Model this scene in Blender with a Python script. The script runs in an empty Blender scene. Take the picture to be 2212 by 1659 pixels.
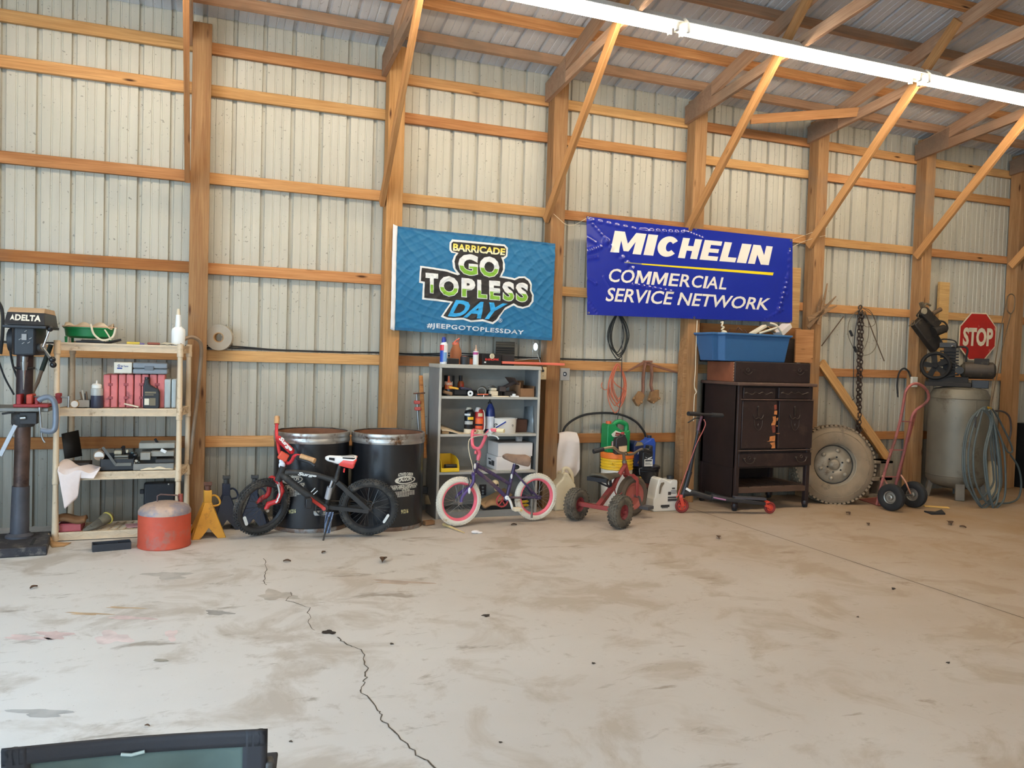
import bpy, bmesh, math, random
from mathutils import Vector, Matrix
from mathutils.geometry import tessellate_polygon
random.seed(7)
SC = bpy.context.scene
COL = SC.collection
PI = math.pi

# ------------------------------------------------------------------ camera
CAM = Vector((0.0522, -6.6802, 1.3938))
YAW, PITCH, ROLL, FPX = 0.3708, -0.0339, 0.0306, 1713.58
_f = Vector((math.sin(YAW)*math.cos(PITCH), math.cos(YAW)*math.cos(PITCH), math.sin(PITCH)))
_r = Vector((math.cos(YAW), -math.sin(YAW), 0)); _u = _r.cross(_f)
CR = _r*math.cos(ROLL)+_u*math.sin(ROLL); CU = -_r*math.sin(ROLL)+_u*math.cos(ROLL); CF = _f
cam = bpy.data.cameras.new('camera'); cam.sensor_width = 36.0; cam.lens = FPX/2212*36
cam.clip_start = 0.05; cam.clip_end = 200
camo = bpy.data.objects.new('camera', cam); COL.objects.link(camo)
mw = Matrix(((CR.x, CU.x, -CF.x, CAM.x), (CR.y, CU.y, -CF.y, CAM.y), (CR.z, CU.z, -CF.z, CAM.z), (0, 0, 0, 1)))
camo.matrix_world = mw
SC.camera = camo

# ------------------------------------------------------------------ world, daylight, exposure
wd = bpy.data.worlds.new('world'); SC.world = wd; wd.use_nodes = True
bg = wd.node_tree.nodes['Background']
bg.inputs['Color'].default_value = (0.54, 0.77, 1.0, 1); bg.inputs['Strength'].default_value = 8.5
SC.view_settings.view_transform = 'Standard'; SC.view_settings.look = 'None'
SC.view_settings.gamma = 1.0; SC.view_settings.use_curve_mapping = False
SC.view_settings.exposure = 0.06
# daylight comes in through the open overhead doors: light portals sit in the door openings
DOOR_L = (-8.8, -2.9, 0.0, 3.4)      # opening in the left wall: y0, y1, z0, z1
DOOR_F = (-2.6, -.4, 0.0, 2.4)       # opening in the front wall: x0, x1, z0, z1
def portal(name, loc, rot, sx, sy):
    l = bpy.data.lights.new(name, 'AREA'); l.shape = 'RECTANGLE'; l.size = sx; l.size_y = sy
    l.cycles.is_portal = True
    o = bpy.data.objects.new(name, l); COL.objects.link(o); o.location = loc; o.rotation_euler = rot
XL, XR, YF = -3.6, 13.5, -12.2
portal('daylight_portal', (XL-.1, (DOOR_L[0]+DOOR_L[1])/2, 1.7), (0, -PI/2, 0), 3.4, DOOR_L[1]-DOOR_L[0])
portal('daylight_portal', ((DOOR_F[0]+DOOR_F[1])/2, YF-.1, 1.2), (PI/2, 0, 0), DOOR_F[1]-DOOR_F[0], 2.4)
TUBE_EMIT = 44.0
TUBE_COL = (1.0, 0.86, 0.66)

# pixel -> point of the place (used to take sizes and positions off the photograph at a known depth)
def ray(px, py): return CF + CR*((px-1106)/FPX) - CU*((py-829.5)/FPX)
def atY(px, py, Y):
    d = ray(px, py); return CAM + d*((Y-CAM.y)/d.y)
def atZ(px, py, Z=0.0):
    d = ray(px, py); return CAM + d*((Z-CAM.z)/d.z)
def atX(px, py, X):
    d = ray(px, py); return CAM + d*((X-CAM.x)/d.x)

# ------------------------------------------------------------------ materials
def lin(c):
    def f(v):
        v /= 255.0
        return v/12.92 if v <= 0.04045 else ((v+0.055)/1.055)**2.4
    return (f(c[0]), f(c[1]), f(c[2]), 1)
_M = {}
def nodes(name):
    m = bpy.data.materials.new(name); m.use_nodes = True
    nt = m.node_tree; return m, nt, nt.nodes['Principled BSDF']
def N(nt, t, **kw):
    n = nt.nodes.new(t)
    for k, v in kw.items(): setattr(n, k, v)
    return n
def ramp(nt, fac, stops):
    r = N(nt, 'ShaderNodeValToRGB'); e = r.color_ramp.elements
    e[0].position, e[0].color = stops[0]; e[1].position, e[1].color = stops[1]
    for p, c in stops[2:]:
        x = e.new(p); x.color = c
    nt.links.new(fac, r.inputs['Fac']); return r.outputs['Color']
def mixc(nt, fac, a, b, mode='MIX'):
    m = N(nt, 'ShaderNodeMix', data_type='RGBA', blend_type=mode)
    for s, v in ((m.inputs['Factor'], fac), (m.inputs['A'], a), (m.inputs['B'], b)):
        if hasattr(v, 'links') or hasattr(v, 'is_linked'): nt.links.new(v, s)
        else: s.default_value = v
    return m.outputs['Result']
def coords(nt, scale=(1, 1, 1), kind='Object', rnd=True):
    tc = N(nt, 'ShaderNodeTexCoord'); mp = N(nt, 'ShaderNodeMapping')
    mp.inputs['Scale'].default_value = scale
    nt.links.new(tc.outputs[kind], mp.inputs['Vector'])
    if rnd:
        oi = N(nt, 'ShaderNodeObjectInfo'); ml = N(nt, 'ShaderNodeMath', operation='MULTIPLY'); ml.inputs[1].default_value = 37.0
        nt.links.new(oi.outputs['Random'], ml.inputs[0]); nt.links.new(ml.outputs[0], mp.inputs['Location'])
    return mp.outputs['Vector']
def noise(nt, vec, scale, detail=3, rough=.55, dist=0.0):
    n = N(nt, 'ShaderNodeTexNoise'); n.inputs['Scale'].default_value = scale; n.inputs['Detail'].default_value = detail
    n.inputs['Roughness'].default_value = rough; n.inputs['Distortion'].default_value = dist
    nt.links.new(vec, n.inputs['Vector']); return n.outputs['Fac']
def bump(nt, bs, fac, strength, dist=.01):
    b = N(nt, 'ShaderNodeBump'); b.inputs['Strength'].default_value = strength; b.inputs['Distance'].default_value = dist
    nt.links.new(fac, b.inputs['Height']); nt.links.new(b.outputs['Normal'], bs.inputs['Normal'])
W1 = (1, 1, 1, 1)
def mat(c, rough=.5, metal=0.0, var=.12, scale=9.0, dirt=None, dirt_amt=.0, bmp=.0, coat=0.0, spec=.5):
    """painted / plastic / metal surface with mottling, optional dirt blotches"""
    key = (c, rough, metal, var, scale, dirt, dirt_amt, bmp, coat, spec)
    if key in _M: return _M[key]
    m, nt, bs = nodes('surface_%d' % len(_M))
    col = lin(c); v = coords(nt)
    n1 = noise(nt, v, scale, 4)
    lo = tuple(max(0, x*(1-var)) for x in col[:3])+(1,); hi = tuple(min(1, x*(1+var)) for x in col[:3])+(1,)
    out = ramp(nt, n1, [(.3, lo), (.7, hi)])
    if dirt:
        n2 = noise(nt, v, scale*.7, 6, .68)
        f = ramp(nt, n2, [(.62-dirt_amt*.5, (0, 0, 0, 1)), (.72-dirt_amt*.4, W1)])
        out = mixc(nt, f, out, lin(dirt))
    nt.links.new(out, bs.inputs['Base Color'])
    bs.inputs['Roughness'].default_value = rough; bs.inputs['Metallic'].default_value = metal
    bs.inputs['Coat Weight'].default_value = coat; bs.inputs['Specular IOR Level'].default_value = spec
    if bmp: bump(nt, bs, noise(nt, v, scale*6, 4), bmp)
    _M[key] = m; return m
def wood(c1, c2, knots=True, weather=0.0, rough=.75, key=None, kcol=(70, 36, 16)):
    k = ('wood', c1, c2, knots, weather, rough)
    if k in _M: return _M[k]
    m, nt, bs = nodes('timber_%d' % len(_M))
    v = coords(nt, (1.0, 1, 1))
    vs = N(nt, 'ShaderNodeVectorMath', operation='MULTIPLY'); vs.inputs[1].default_value = (.9, 13, 13); nt.links.new(v, vs.inputs[0])
    n1 = noise(nt, vs.outputs[0], 1.7, 5, .6, .9)
    vf = N(nt, 'ShaderNodeVectorMath', operation='MULTIPLY'); vf.inputs[1].default_value = (2.2, 75, 75); nt.links.new(v, vf.inputs[0])
    n2 = noise(nt, vf.outputs[0], 1.6, 3, .6, .3)
    out = ramp(nt, n1, [(.28, lin(c1)), (.72, lin(c2))])
    d = ramp(nt, n2, [(.3, (.72, .66, .6, 1)), (.62, W1)])
    out = mixc(nt, .8, out, d, 'MULTIPLY')
    big = noise(nt, v, 1.1, 2)
    oi = N(nt, 'ShaderNodeObjectInfo')
    tone = ramp(nt, oi.outputs['Random'], [(0, (.78, .74, .70, 1)), (1, (1.1, 1.1, 1.08, 1))])
    out = mixc(nt, 1.0, out, tone, 'MULTIPLY')
    if weather:
        f = ramp(nt, noise(nt, v, 1.6, 4, .6), [(.62-weather*.35, (0, 0, 0, 1)), (.85-weather*.2, (.8, .8, .8, 1))])
        out = mixc(nt, f, out, lin((122, 108, 92)))
    if knots:
        vk = N(nt, 'ShaderNodeVectorMath', operation='MULTIPLY'); vk.inputs[1].default_value = (1.7, 7.5, 7.5); nt.links.new(v, vk.inputs[0])
        vo = N(nt, 'ShaderNodeTexVoronoi'); vo.inputs['Scale'].default_value = 1.15; nt.links.new(vk.outputs[0], vo.inputs['Vector'])
        f = ramp(nt, vo.outputs['Distance'], [(.045, W1), (.12, (0, 0, 0, 1))])
        out = mixc(nt, f, out, lin(kcol))
    nt.links.new(out, bs.inputs['Base Color']); bs.inputs['Roughness'].default_value = rough
    bs.inputs['Specular IOR Level'].default_value = .25
    bump(nt, bs, n2, .25, .004)
    _M[k] = m; return m
def glow(c, s):
    m, nt, bs = nodes('lamp_glow'); bs.inputs['Base Color'].default_value = (.8, .8, .8, 1)
    bs.inputs['Emission Color'].default_value = c+(1,); bs.inputs['Emission Strength'].default_value = s
    return m
def clear(c, rough=.25, trans=.85):
    k = ('clear', c, rough, trans)
    if k in _M: return _M[k]
    m, nt, bs = nodes('translucent_%d' % len(_M)); bs.inputs['Base Color'].default_value = lin(c)
    bs.inputs['Roughness'].default_value = rough; bs.inputs['Transmission Weight'].default_value = trans; bs.inputs['IOR'].default_value = 1.15
    _M[k] = m; return m

# ------------------------------------------------------------------ mesh building
WORLD = {}            # object name -> world matrix of its frame
def frame_of(o): return WORLD.get(o.name, Matrix())
def V(*a): return Vector(a[0]) if len(a) == 1 else Vector(a)
def axes(d):
    d = V(d).normalized(); a = Vector((0, 0, 1)) if abs(d.z) < .9 else Vector((1, 0, 0))
    x = a.cross(d).normalized(); return x, d.cross(x).normalized(), d
def smooth_path(pts, n=6, closed=False):
    P = [V(p) for p in pts]; out = []; L = len(P)
    rng = range(L if closed else L-1)
    for i in rng:
        p1, p2 = P[i], P[(i+1) % L]
        p0 = P[i-1] if (i > 0 or closed) else p1*2-p2
        p3 = P[(i+2) % L] if (i+2 < L or closed) else p2*2-p1
        for k in range(n):
            t = k/n
            out.append(.5*((2*p1)+(p2-p0)*t+(2*p0-5*p1+4*p2-p3)*t*t+(3*p1-p0-3*p2+p3)*t*t*t))
    if not closed: out.append(P[-1])
    return out
class MB:
    """collects shapes; build() links them as ONE mesh object"""
    def __init__(s, local=False, tf=None): s.v = []; s.f = []; s.m = []; s.mi = 0; s.local = local; s.tf = tf
    def add(s, vs, fs):
        b = len(s.v)
        for p in vs: s.v.append(s.tf @ V(p) if s.tf else V(p))
        for f in fs: s.f.append([b+i for i in f]); s.m.append(s.mi)
        return s
    def box(s, c, d, rot=None, taper=1.0):
        c = V(c); x, y, z = d[0]/2, d[1]/2, d[2]/2
        R = rot if rot is not None else Matrix.Identity(3)
        vs = [c+R @ Vector((i*x*(taper if k > 0 else 1), j*y*(taper if k > 0 else 1), k*z)) for k in (-1, 1) for j in (-1, 1) for i in (-1, 1)]
        return s.add(vs, [(0, 2, 3, 1), (4, 5, 7, 6), (0, 1, 5, 4), (2, 6, 7, 3), (0, 4, 6, 2), (1, 3, 7, 5)])
    def span(s, a, b):
        a, b = V(a), V(b); return s.box((a+b)/2, [abs(b[i]-a[i]) for i in range(3)])
    def bar(s, p0, p1, w, t, up=(0, 0, 1), w1=None):
        """rectangular bar: w across (perpendicular to up), t along up"""
        p0, p1 = V(p0), V(p1); d = (p1-p0).normalized(); u = V(up); u = (u-d*u.dot(d)).normalized(); x = u.cross(d)
        w1 = w if w1 is None else w1
        vs = [p+x*(i*ww/2)+u*(j*t/2) for p, ww in ((p0, w), (p1, w1)) for j in (-1, 1) for i in (-1, 1)]
        return s.add(vs, [(0, 2, 3, 1), (4, 5, 7, 6), (0, 1, 5, 4), (2, 6, 7, 3), (0, 4, 6, 2), (1, 3, 7, 5)])
    def cyl(s, p0, p1, r0, r1=None, n=20, caps=True):
        r1 = r0 if r1 is None else r1; p0, p1 = V(p0), V(p1); x, y, d = axes(p1-p0)
        vs = [p+(x*math.cos(a)+y*math.sin(a))*r for p, r in ((p0, r0), (p1, r1)) for a in [2*PI*i/n for i in range(n)]]
        fs = [(i, (i+1) % n, n+(i+1) % n, n+i) for i in range(n)]
        if caps: fs += [tuple(range(n))[::-1], tuple(range(n, 2*n))]
        return s.add(vs, fs)
    def lathe(s, prof, o=(0, 0, 0), ax=(0, 0, 1), n=28, sx=1.0, sy=1.0, xd=None):
        """prof: (r, h) pairs, from the axis or open"""
        o = V(o); x, y, d = axes(ax)
        if xd is not None: x = V(xd).normalized(); y = d.cross(x)
        vs, fs, rows = [], [], []
        for r, h in prof:
            if r < 1e-6: rows.append([len(vs)]); vs.append(o+d*h)
            else:
                rows.append(list(range(len(vs), len(vs)+n)))
                vs += [o+d*h+(x*math.cos(2*PI*i/n)*sx+y*math.sin(2*PI*i/n)*sy)*r for i in range(n)]
        for a, b in zip(rows, rows[1:]):
            if len(a) == 1 and len(b) == 1: continue
            for i in range(n):
                j = (i+1) % n
                if len(a) == 1: fs.append((a[0], b[j], b[i]))
                elif len(b) == 1: fs.append((a[i], a[j], b[0]))
                else: fs.append((a[i], a[j], b[j], b[i]))
        return s.add(vs, fs)
    def tube(s, pts, r, n=10, sm=0, closed=False, caps=True, flat=1.0, r1=None):
        P = smooth_path(pts, sm, closed) if sm else [V(p) for p in pts]
        L = len(P); vs = []; ref = None
        for i, p in enumerate(P):
            a = P[i-1] if (i > 0 or closed) else P[i]; b = P[(i+1) % L] if (i < L-1 or closed) else P[i]
            d = (b-a)
            d = d.normalized() if d.length > 1e-9 else Vector((0, 0, 1))
            if ref is None: x, y, _ = axes(d)
            else:
                x = ref-d*ref.dot(d)
                x = x.normalized() if x.length > 1e-6 else axes(d)[0]
                y = d.cross(x)
            ref = x
            rr = r[i] if isinstance(r, (list, tuple)) and len(r) == L else (r if r1 is None else r+(r1-r)*i/(L-1))
            vs += [p+(x*math.cos(2*PI*k/n)+y*math.sin(2*PI*k/n)*flat)*rr for k in range(n)]
        fs = []
        for i in range(L if closed else L-1):
            j = (i+1) % L
            fs += [(i*n+k, i*n+(k+1) % n, j*n+(k+1) % n, j*n+k) for k in range(n)]
        if caps and not closed: fs += [tuple(range(n))[::-1], tuple(range((L-1)*n, L*n))]
        return s.add(vs, fs)
    def torus(s, c, ax, R, r, n=40, k=10, sq=1.0, xd=None):
        c = V(c); x, y, d = axes(ax)
        if xd is not None: x = V(xd).normalized(); y = d.cross(x)
        vs = []; fs = []
        for i in range(n):
            e = x*math.cos(2*PI*i/n)+y*math.sin(2*PI*i/n)
            vs += [c+e*(R+r*math.cos(2*PI*j/k))+d*(r*sq*math.sin(2*PI*j/k)) for j in range(k)]
        for i in range(n):
            for j in range(k):
                a = i*k+j; b = i*k+(j+1) % k; cc = ((i+1) % n)*k+(j+1) % k; dd = ((i+1) % n)*k+j
                fs.append((a, dd, cc, b))
        return s.add(vs, fs)
    def ball(s, c, r, n=16, m=10):
        c = V(c); rx, ry, rz = r if isinstance(r, (tuple, list)) else (r, r, r)
        b = MB(); b.lathe([(math.sin(PI*i/m), -math.cos(PI*i/m)) if 0 < i < m else (0, -1 if i == 0 else 1) for i in range(m+1)], n=n)
        return s.add([c+Vector((p.x*rx, p.y*ry, p.z*rz)) for p in b.v], b.f)
    def prism(s, poly, h, O=(0, 0, 0), X=(1, 0, 0), Z=(0, 0, 1)):
        """2-D polygon (u, v) in the plane X, Z at O, extruded by h along the plane's normal (X x Z); h may be 0"""
        O, X, Z = V(O), V(X), V(Z); nn = X.cross(Z).normalized(); n = len(poly)
        P = [O+X*u+Z*v for u, v in poly]
        tri = tessellate_polygon([[Vector((u, v, 0)) for u, v in poly]])
        if h == 0: return s.add(P, [tuple(t) for t in tri])
        vs = P+[p+nn*h for p in P]
        fs = [tuple(t) for t in tri]+[tuple(n+i for i in reversed(t)) for t in tri]+[(i, (i+1) % n, n+(i+1) % n, n+i) for i in range(n)]
        return s.add(vs, fs)
    def sheet(s, fn, nu, nv, closed_u=False):
        vs = [fn(i/(nu if closed_u else nu), j/nv) for j in range(nv+1) for i in range(nu if closed_u else nu+1)]
        w = nu if closed_u else nu+1; fs = []
        for j in range(nv):
            for i in range(nu):
                a = j*w+i; b = j*w+(i+1) % w
                fs.append((a, b, b+w, a+w))
        return s.add(vs, fs)
    def build(s, name, m, parent=None, bev=0.0, ang=38, thick=0.0, seg=2, flat=False, sub=0):
        me = bpy.data.meshes.new(name)
        if parent is not None and not s.local:
            inv = frame_of(parent).inverted(); vs = [inv @ p for p in s.v]; off = None
        elif parent is None and not s.local:
            xs = [p.x for p in s.v]; ys = [p.y for p in s.v]; zs = [p.z for p in s.v]
            off = Vector(((min(xs)+max(xs))/2, (min(ys)+max(ys))/2, min(zs))); vs = [p-off for p in s.v]
        else: vs = s.v; off = None
        me.from_pydata([tuple(p) for p in vs], [], s.f)
        ms = m if isinstance(m, (list, tuple)) else [m]
        for x in ms: me.materials.append(x)
        if len(ms) > 1: me.polygons.foreach_set('material_index', s.m)
        bm = bmesh.new(); bm.from_mesh(me)
        bmesh.ops.recalc_face_normals(bm, faces=bm.faces[:]); bm.to_mesh(me); bm.free()
        if not flat:
            me.polygons.foreach_set('use_smooth', [True]*len(me.polygons)); me.set_sharp_from_angle(angle=math.radians(ang))
        me.update()
        o = bpy.data.objects.new(name, me); COL.objects.link(o)
        if off is not None: o.location = off
        if parent is not None:
            o.parent = parent; WORLD[o.name] = frame_of(parent)
        elif off is not None: WORLD[o.name] = Matrix.Translation(off)
        if thick:
            md = o.modifiers.new('thickness', 'SOLIDIFY'); md.thickness = thick; md.offset = 0
        if bev:
            md = o.modifiers.new('edges', 'BEVEL'); md.width = bev; md.segments = seg; md.limit_method = 'ANGLE'; md.angle_limit = math.radians(40)
        if sub:
            md = o.modifiers.new('smooth', 'SUBSURF'); md.levels = sub; md.render_levels = sub
        return o
def tag(o, label=None, cat=None, group=None, kind=None):
    for k, v in (('label', label), ('category', cat), ('group', group), ('kind', kind)):
        if v: o[k] = v
    return o
def thing(name, label, cat, loc=(0, 0, 0), rz=0.0, group=None, rot=None):
    o = bpy.data.objects.new(name, None); COL.objects.link(o); o.empty_display_size = .1
    mtx = Matrix.Translation(V(loc)) @ (rot.to_4x4() if rot is not None else Matrix.Rotation(rz, 4, 'Z'))
    o.matrix_world = mtx; WORLD[o.name] = mtx
    return tag(o, label, cat, group)
def lathe_prof_rounded(r, h, e=.008):
    return [(0, 0), (r-e, 0), (r, e), (r, h-e), (r-e, h), (0, h)]
def board(name, p0, p1, w, t, up, m, parent=None, kind=None, bev=.003, ext=0.0):
    """a timber with its own frame (local x runs along the grain): w across, t along up"""
    p0, p1 = V(p0), V(p1); d = (p1-p0).normalized(); u = V(up); u = (u-d*u.dot(d)).normalized(); y = u.cross(d)
    L = (p1-p0).length; b = MB(local=True); b.box((L/2, 0, 0), (L, w, t))
    o = b.build(name, m, bev=bev, seg=1)
    M4 = Matrix(((d.x, y.x, u.x, p0.x), (d.y, y.y, u.y, p0.y), (d.z, y.z, u.z, p0.z), (0, 0, 0, 1)))
    if parent is not None:
        o.parent = parent; o.matrix_local = frame_of(parent).inverted() @ M4
    else: o.matrix_world = M4
    WORLD[o.name] = M4
    if kind: o['kind'] = kind
    return o
# lettering: outlines of the built-in typeface turned into mesh and fitted into a rectangle (u 0..1, v 0..1)
_T = {}
def glyphs(s, bold=0.0, shear=0.0, space=1.0):
    k = (s, bold, shear, space)
    if k in _T: return _T[k]
    cu = bpy.data.curves.new('lettering', 'FONT'); cu.body = s; cu.size = 1; cu.offset = bold; cu.shear = shear; cu.space_character = space
    cu.resolution_u = 3
    o = bpy.data.objects.new('lettering', cu); COL.objects.link(o)
    dg = bpy.context.evaluated_depsgraph_get()
    me = bpy.data.meshes.new_from_object(o.evaluated_get(dg), depsgraph=dg)
    COL.objects.unlink(o); bpy.data.objects.remove(o); bpy.data.curves.remove(cu)
    vs = [v.co.copy() for v in me.vertices]; fs = [tuple(p.vertices) for p in me.polygons]; bpy.data.meshes.remove(me)
    x0 = min(v.x for v in vs); x1 = max(v.x for v in vs); y0 = min(v.y for v in vs); y1 = max(v.y for v in vs)
    vs = [((v.x-x0)/(x1-x0), (v.y-y0)/(y1-y0)) for v in vs]
    _T[k] = (vs, fs); return _T[k]
def cut_grid(vs, fs, step):
    """split a flat 2-D mesh along a grid, so that it can follow a curved surface"""
    bm = bmesh.new(); bv = [bm.verts.new((x, y, 0)) for x, y in vs]
    for f in fs:
        try: bm.faces.new([bv[i] for i in f])
        except ValueError: pass
    for ax in (0, 1):
        lo = min(v.co[ax] for v in bm.verts); hi = max(v.co[ax] for v in bm.verts); c = (math.floor(lo/step)+1)*step
        while c < hi:
            no = [0, 0, 0]; no[ax] = 1; co = [0, 0, 0]; co[ax] = c
            bmesh.ops.bisect_plane(bm, geom=bm.verts[:]+bm.edges[:]+bm.faces[:], plane_co=co, plane_no=no); c += step
    bm.verts.index_update()
    out = ([tuple(v.co[:2]) for v in bm.verts], [tuple(v.index for v in f.verts) for f in bm.faces]); bm.free(); return out
def text_on(mb, s, quad, out, bold=0.0, shear=0.0, space=1.0, half=None):
    """letters on the plane quad TL, TR, BR, BL (world), pushed out by vector out; half=(lo, hi) keeps only that band of v"""
    vs, fs = glyphs(s, bold, shear, space); TL, TR, BR, BL = [V(q) for q in quad]; out = V(out)
    mb.add([BL*(1-u)*(1-w)+BR*u*(1-w)+TR*u*w+TL*(1-u)*w+out for u, w in vs], fs)
    return mb
# ------------------------------------------------------------------ the building
S = 1.524
WP = .14          # inner face of the girts
WY = .178         # inner face of the wall sheet
EAVE, PITCHR = 3.99, .265
def roofz(y, off=0.0): return EAVE+PITCHR*(WY-y)+off
def sheet_metal(c, along=2):
    k = ('sheet', c, along)
    if k in _M: return _M[k]
    m, nt, bs = nodes('sheet_steel_%d' % len(_M)); v = coords(nt, rnd=False)
    sc = [9.0, 9.0, 9.0]; sc[along] = .55
    vs = N(nt, 'ShaderNodeVectorMath', operation='MULTIPLY'); vs.inputs[1].default_value = sc; nt.links.new(v, vs.inputs[0])
    n1 = noise(nt, vs.outputs[0], 1.6, 5, .62)
    n2 = noise(nt, v, 1.3, 4, .6); n3 = noise(nt, v, 46.0, 2, .5)
    col = lin(c)
    out = ramp(nt, n1, [(.30, tuple(x*.86 for x in col[:3])+(1,)), (.66, col)])
    out = mixc(nt, ramp(nt, n2, [(.35, (.0, .0, .0, 1)), (.75, (.55, .55, .55, 1))]), out, tuple(x*y for x, y in zip(col[:3], (.87, .84, .78)))+(1,))
    out = mixc(nt, ramp(nt, n3, [(.26, (.6, .6, .6, 1)), (.31, (0, 0, 0, 1))]), out, lin((74, 66, 54)))
    if along == 2:      # shade of girt and clutter painted in with grime along the foot, ragged upper edge
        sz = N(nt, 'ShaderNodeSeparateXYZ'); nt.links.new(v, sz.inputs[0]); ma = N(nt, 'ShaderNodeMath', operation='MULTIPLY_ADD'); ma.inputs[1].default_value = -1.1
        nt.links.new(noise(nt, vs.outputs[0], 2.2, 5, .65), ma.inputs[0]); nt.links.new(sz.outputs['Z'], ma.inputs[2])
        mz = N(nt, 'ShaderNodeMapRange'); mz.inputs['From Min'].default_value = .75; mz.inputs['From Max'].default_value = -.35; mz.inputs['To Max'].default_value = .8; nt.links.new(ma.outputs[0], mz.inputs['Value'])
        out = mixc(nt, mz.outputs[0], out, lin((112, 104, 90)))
    nt.links.new(out, bs.inputs['Base Color']); bs.inputs['Roughness'].default_value = .42; bs.inputs['Specular IOR Level'].default_value = .45
    _M[k] = m; return m
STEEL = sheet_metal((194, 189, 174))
ROOFST = sheet_metal((216, 216, 218), 1)
PITCHRIB = .2286
def rib_profile(x0, x1):
    """(x, depth) of ribbed sheet seen from inside: wide grooves every 9 in, two shallow ones between"""
    out = []; k = math.floor(x0/PITCHRIB)
    while k*PITCHRIB < x1:
        b = k*PITCHRIB
        for dx, dy in ((0, 0), (.007, .026), (.031, .026), (.038, 0), (.096, 0), (.099, .005), (.108, .005), (.111, 0), (.158, 0), (.161, .005), (.170, .005), (.173, 0)):
            if x0 <= b+dx <= x1: out.append((b+dx, dy))
        k += 1
    return [(x0, 0)]+out+[(x1, 0)]
def ribbed(name, P, m, hole=None):
    """P(x, depth, t): t 0 and 1 are the sheet's two ends"""
    pr = rib_profile(XL, XR); b = MB()
    b.sheet(lambda u, w: P(*pr[round(u*(len(pr)-1))], w), len(pr)-1, 1)
    if hole:            # a knocked-out oval through one flat of the sheet: daylight shows in it
        xs = [p[0] for p in pr]; cx, cz, rx, rz = hole; i = max(k for k, x in enumerate(xs) if x < cx-rx); xa, xb = xs[i], xs[i+1]; n = 24
        b.f.pop(i); b.m.pop(i)
        z0, z1, zt = cz-rz*1.4, cz+rz*1.4, P(xa, 0, 1).z; zb = P(xa, 0, 0).z
        for lo, hi in ((zb, z0), (z1, zt)): b.add([(xa, WY, lo), (xb, WY, lo), (xb, WY, hi), (xa, WY, hi)], [(0, 1, 2, 3)])
        ins = [(cx+rx*math.cos(2*PI*k/n), WY, cz+rz*math.sin(2*PI*k/n)) for k in range(n)]; out = []
        for k in range(n):
            c, s_ = math.cos(2*PI*k/n+1e-4), math.sin(2*PI*k/n+1e-4); t = min(((xb-cx) if c > 0 else (cx-xa))/abs(c), ((z1-cz) if s_ > 0 else (cz-z0))/abs(s_)); out.append((cx+c*t, WY, cz+s_*t))
        b.add(ins+out, [(k, (k+1) % n, n+(k+1) % n, n+k) for k in range(n)])
    o = b.build(name, m, ang=10); o['kind'] = 'structure'; return o
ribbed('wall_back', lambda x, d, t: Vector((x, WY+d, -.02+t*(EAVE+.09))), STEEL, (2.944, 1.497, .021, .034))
RIDGE = -6.0
ribbed('ceiling', lambda x, d, t: Vector((x, WY+.3-t*(WY+.3-RIDGE), roofz(WY+.3-t*(WY+.3-RIDGE), .03+d))), ROOFST)
b = MB(); b.span((XL, YF-.2, 0), (XR, YF-.2, 0)); z0, zr = roofz(RIDGE), roofz(WY)
b.add([(XL, RIDGE, zr+PITCHR*(WY-RIDGE)+.03), (XR, RIDGE, zr+PITCHR*(WY-RIDGE)+.03), (XR, YF-.3, zr), (XL, YF-.3, zr)], [(0, 1, 2, 3)])
b.v = b.v[8:]; b.f = [(0, 1, 2, 3)]; b.m = [0]
tag(b.build('ceiling_2', ROOFST), kind='structure')
def wall_with_hole(name, axis, c, a0, a1, hole, top, sgn):
    """plain sheet wall at axis=c from a0 to a1 with one door opening; top(a) is its height there; sgn puts its thickness outside"""
    b = MB(); h0, h1, _, hz = hole
    def quad(s0, s1, zlo, zhi0, zhi1):
        n = 6
        for i in range(n):
            p, q = s0+(s1-s0)*i/n, s0+(s1-s0)*(i+1)/n
            for zl in [zlo]:
                pts = [(p, zl), (q, zl), (q, top(q)), (p, top(p))]
                P = [(Vector((c, s, z)) if axis == 0 else Vector((s, c, z))) for s, z in pts]
                Q = [p_+(Vector((sgn*.06, 0, 0)) if axis == 0 else Vector((0, sgn*.06, 0))) for p_ in P]
                b.add(P+Q, [(0, 1, 2, 3), (4, 7, 6, 5), (0, 4, 5, 1), (2, 6, 7, 3), (0, 3, 7, 4), (1, 5, 6, 2)])
    quad(a0, h0, 0, 0, 0); quad(h1, a1, 0, 0, 0); quad(h0, h1, hz, 0, 0)
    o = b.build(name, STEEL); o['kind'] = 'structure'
gable = lambda y: roofz(max(y, 2*RIDGE-y)) + .02
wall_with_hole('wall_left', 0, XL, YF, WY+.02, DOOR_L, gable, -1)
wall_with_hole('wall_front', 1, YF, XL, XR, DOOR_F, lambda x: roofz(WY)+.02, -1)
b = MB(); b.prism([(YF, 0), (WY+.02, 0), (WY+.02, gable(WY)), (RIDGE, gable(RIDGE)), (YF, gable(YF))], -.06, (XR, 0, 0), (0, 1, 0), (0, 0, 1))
tag(b.build('wall_right', STEEL), kind='structure')

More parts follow.
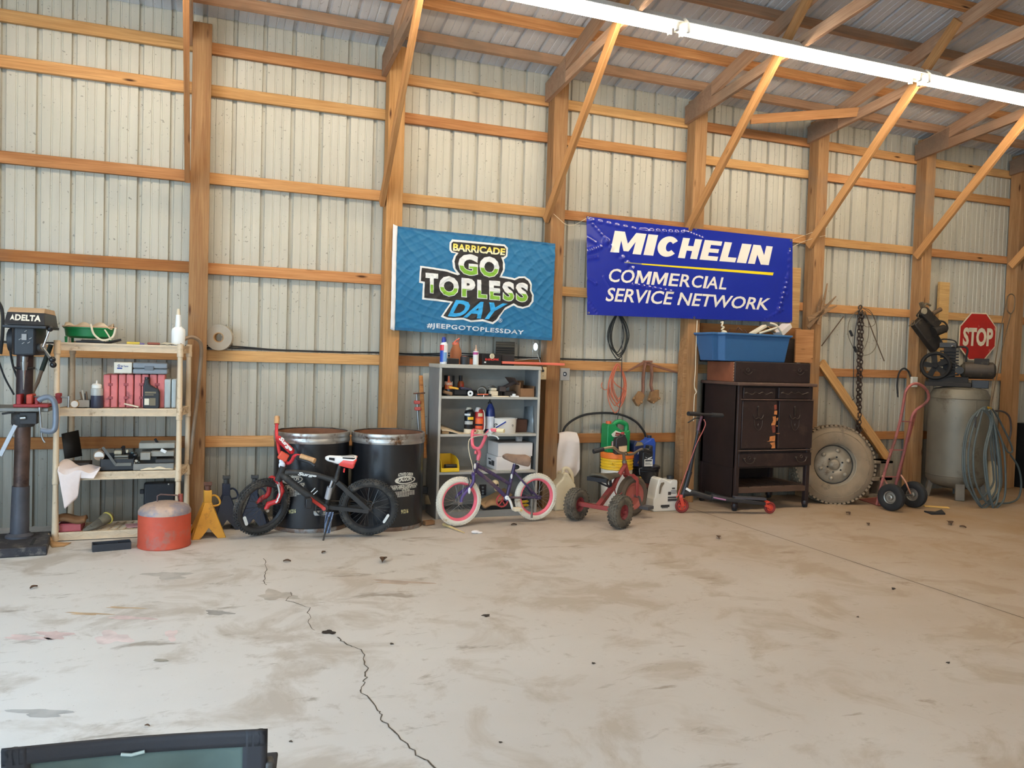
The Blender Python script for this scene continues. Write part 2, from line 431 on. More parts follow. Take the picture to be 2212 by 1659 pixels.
# concrete slab
def concrete():
    m, nt, bs = nodes('concrete_slab'); v = coords(nt, rnd=False)
    a = noise(nt, v, .45, 5, .6); b_ = noise(nt, v, 2.3, 6, .65, .6); c = noise(nt, v, 11, 5, .7); d = noise(nt, v, 85, 3, .6)
    out = ramp(nt, a, [(.3, lin((200, 198, 194))), (.7, lin((220, 218, 214)))])
    out = mixc(nt, ramp(nt, b_, [(.38, (.85, .85, .85, 1)), (.50, (0, 0, 0, 1))]), out, lin((178, 172, 163)))
    vs = N(nt, 'ShaderNodeVectorMath', operation='MULTIPLY'); vs.inputs[1].default_value = (1.6, 4.5, 1); nt.links.new(v, vs.inputs[0])
    out = mixc(nt, ramp(nt, noise(nt, vs.outputs[0], 1.5, 5, .7, .5), [(.30, (.75, .75, .75, 1)), (.39, (0, 0, 0, 1))]), out, lin((132, 125, 116)))
    out = mixc(nt, ramp(nt, c, [(.28, (.5, .5, .5, 1)), (.40, (0, 0, 0, 1))]), out, lin((150, 142, 132)))
    out = mixc(nt, ramp(nt, d, [(.24, (.75, .75, .75, 1)), (.30, (0, 0, 0, 1))]), out, lin((106, 96, 84)))
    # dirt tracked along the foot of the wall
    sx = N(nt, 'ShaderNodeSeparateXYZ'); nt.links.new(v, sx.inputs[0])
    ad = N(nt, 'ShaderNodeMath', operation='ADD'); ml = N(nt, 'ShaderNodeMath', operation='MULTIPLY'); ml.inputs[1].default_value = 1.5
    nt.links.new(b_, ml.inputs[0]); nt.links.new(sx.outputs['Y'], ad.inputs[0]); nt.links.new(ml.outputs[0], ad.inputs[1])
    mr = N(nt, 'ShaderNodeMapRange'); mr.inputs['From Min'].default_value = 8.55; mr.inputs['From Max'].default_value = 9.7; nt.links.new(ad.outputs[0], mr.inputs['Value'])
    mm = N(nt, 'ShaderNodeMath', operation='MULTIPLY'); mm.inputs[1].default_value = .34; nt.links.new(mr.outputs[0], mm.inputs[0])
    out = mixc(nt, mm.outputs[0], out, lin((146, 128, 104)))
    # tan tone over the slab, patchy, growing stronger along x
    mx = N(nt, 'ShaderNodeMapRange'); mx.inputs['From Min'].default_value = -3.9; mx.inputs['From Max'].default_value = 4.4
    mx2 = N(nt, 'ShaderNodeMath', operation='MULTIPLY'); nt.links.new(sx.outputs['X'], mx.inputs['Value']); nt.links.new(mx.outputs[0], mx2.inputs[0])
    nt.links.new(ramp(nt, noise(nt, v, .8, 6, .65), [(.25, (.72, .72, .72, 1)), (.65, W1)]), mx2.inputs[1])
    out = mixc(nt, mx2.outputs[0], out, lin((152, 122, 86)))
    nt.links.new(out, bs.inputs['Base Color']); bs.inputs['Roughness'].default_value = .62
    bs.inputs['Specular IOR Level'].default_value = .35
    bump(nt, bs, c, .12, .01); return m
b = MB(); b.span((XL-6, YF-6, -.12), (XR+1, WY+.4, 0))
floor = tag(b.build('floor', concrete(), bev=0), kind='structure')
DARKLINE = mat((84, 74, 62), .9)
def strip(pts, w, z=.0012):
    """a thin flat line that lies in the slab surface"""
    b = MB(); P = [V(p) for p in pts]; vs = []
    for i, p in enumerate(P):
        d = (P[min(i+1, len(P)-1)]-P[max(i-1, 0)]).normalized(); n = Vector((-d.y, d.x, 0))
        ww = w*(random.uniform(.5, 1.3) if len(P) > 3 else 1)
        vs += [p+n*ww/2+Vector((0, 0, z)), p-n*ww/2+Vector((0, 0, z))]
    b.add(vs, [(2*i, 2*i+1, 2*i+3, 2*i+2) for i in range(len(P)-1)]); return b
strip([(4.416, .1, 0), (4.418, -4, 0), (4.42, -11, 0)], .008).build('control_joint', DARKLINE, floor)
def crackpts(pix, amp=.012, n=5):
    P = [atZ(*p) for p in pix]; out = []
    for a, c in zip(P, P[1:]):
        for k in range(n):
            q = a.lerp(c, k/n); out.append(q+Vector((random.uniform(-amp, amp), random.uniform(-amp, amp), 0)))
    return out+[P[-1]]
strip(crackpts([(570, 1206), (580, 1228), (568, 1248), (576, 1264)]), .005).build('crack', DARKLINE, floor)
strip(crackpts([(628, 1280), (622, 1298), (668, 1314), (668, 1340), (680, 1362)]), .004).build('crack', DARKLINE, floor)
strip(crackpts([(728, 1376), (744, 1390), (782, 1402), (792, 1444), (790, 1468), (776, 1492), (818, 1532), (824, 1554), (858, 1590), (900, 1630), (944, 1662)], .008, 6), .006).build('crack', DARKLINE, floor)
def blot(px, py, rx, ry, c, name='stain', z=.0016, n=22, rag=.35):
    p = atZ(px, py); s = (atZ(px+50, py)-p).length/50; b = MB(); ph = random.uniform(0, 6)
    dv = (atZ(px, py-10)-p); dv = dv/10
    pts = []
    for i in range(n):
        a = 2*PI*i/n; k = 1+rag*(.5*math.sin(3*a+ph)+.35*math.sin(5*a+2*ph)+random.uniform(-.25, .25))
        q = CR*math.cos(a)*rx*s*k; q.z = 0
        pts.append(p+q+dv*math.sin(a)*ry*k)
    b.add([Vector((q.x, q.y, z)) for q in pts]+[Vector((p.x, p.y, z))], [(i, (i+1) % n, n) for i in range(n)])
    return b.build(name, mat(c, .85, var=.2), floor)
blot(710, 1366, 15, 4.5, (40, 30, 22)); blot(1050, 1330, 9, 3, (50, 40, 30)); blot(347, 1427, 17, 3, (140, 134, 122), rag=.15); blot(846, 1391, 4, 2, (50, 40, 30)); blot(1930, 1272, 4, 2.5, (45, 35, 28)); blot(1081, 1604, 4, 2, (60, 48, 38))
blot(1282, 1433, 4, 2, (60, 50, 40)); blot(2048, 1432, 4, 2, (55, 45, 36)); blot(1853, 1333, 3, 1.5, (66, 54, 44)); blot(628, 1602, 4, 2, (66, 54, 44))

for px, py, rx, ry, c in ((118, 1372, 34, 9, (200, 178, 174)), (58, 1378, 52, 5, (204, 184, 180)), (282, 1335, 52, 3.5, (202, 182, 178)), (244, 1378, 44, 12, (208, 192, 188)), (370, 1372, 12, 12, (206, 188, 184)), (190, 1326, 46, 2.6, (186, 160, 128)), (268, 1313, 42, 1.8, (190, 166, 136)), (470, 1324, 28, 5, (150, 146, 140)), (364, 1243, 46, 8, (172, 168, 162)), (600, 1286, 40, 10, (172, 164, 154)), (866, 1258, 60, 4, (168, 150, 134)), (90, 1540, 60, 9, (170, 168, 164))):
    blot(px, py, rx, ry, c, 'floor_mark', .0008, 26, .5)
# timber frame: posts, girts, purlins
PINE = wood((190, 136, 84), (216, 166, 112)); PINE2 = wood((178, 120, 74), (206, 152, 102)); POSTW = wood((146, 106, 70), (180, 140, 98), weather=.25)
LOWPINE = wood((160, 102, 56), (190, 132, 78), weather=.35); TRUSSW = wood((172, 132, 102), (200, 164, 134), weather=.3)
YELLOW = wood((194, 146, 92), (220, 176, 120))
POSTLABEL = ['timber wall post behind the beige plastic shelf and bent pipe', 'timber wall post behind the black drums and flag edge', 'timber wall post between the teal flag and the blue banner',
    'timber wall post behind the blue banner beside the dark dresser', 'timber wall post holding the cluster of driftwood scraps', 'timber wall post behind the pink hand truck',
    'timber wall post beyond the stop sign and hose']
POSTDX = [.0, .01, .003, -.012, -.014, -.014, -.02]
for n in range(7):
    x = n*S+POSTDX[n]; top = 3.98 if n else 3.9
    o = board('timber_post', (x, .07, 0), (x, .07, top), .14, .14, (0, -1, 0), POSTW if n != 1 else wood((164, 118, 70), (192, 148, 98), weather=.1), bev=.004)
    tag(o, POSTLABEL[n], 'post', 'timber wall posts')
for x in (-S, -2*S, 7*S):
    o = board('timber_post', (x, .07, 0), (x, .07, 3.98), .14, .14, (0, -1, 0), POSTW); tag(o, kind='structure'); o.name = 'trim_post'
GIRT = [.592, 1.289, 1.984, 2.700, 3.392, 3.722]
n = 0
for k, z in enumerate(GIRT):
    for bay in range(-3, 9):
        n += 1; x0, x1 = bay*S, (bay+1)*S
        m = LOWPINE if k < 1 and bay not in (0, ) else (PINE, PINE2, YELLOW)[(k*2+bay*5) % 3]
        if k == 2 and bay == -1: m = LOWPINE
        x1 = min(x1, XR); x0 = max(x0, XL+.02)
        board('trim_%d' % n, (x0+.001, WP+.019, z+.044), (x1-.001, WP+.019, z+.044), .089, .038, (0, -1, 0), m, kind='structure')
for k, y in enumerate((-.12, -.52, -1.16, -1.70, -2.30, -2.90, -3.50, -4.1, -4.7, -5.3)):
    n += 1; z = roofz(y, .03-.012-.045)
    board('trim_%d' % n, (XL, y, z), (XR, y, z), .09, .04, (0, 1, -PITCHR), PINE2 if k % 2 else TRUSSW, kind='structure')

# trusses: doubled top and bottom chords that start at each post, knee brace on the near side
TRL = ['roof truss over the beige plastic shelf post', 'roof truss springing from the post behind the drums', 'roof truss springing from the post between flag and banner', 'roof truss springing from the post behind the blue banner',
       'roof truss springing from the driftwood post', 'roof truss springing from the hand truck post', 'roof truss beyond the stop sign']
TL2 = {0: 'top of a brace'}
for i in range(7):
    x = i*S+POSTDX[i]; e = .089
    t = thing('roof_truss', TRL[i], 'roof truss', (x, 0, 3.7), group='roof trusses')
    ye = RIDGE
    for sx in (-1,):
        xx = x+sx*e
        pts = [(.12, 3.80), (.12, roofz(.12, -.10)), (ye, roofz(ye, -.10)), (ye, roofz(ye, -.10)-.14)]
        # top chord
        board('top_chord', (xx, .13, roofz(.13, -.145)), (xx, ye, roofz(ye, -.145)), .038, .13, (0, PITCHR, 1), TRUSSW, t)
        board('bottom_chord', (xx, .13, 3.80), (xx, ye, 3.80+.11*(.13-ye)), .038, .10, (0, .11, 1), TRUSSW, t)
    b = MB(); b.prism([(.132, 3.752), (.132, roofz(.13, -.08)), (-.30, roofz(-.30, -.10)), (-.30, 3.80+.11*.43-.05)], .022, (x-e-.022, 0, 0), (0, 1, 0), (0, 0, 1)); b.build('heel_plate', wood((150, 116, 92), (176, 144, 118), False, .5), t, bev=.002)
    # knee brace on the left face of the post, up across the bottom chord
    sx = x-.128
    if i == 0:
        board('knee_brace', (x-.09, -.03, 2.68), (x-.10, -1.62, 4.30), .038, .089, (0, 1, 1), PINE2, t)
    else:
        board('knee_brace', (sx+.03, .06, 2.66), (sx, -1.66, 4.36), .038, .089, (0, 1, 1), PINE, t)
# loose diagonal ties up in the roof bay before the fourth truss
for pa, pb in (((1615, 272), (1835, 238)),):
    a = atX(*pa, 4.95); c = atX(*pb, 6.0)
    a = Vector((5.02, -.15, 3.80)); c = Vector((6.0, -.55, 3.90))
    o = board('diagonal_tie', a, c, .089, .038, (0, 1, .2), PINE2); tag(o, 'diagonal timber tie running between two roof trusses above the driftwood post', 'timber')

# fluorescent strip lights hung under the trusses, end to end
FY, FZ = -1.43, 3.90
LIGHTW = mat((225, 222, 214), .4); TUBE = glow(TUBE_COL, TUBE_EMIT); LL = ['strip light nearest the daylight side of the roof', 'strip light above the teal flag, running out of the top of the picture',
     'middle strip light above the blue banner', 'strip light above the stop sign corner']
LL += ['strip light of the second row behind the camera, daylight end', 'strip light of the second row behind the camera', 'strip light of the second row behind the camera, middle', 'strip light of the second row behind the camera, far end']
for k, (x0, FY, FZ) in enumerate([(x, -1.43, 3.90) for x in (-1.52, .92, 3.36, 5.80)]+[(x, -9.2, 4.0) for x in (-1.52, .92, 3.36, 5.80)]):  # second row is unseen, added to even out the light on wall and floor
    t = thing('fluorescent_light', LL[k], 'strip light', (x0+1.22, FY, FZ), group='fluorescent strip lights')
    b = MB(); b.prism([(-.105, .03), (-.05, .085), (.05, .085), (.105, .03), (.10, .026), (.045, .045), (-.045, .045), (-.10, .026)], 2.40, (x0+.02, FY, FZ), (0, 1, 0), (0, 0, 1))
    b.build('housing', LIGHTW, t, bev=.002)
    for sy in (-.048, .048):
        b = MB(); b.cyl((x0+.07, FY+sy, FZ+.01), (x0+2.37, FY+sy, FZ+.01), .019, n=14); b.build('tube', TUBE, t)
        for xe in (x0+.05, x0+2.39):
            b = MB(); b.box((xe, FY+sy, FZ+.012), (.028, .03, .075)); b.build('lamp_holder', LIGHTW, t, bev=.004)
# ------------------------------------------------------------------ helpers for objects measured off the photograph
P = atY
def kpx(px, py, Y): return (atY(px, py-20, Y).z-atY(px, py, Y).z)/20
def rect(b, x0, y0, x1, y1, Y, depth, z0=None, z1=None):
    a = P(x0, (y0+y1)/2, Y).x; c = P(x1, (y0+y1)/2, Y).x; zm = (x0+x1)/2
    lo = P(zm, y1, Y).z if z0 is None else z0; hi = P(zm, y0, Y).z if z1 is None else z1
    return b.span((a, Y, lo), (c, Y+depth, hi))
def lathe_px(b, cx, yb, yt, w, Y, prof, zb=None, n=24, sx=1, sy=1, xd=None):
    c = P(cx, yb, Y); k = kpx(cx, yb, Y); H = P(cx, yt, Y).z-c.z
    if zb is not None: H = P(cx, yt, Y).z-zb; c.z = zb
    return b.lathe([(r*w/2*k, h*H) for r, h in prof], c, n=n, sx=sx, sy=sy, xd=xd)
def quad_px(q, Y, dy=0): return [P(x, y, Y)+Vector((0, dy, 0)) for x, y in q]
def text_px(b, s, x0, y0, x1, y1, Y, bold=.01, shear=0, slope=0.0, space=1.0):
    d = (x1-x0)*slope
    return text_on(b, s, quad_px([(x0, y0), (x1, y0+d), (x1, y1+d), (x0, y1)], Y), (0, 0, 0), bold, shear, space)
def obox(b, px, py0, py1, wpx, Y, d, z0=None): return rect(b, px-wpx/2, py0, px+wpx/2, py1, Y, d, z0)
BLACK = mat((34, 34, 37), .5, var=.2); BLACKG = mat((26, 26, 29), .28, var=.2); RUBBER = mat((38, 37, 37), .85, var=.25, bmp=.1)
DKGREY = mat((62, 60, 58), .6); GREY = mat((128, 128, 126), .5); LGREY = mat((176, 174, 168), .5); CHROME = mat((205, 205, 205), .22, 1.0, var=.05)
STEELM = mat((150, 148, 145), .35, .9, var=.1); WHITE = mat((232, 230, 224), .5, var=.04); CREAM = mat((222, 205, 176), .6, var=.06)
RUSTY = mat((108, 72, 58), .75, .3, var=.3, scale=14, dirt=(70, 52, 44), dirt_amt=.2); RED = mat((176, 44, 40), .5, var=.15); ORANGE = mat((222, 92, 50), .5)
YELLOWP = mat((242, 196, 40), .5, var=.06); BLUEP = mat((38, 70, 150), .4); GREENP = mat((22, 128, 70), .4); BROWN = mat((112, 74, 50), .75, var=.25)
INK = mat((28, 28, 30), .8, var=.05); INKW = mat((228, 224, 214), .6, var=.05); CARD = mat((178, 140, 96), .85, var=.12)

# ------------------------------------------------------------------ drill press
Y0 = -.45
t = thing('drill_press', 'black floor drill press with DELTA belt cover at the edge of the room', 'drill press', P(42, 1159, Y0)*1)
WORLD[t.name].translation.z = 0; t.location.z = 0
CAST = mat((58, 56, 56), .6, .2, var=.2, scale=20, dirt=(96, 92, 88), dirt_amt=.12); DPB = mat((34, 34, 38), .42, .1, var=.25, dirt=(84, 82, 80), dirt_amt=.06)
b = MB(); c = P(42, 1159, Y0)
b.prism([(-1.38, -.80), (-.888, -.775), (-.940, -.30), (-1.40, -.32)], .062, (0, 0, 0), (1, 0, 0), (0, 1, 0)); b.build('base_plate', mat((52, 50, 54), .7, .2, var=.25, scale=16, dirt=(104, 98, 92), dirt_amt=.2), t, bev=.008)
for q in (-1.24, -.99):
    b = MB(); b.bar((q, -.72, .0625), (q-.01, -.52, .0625), .018, .002); b.build('mounting_slot', INK, t)
b = MB(); b.cyl((c.x, Y0, .06), P(50, 905, Y0), .047, .047, 28); b.build('column', mat((92, 72, 64), .5, .5, var=.35, scale=8, dirt=(60, 46, 42), dirt_amt=.2), t)
b = MB(); cz = P(45, 1050, Y0); b.cyl((c.x, Y0, .06), cz, .058, .053, 28); b.lathe([(.085, 0), (.085, .012), (.062, .03)], (c.x, Y0, .062)); b.build('column_sleeve', mat((74, 74, 80), .55, .3, var=.3, scale=5), t)
b = MB(); b.cyl(P(52, 880, Y0), P(56, 700, Y0), .050, .050, 28); b.build('column', mat((64, 50, 50), .5, .4, var=.3), t)
b = MB(); zt = P(50, 877, Y0).z
b.span((-1.33, Y0-.17, zt-.028), (P(112, 877, -.5).x, Y0+.14, zt)); b.build('table', mat((120, 118, 112), .5, .5, var=.2, scale=14), t, bev=.006)
b = MB(); b.lathe([(.062, -.14), (.072, -.12), (.072, -.05), (.09, -.03)], (P(51, 880, Y0).x, Y0, zt), n=26); b.box((P(68, 895, Y0).x, Y0-.07, zt-.075), (.10, .08, .08)); b.cyl(P(4, 894, -.56), P(32, 890, -.56), .007)
b.build('table_bracket', CAST, t, bev=.004)
b = MB(); b.cyl(P(44, 903, -.56), P(56, 902, -.56), .014); b.build('clamp_bolt', CHROME, t)
# head casting
b = MB(); hz0, hz1 = P(55, 767, -.55).z, P(55, 703, -.55).z; hx0, hx1 = P(33, 735, -.62).x, P(86, 735, -.62).x
b.prism([(hx0, -.66), (hx1-.02, -.66), (hx1, -.60), (hx1, -.38), (hx0-.02, -.38), (hx0-.02, -.62)], hz0-hz1, (0, 0, hz1), (1, 0, 0), (0, 1, 0))
b.build('head', DPB, t, bev=.012, seg=3)
b = MB(); b.cyl((hx0-.015, -.52, (hz0+hz1)/2), (hx0-.055, -.52, (hz0+hz1)/2), .088, .075, 26); b.cyl((hx0-.055, -.54, (hz0+hz1)/2+.01), (hx0-.058, -.54, (hz0+hz1)/2+.01), .05, .05, 22); b.build('depth_stop_housing', BLACK, t, bev=.004)
b = MB(); x0, x1 = P(15, 690, -.66).x, P(96, 690, -.66).x; z0, z1, z2 = P(55, 702, -.66).z, P(55, 675, -.66).z, P(55, 664, -.66).z
b.add([(x0-.01, -.70, z0), (x1+.01, -.70, z0), (x1, -.66, z1), (x0, -.66, z1), (x0-.01, -.20, z0), (x1+.01, -.20, z0), (x1, -.22, z1), (x0, -.22, z1)], [(0, 1, 2, 3), (4, 7, 6, 5), (0, 4, 5, 1), (2, 6, 7, 3), (0, 3, 7, 4), (1, 5, 6, 2)])
b.span((x0-.018, -.71, z0-.022), (x1+.018, -.2, z0-.002))
bc = b.build('belt_cover', DPB, t, bev=.004)
b = MB(); b.add([(x0, -.661, z1), (x1, -.661, z1), (x1-.005, -.60, z2), (x0+.004, -.60, z2), (x0, -.23, z1), (x1, -.23, z1), (x1-.005, -.25, z2), (x0+.004, -.25, z2)], [(0, 1, 2, 3), (4, 7, 6, 5), (0, 4, 5, 1), (2, 6, 7, 3), (0, 3, 7, 4), (1, 5, 6, 2)])
b.build('cover_lid', mat((190, 160, 126), .6, var=.15), t, bev=.003)
b = MB()
def dl(u, v): return Vector((x0+(x1-x0)*u, -.70+.04*v-.0025, z0+(z1-z0)*v))
TL, TR, BR, BL = dl(.23, .84), dl(.92, .80), dl(.92, .30), dl(.23, .34)
text_on(b, 'DELTA', (TL, TR, BR, BL), (0, 0, 0), .045, 0, 1.05)
b.add([dl(.10, .34), dl(.16, .84), dl(.22, .34), dl(.16, .46)], [(0, 3, 1), (3, 2, 1)])
b.build('maker_lettering', mat((236, 226, 206), .6), bc)
b = MB(); q = P(52, 728, -.665); b.box(q, (.028, .004, .04))
for dx, dz in ((-.03, -.02), (.03, -.012), (.02, -.04), (-.012, -.045), (.002, .035)): b.bar(q+Vector((dx, 0, dz)), q+Vector((dx+.014, 0, dz+.01)), .004, .004)
b.build('head_marking', mat((170, 165, 160), .7), t)
b = MB(); h0 = P(80, 752, -.60); h1 = P(93, 750, -.64); b.cyl(h0, h1, .026); b.build('feed_hub', STEELM, t)
hub = P(93, 750, -.66)
for q in ((108, 710, -.66), (113, 777, -.72), (115, 788, -.60)):
    e = P(*q); b = MB(); b.cyl(hub, e, .0065, n=10); h = b.build('feed_handle', CHROME if q[0] == 108 else STEELM, t); b = MB(); b.ball(e, .021); b.build('knob', BLACKG, h)
b = MB(); b.cyl(P(53, 770, -.56), P(52, 782, -.56), .022, .018); b.cyl(P(52, 782, -.56), P(52, 800, -.56), .024, .016); b.build('chuck', STEELM, t)
b = MB(); b.cyl(P(52, 800, -.56), P(51, 842, -.56), .009, .003, 8); b.build('drill_bit', CHROME, t)
b = MB(); b.torus(P(53, 795, Y0), (0, 0, 1), .055, .009, 28, 8); b.build('depth_ring', DPB, t)
b = MB(); b.bar(P(0, 985, -.60), P(34, 918, -.60), .028, .014, (0, 1, 0)); b.build('lift_lever', mat((165, 165, 168), .4, .6), t, bev=.003)
b = MB(); b.tube([P(22, 758, -.36), P(28, 790, -.36), P(36, 812, -.39), P(40, 825, -.42)], .007, sm=5)
b.tube([P(-6, 770, -.30), P(10, 815, -.30), P(30, 852, -.36)], .006, sm=5); b.build('power_cord', RUBBER, t)
b = MB(); b.tube([P(-12, 640, -.2), P(4, 668, -.2), P(6, 715, -.2), P(1, 765, -.2)], .011, sm=6); tag(b.build('cable_loop', RUBBER), 'thick black cable loop hanging beside the drill press belt cover', 'cable')
# vise and clamp on the table
t = thing('drill_vise', 'red drill press vise with a long screw lying on the drill table', 'vise', (P(60, 875, -.55).x, -.52, zt))
REDV = mat((150, 44, 46), .6, var=.25, scale=16)
b = MB(); z = zt
b.span((P(29, 870, -.58).x, -.60, z), (P(106, 870, -.58).x, -.44, z+.022)); b.build('bed', REDV, t, bev=.006)
b = MB(); rect(b, 35, 852, 45, 868, -.60, .15, z+.02); b.build('fixed_jaw', REDV, t, bev=.004)
b = MB(); rect(b, 56, 852, 70, 866, -.59, .13, z+.02); b.build('moving_jaw', mat((172, 60, 44), .6, var=.2), t, bev=.008)
b = MB(); rect(b, 75, 860, 82, 872, -.60, .15, z+.02); b.build('screw_block', REDV, t, bev=.004)
b = MB(); rect(b, 119, 850, 130, 872, -.56, .08); b.build('end_block', REDV, t, bev=.004)
b = MB(); b.cyl(P(64, 857, -.53), P(150, 858, -.53), .0065, n=10); b.cyl(P(149, 856, -.53), P(148, 880, -.54), .008, n=10); b.build('screw_handle', STEELM, t)
t = thing('c_clamp', 'blue grey C clamp gripping the edge of the drill press table', 'clamp', P(100, 930, -.64))
b = MB(); b.tube([P(83, 866, -.64), P(92, 860, -.64), P(106, 858, -.64), P(116, 866, -.64), P(120, 884, -.64), P(120, 915, -.64), P(117, 928, -.64), P(108, 932, -.64), P(88, 929, -.64)], .0125, sm=4, flat=1.5); b.build('clamp_frame', mat((112, 118, 128), .45, .35, var=.15), t)
b = MB(); b.cyl(P(86, 884, -.64), P(91, 945, -.64), .006, n=10); b.cyl(P(86, 880, -.64), P(86, 886, -.64), .011); b.tube([P(91, 945, -.64), P(93, 950, -.64), P(97, 956, -.65)], .006); b.build('clamp_screw', STEELM, t)
t = thing('pry_bar', 'rusty rod with a dark green grip leaning between drill press and shelf', 'tool', P(72, 850, -.2))
b = MB(); b.cyl(P(110, 745, -.16), P(90, 801, -.2), .016); b.build('grip', mat((40, 52, 44), .6), t)
b = MB(); b.tube([P(90, 800, -.2), P(82, 825, -.22), P(70, 848, -.26)], .012); b.build('rod', mat((140, 118, 100), .7, .2), t)
# ------------------------------------------------------------------ beige plastic shelving unit
SHC = mat((214, 190, 158), .55, var=.07, scale=14, dirt=(166, 134, 100), dirt_amt=.06)
FX0, FX1, FYs, BX0, BX1, BYs = -.905, -.112, -.37, -.852, -.058, -.052
t = thing('shelving_unit', 'beige plastic shelving unit with four latticed shelves against the wall', 'shelf', (-.5, -.2, 0))
zs = [.062, .486, .940, 1.402]
for x, y in ((FX0, FYs), (FX1, FYs), (BX0, BYs), (BX1, BYs)):
    b = MB(); pr = [(.018, 0)]
    for q in zs:
        pr += [(.018, max(q-.085, .002)), (.0225, max(q-.08, .004)), (.0225, q-.045), (.0205, q-.04)] if q > .1 else [(.0225, .004), (.0225, q)]
    pr += [(.0225, zs[-1]+.012), (.0, zs[-1]+.014)]
    pr = [(r, h) for r, h in pr]; b.lathe(pr, (x, y, 0), n=16); b.build('post', SHC, t)
for q in zs:
    b = MB(); h = .056
    cs = [(FX0, FYs), (FX1, FYs), (BX1, BYs), (BX0, BYs)]
    for (xa, ya), (xb, yb) in zip(cs, cs[1:]+cs[:1]):
        a = Vector((xa, ya, q)); c = Vector((xb, yb, q)); u = Vector((0, 0, 1)); L = (c-a).length
        b.bar(a-u*.006, c-u*.006, .016, .012, u); b.bar(a-u*(h-.005), c-u*(h-.005), .014, .010, u)
        nz = max(2, int(round(L/.062))); 
        b.bar(a-u*h*.5, c-u*h*.5, .003, h-.01, u)
        for i in range(nz):
            p0 = a.lerp(c, i/nz)-u*(.012 if i % 2 else h-.010); p1 = a.lerp(c, (i+1)/nz)-u*(.012 if not i % 2 else h-.010); b.bar(p0, p1, .010, .006, u)
    for i in range(1, 15):
        w = i/15; b.bar(Vector(cs[0]+(q-.008,)).lerp(Vector(cs[1]+(q-.008,)), w), Vector(cs[3]+(q-.008,)).lerp(Vector(cs[2]+(q-.008,)), w), .012, .012)
    for i in range(1, 7):
        w = i/7; b.bar(Vector(cs[0]+(q-.009,)).lerp(Vector(cs[3]+(q-.009,)), w), Vector(cs[1]+(q-.009,)).lerp(Vector(cs[2]+(q-.009,)), w), .012, .010)
    b.build('latticed_shelf', SHC, t, bev=0)
Z1, Z2, Z3, Z4 = zs[3], zs[2], zs[1], zs[0]
# bent pipe hooked over the shelf corner
b = MB(); b.tube([P(390, 752, -.30), P(390, 743, -.29), P(400, 732, -.26), P(414, 728, -.22), P(429, 735, -.18), P(435, 752, -.15), P(433, 790, -.12), P(426, 860, -.09), P(417, 940, -.07), P(411, 1002, -.06)], .0145, sm=5)
tag(b.build('bent_pipe', mat((146, 124, 102), .6, .3, var=.15)), 'bent grey brown pipe hooked over the corner of the beige shelf', 'pipe')

# ---- top shelf
def beige_lump(b, px, py, r, Y, sq=(1, 1, .6)): 
    k = kpx(px, py, Y); b.ball(P(px, py, Y), (r*k*sq[0], r*k*sq[1], r*k*sq[2]), 14, 8)
t = thing('green_bin', 'green oval bin on short legs on the top shelf', 'bin', (P(193, 740, -.2).x, -.2, Z1))
gx0, gx1 = P(134, 720, -.24).x, P(250, 720, -.24).x; gz0, gz1 = P(193, 728, -.3).z, P(193, 711, -.3).z; gc = Vector(((gx0+gx1)/2, -.2, 0))
b = MB(); b.lathe([(0, gz0-.01), (.75, gz0-.01), (.95, gz0+.004), (1.0, gz1), (1.05, gz1+.004), (1.05, gz1+.012), (.97, gz1+.012), (.93, gz0+.02), (0, gz0+.02)], gc, n=36, sx=(gx1-gx0)/2/1.05, sy=.12, xd=(1, 0, 0)); b.build('tub', GREENP, t)
b = MB()
b = None
for x, y in ((gx0+.03, -.27), (gx1-.03, -.27), (gx0+.05, -.12), (gx1-.05, -.12)):
    b = MB(); b.cyl((x, y, Z1), (x, y, gz0), .008, .010); b.build('leg', GREENP, t)
b = MB(); b.torus(gc+Vector((0, 0, gz1+.014)), (0, 0, 1), 1, .045, 40, 8); bb = MB()
bb.add([gc+Vector((0, 0, gz1+.016))+Vector(((p.x-gc.x)*(gx1-gx0)/2, (p.y-gc.y)*.118, (p.z-gc.z-gz1-.014)*.13)) for p in b.v], b.f); bb.build('rim_liner', mat((196, 158, 128), .6), t)
b = MB()
def glove(u, v):
    x = gx0+.02+(gx1-gx0-.04)*u; y = -.29+.17*v
    return Vector((x, y, gz1-.0+.034*abs(math.sin(u*9.5+v*2))*(1-.3*v)*math.sin(PI*min(1, max(0, v*1.0)))**.5+.012+.01*math.sin(17*u+5*v)))
b.sheet(glove, 36, 10); tag(b.build('work_gloves', mat((206, 184, 154), .9, var=.1), thick=.006), 'crumpled beige work gloves lying in the green bin', 'gloves')
b = MB(); b.tube([P(196, 700, -.33), P(203, 722, -.345), P(222, 735, -.35), P(243, 728, -.34), P(250, 708, -.33)], .004, sm=5, flat=1.8); b.tube([P(226, 712, -.34), P(234, 724, -.345), P(240, 735, -.345)], .005, sm=4)
tag(b.build('webbing_strap', CREAM), 'beige strap hanging over the front of the green bin', 'strap')
t = thing('caulking_gun', 'black caulking gun lying in front of the green bin', 'tool', P(220, 742, -.33))
b = MB(); b.cyl(P(176, 741, -.30)+Vector((0, 0, .012)), P(226, 741, -.33)+Vector((0, 0, .008)), .012); b.bar(P(165, 742, -.30)+Vector((0, 0, .01)), P(200, 738, -.31), .02, .02); b.build('barrel', BLACK, t)
b = MB(); b.tube([P(218, 743, -.34), P(240, 739, -.34), P(262, 734, -.34)], [.008, .010, .008], n=8); b.build('handle', BLACKG, t)
t = thing('screwdriver', 'yellow handled screwdriver on the top shelf', 'screwdriver', (P(290, 744, -.33).x, -.33, Z1))
b = MB(); b.cyl(P(274, 742, -.33)+Vector((0, 0, .0)), P(302, 743, -.33), .014, .0135, 10); b.build('handle', mat((204, 176, 60), .5), t)
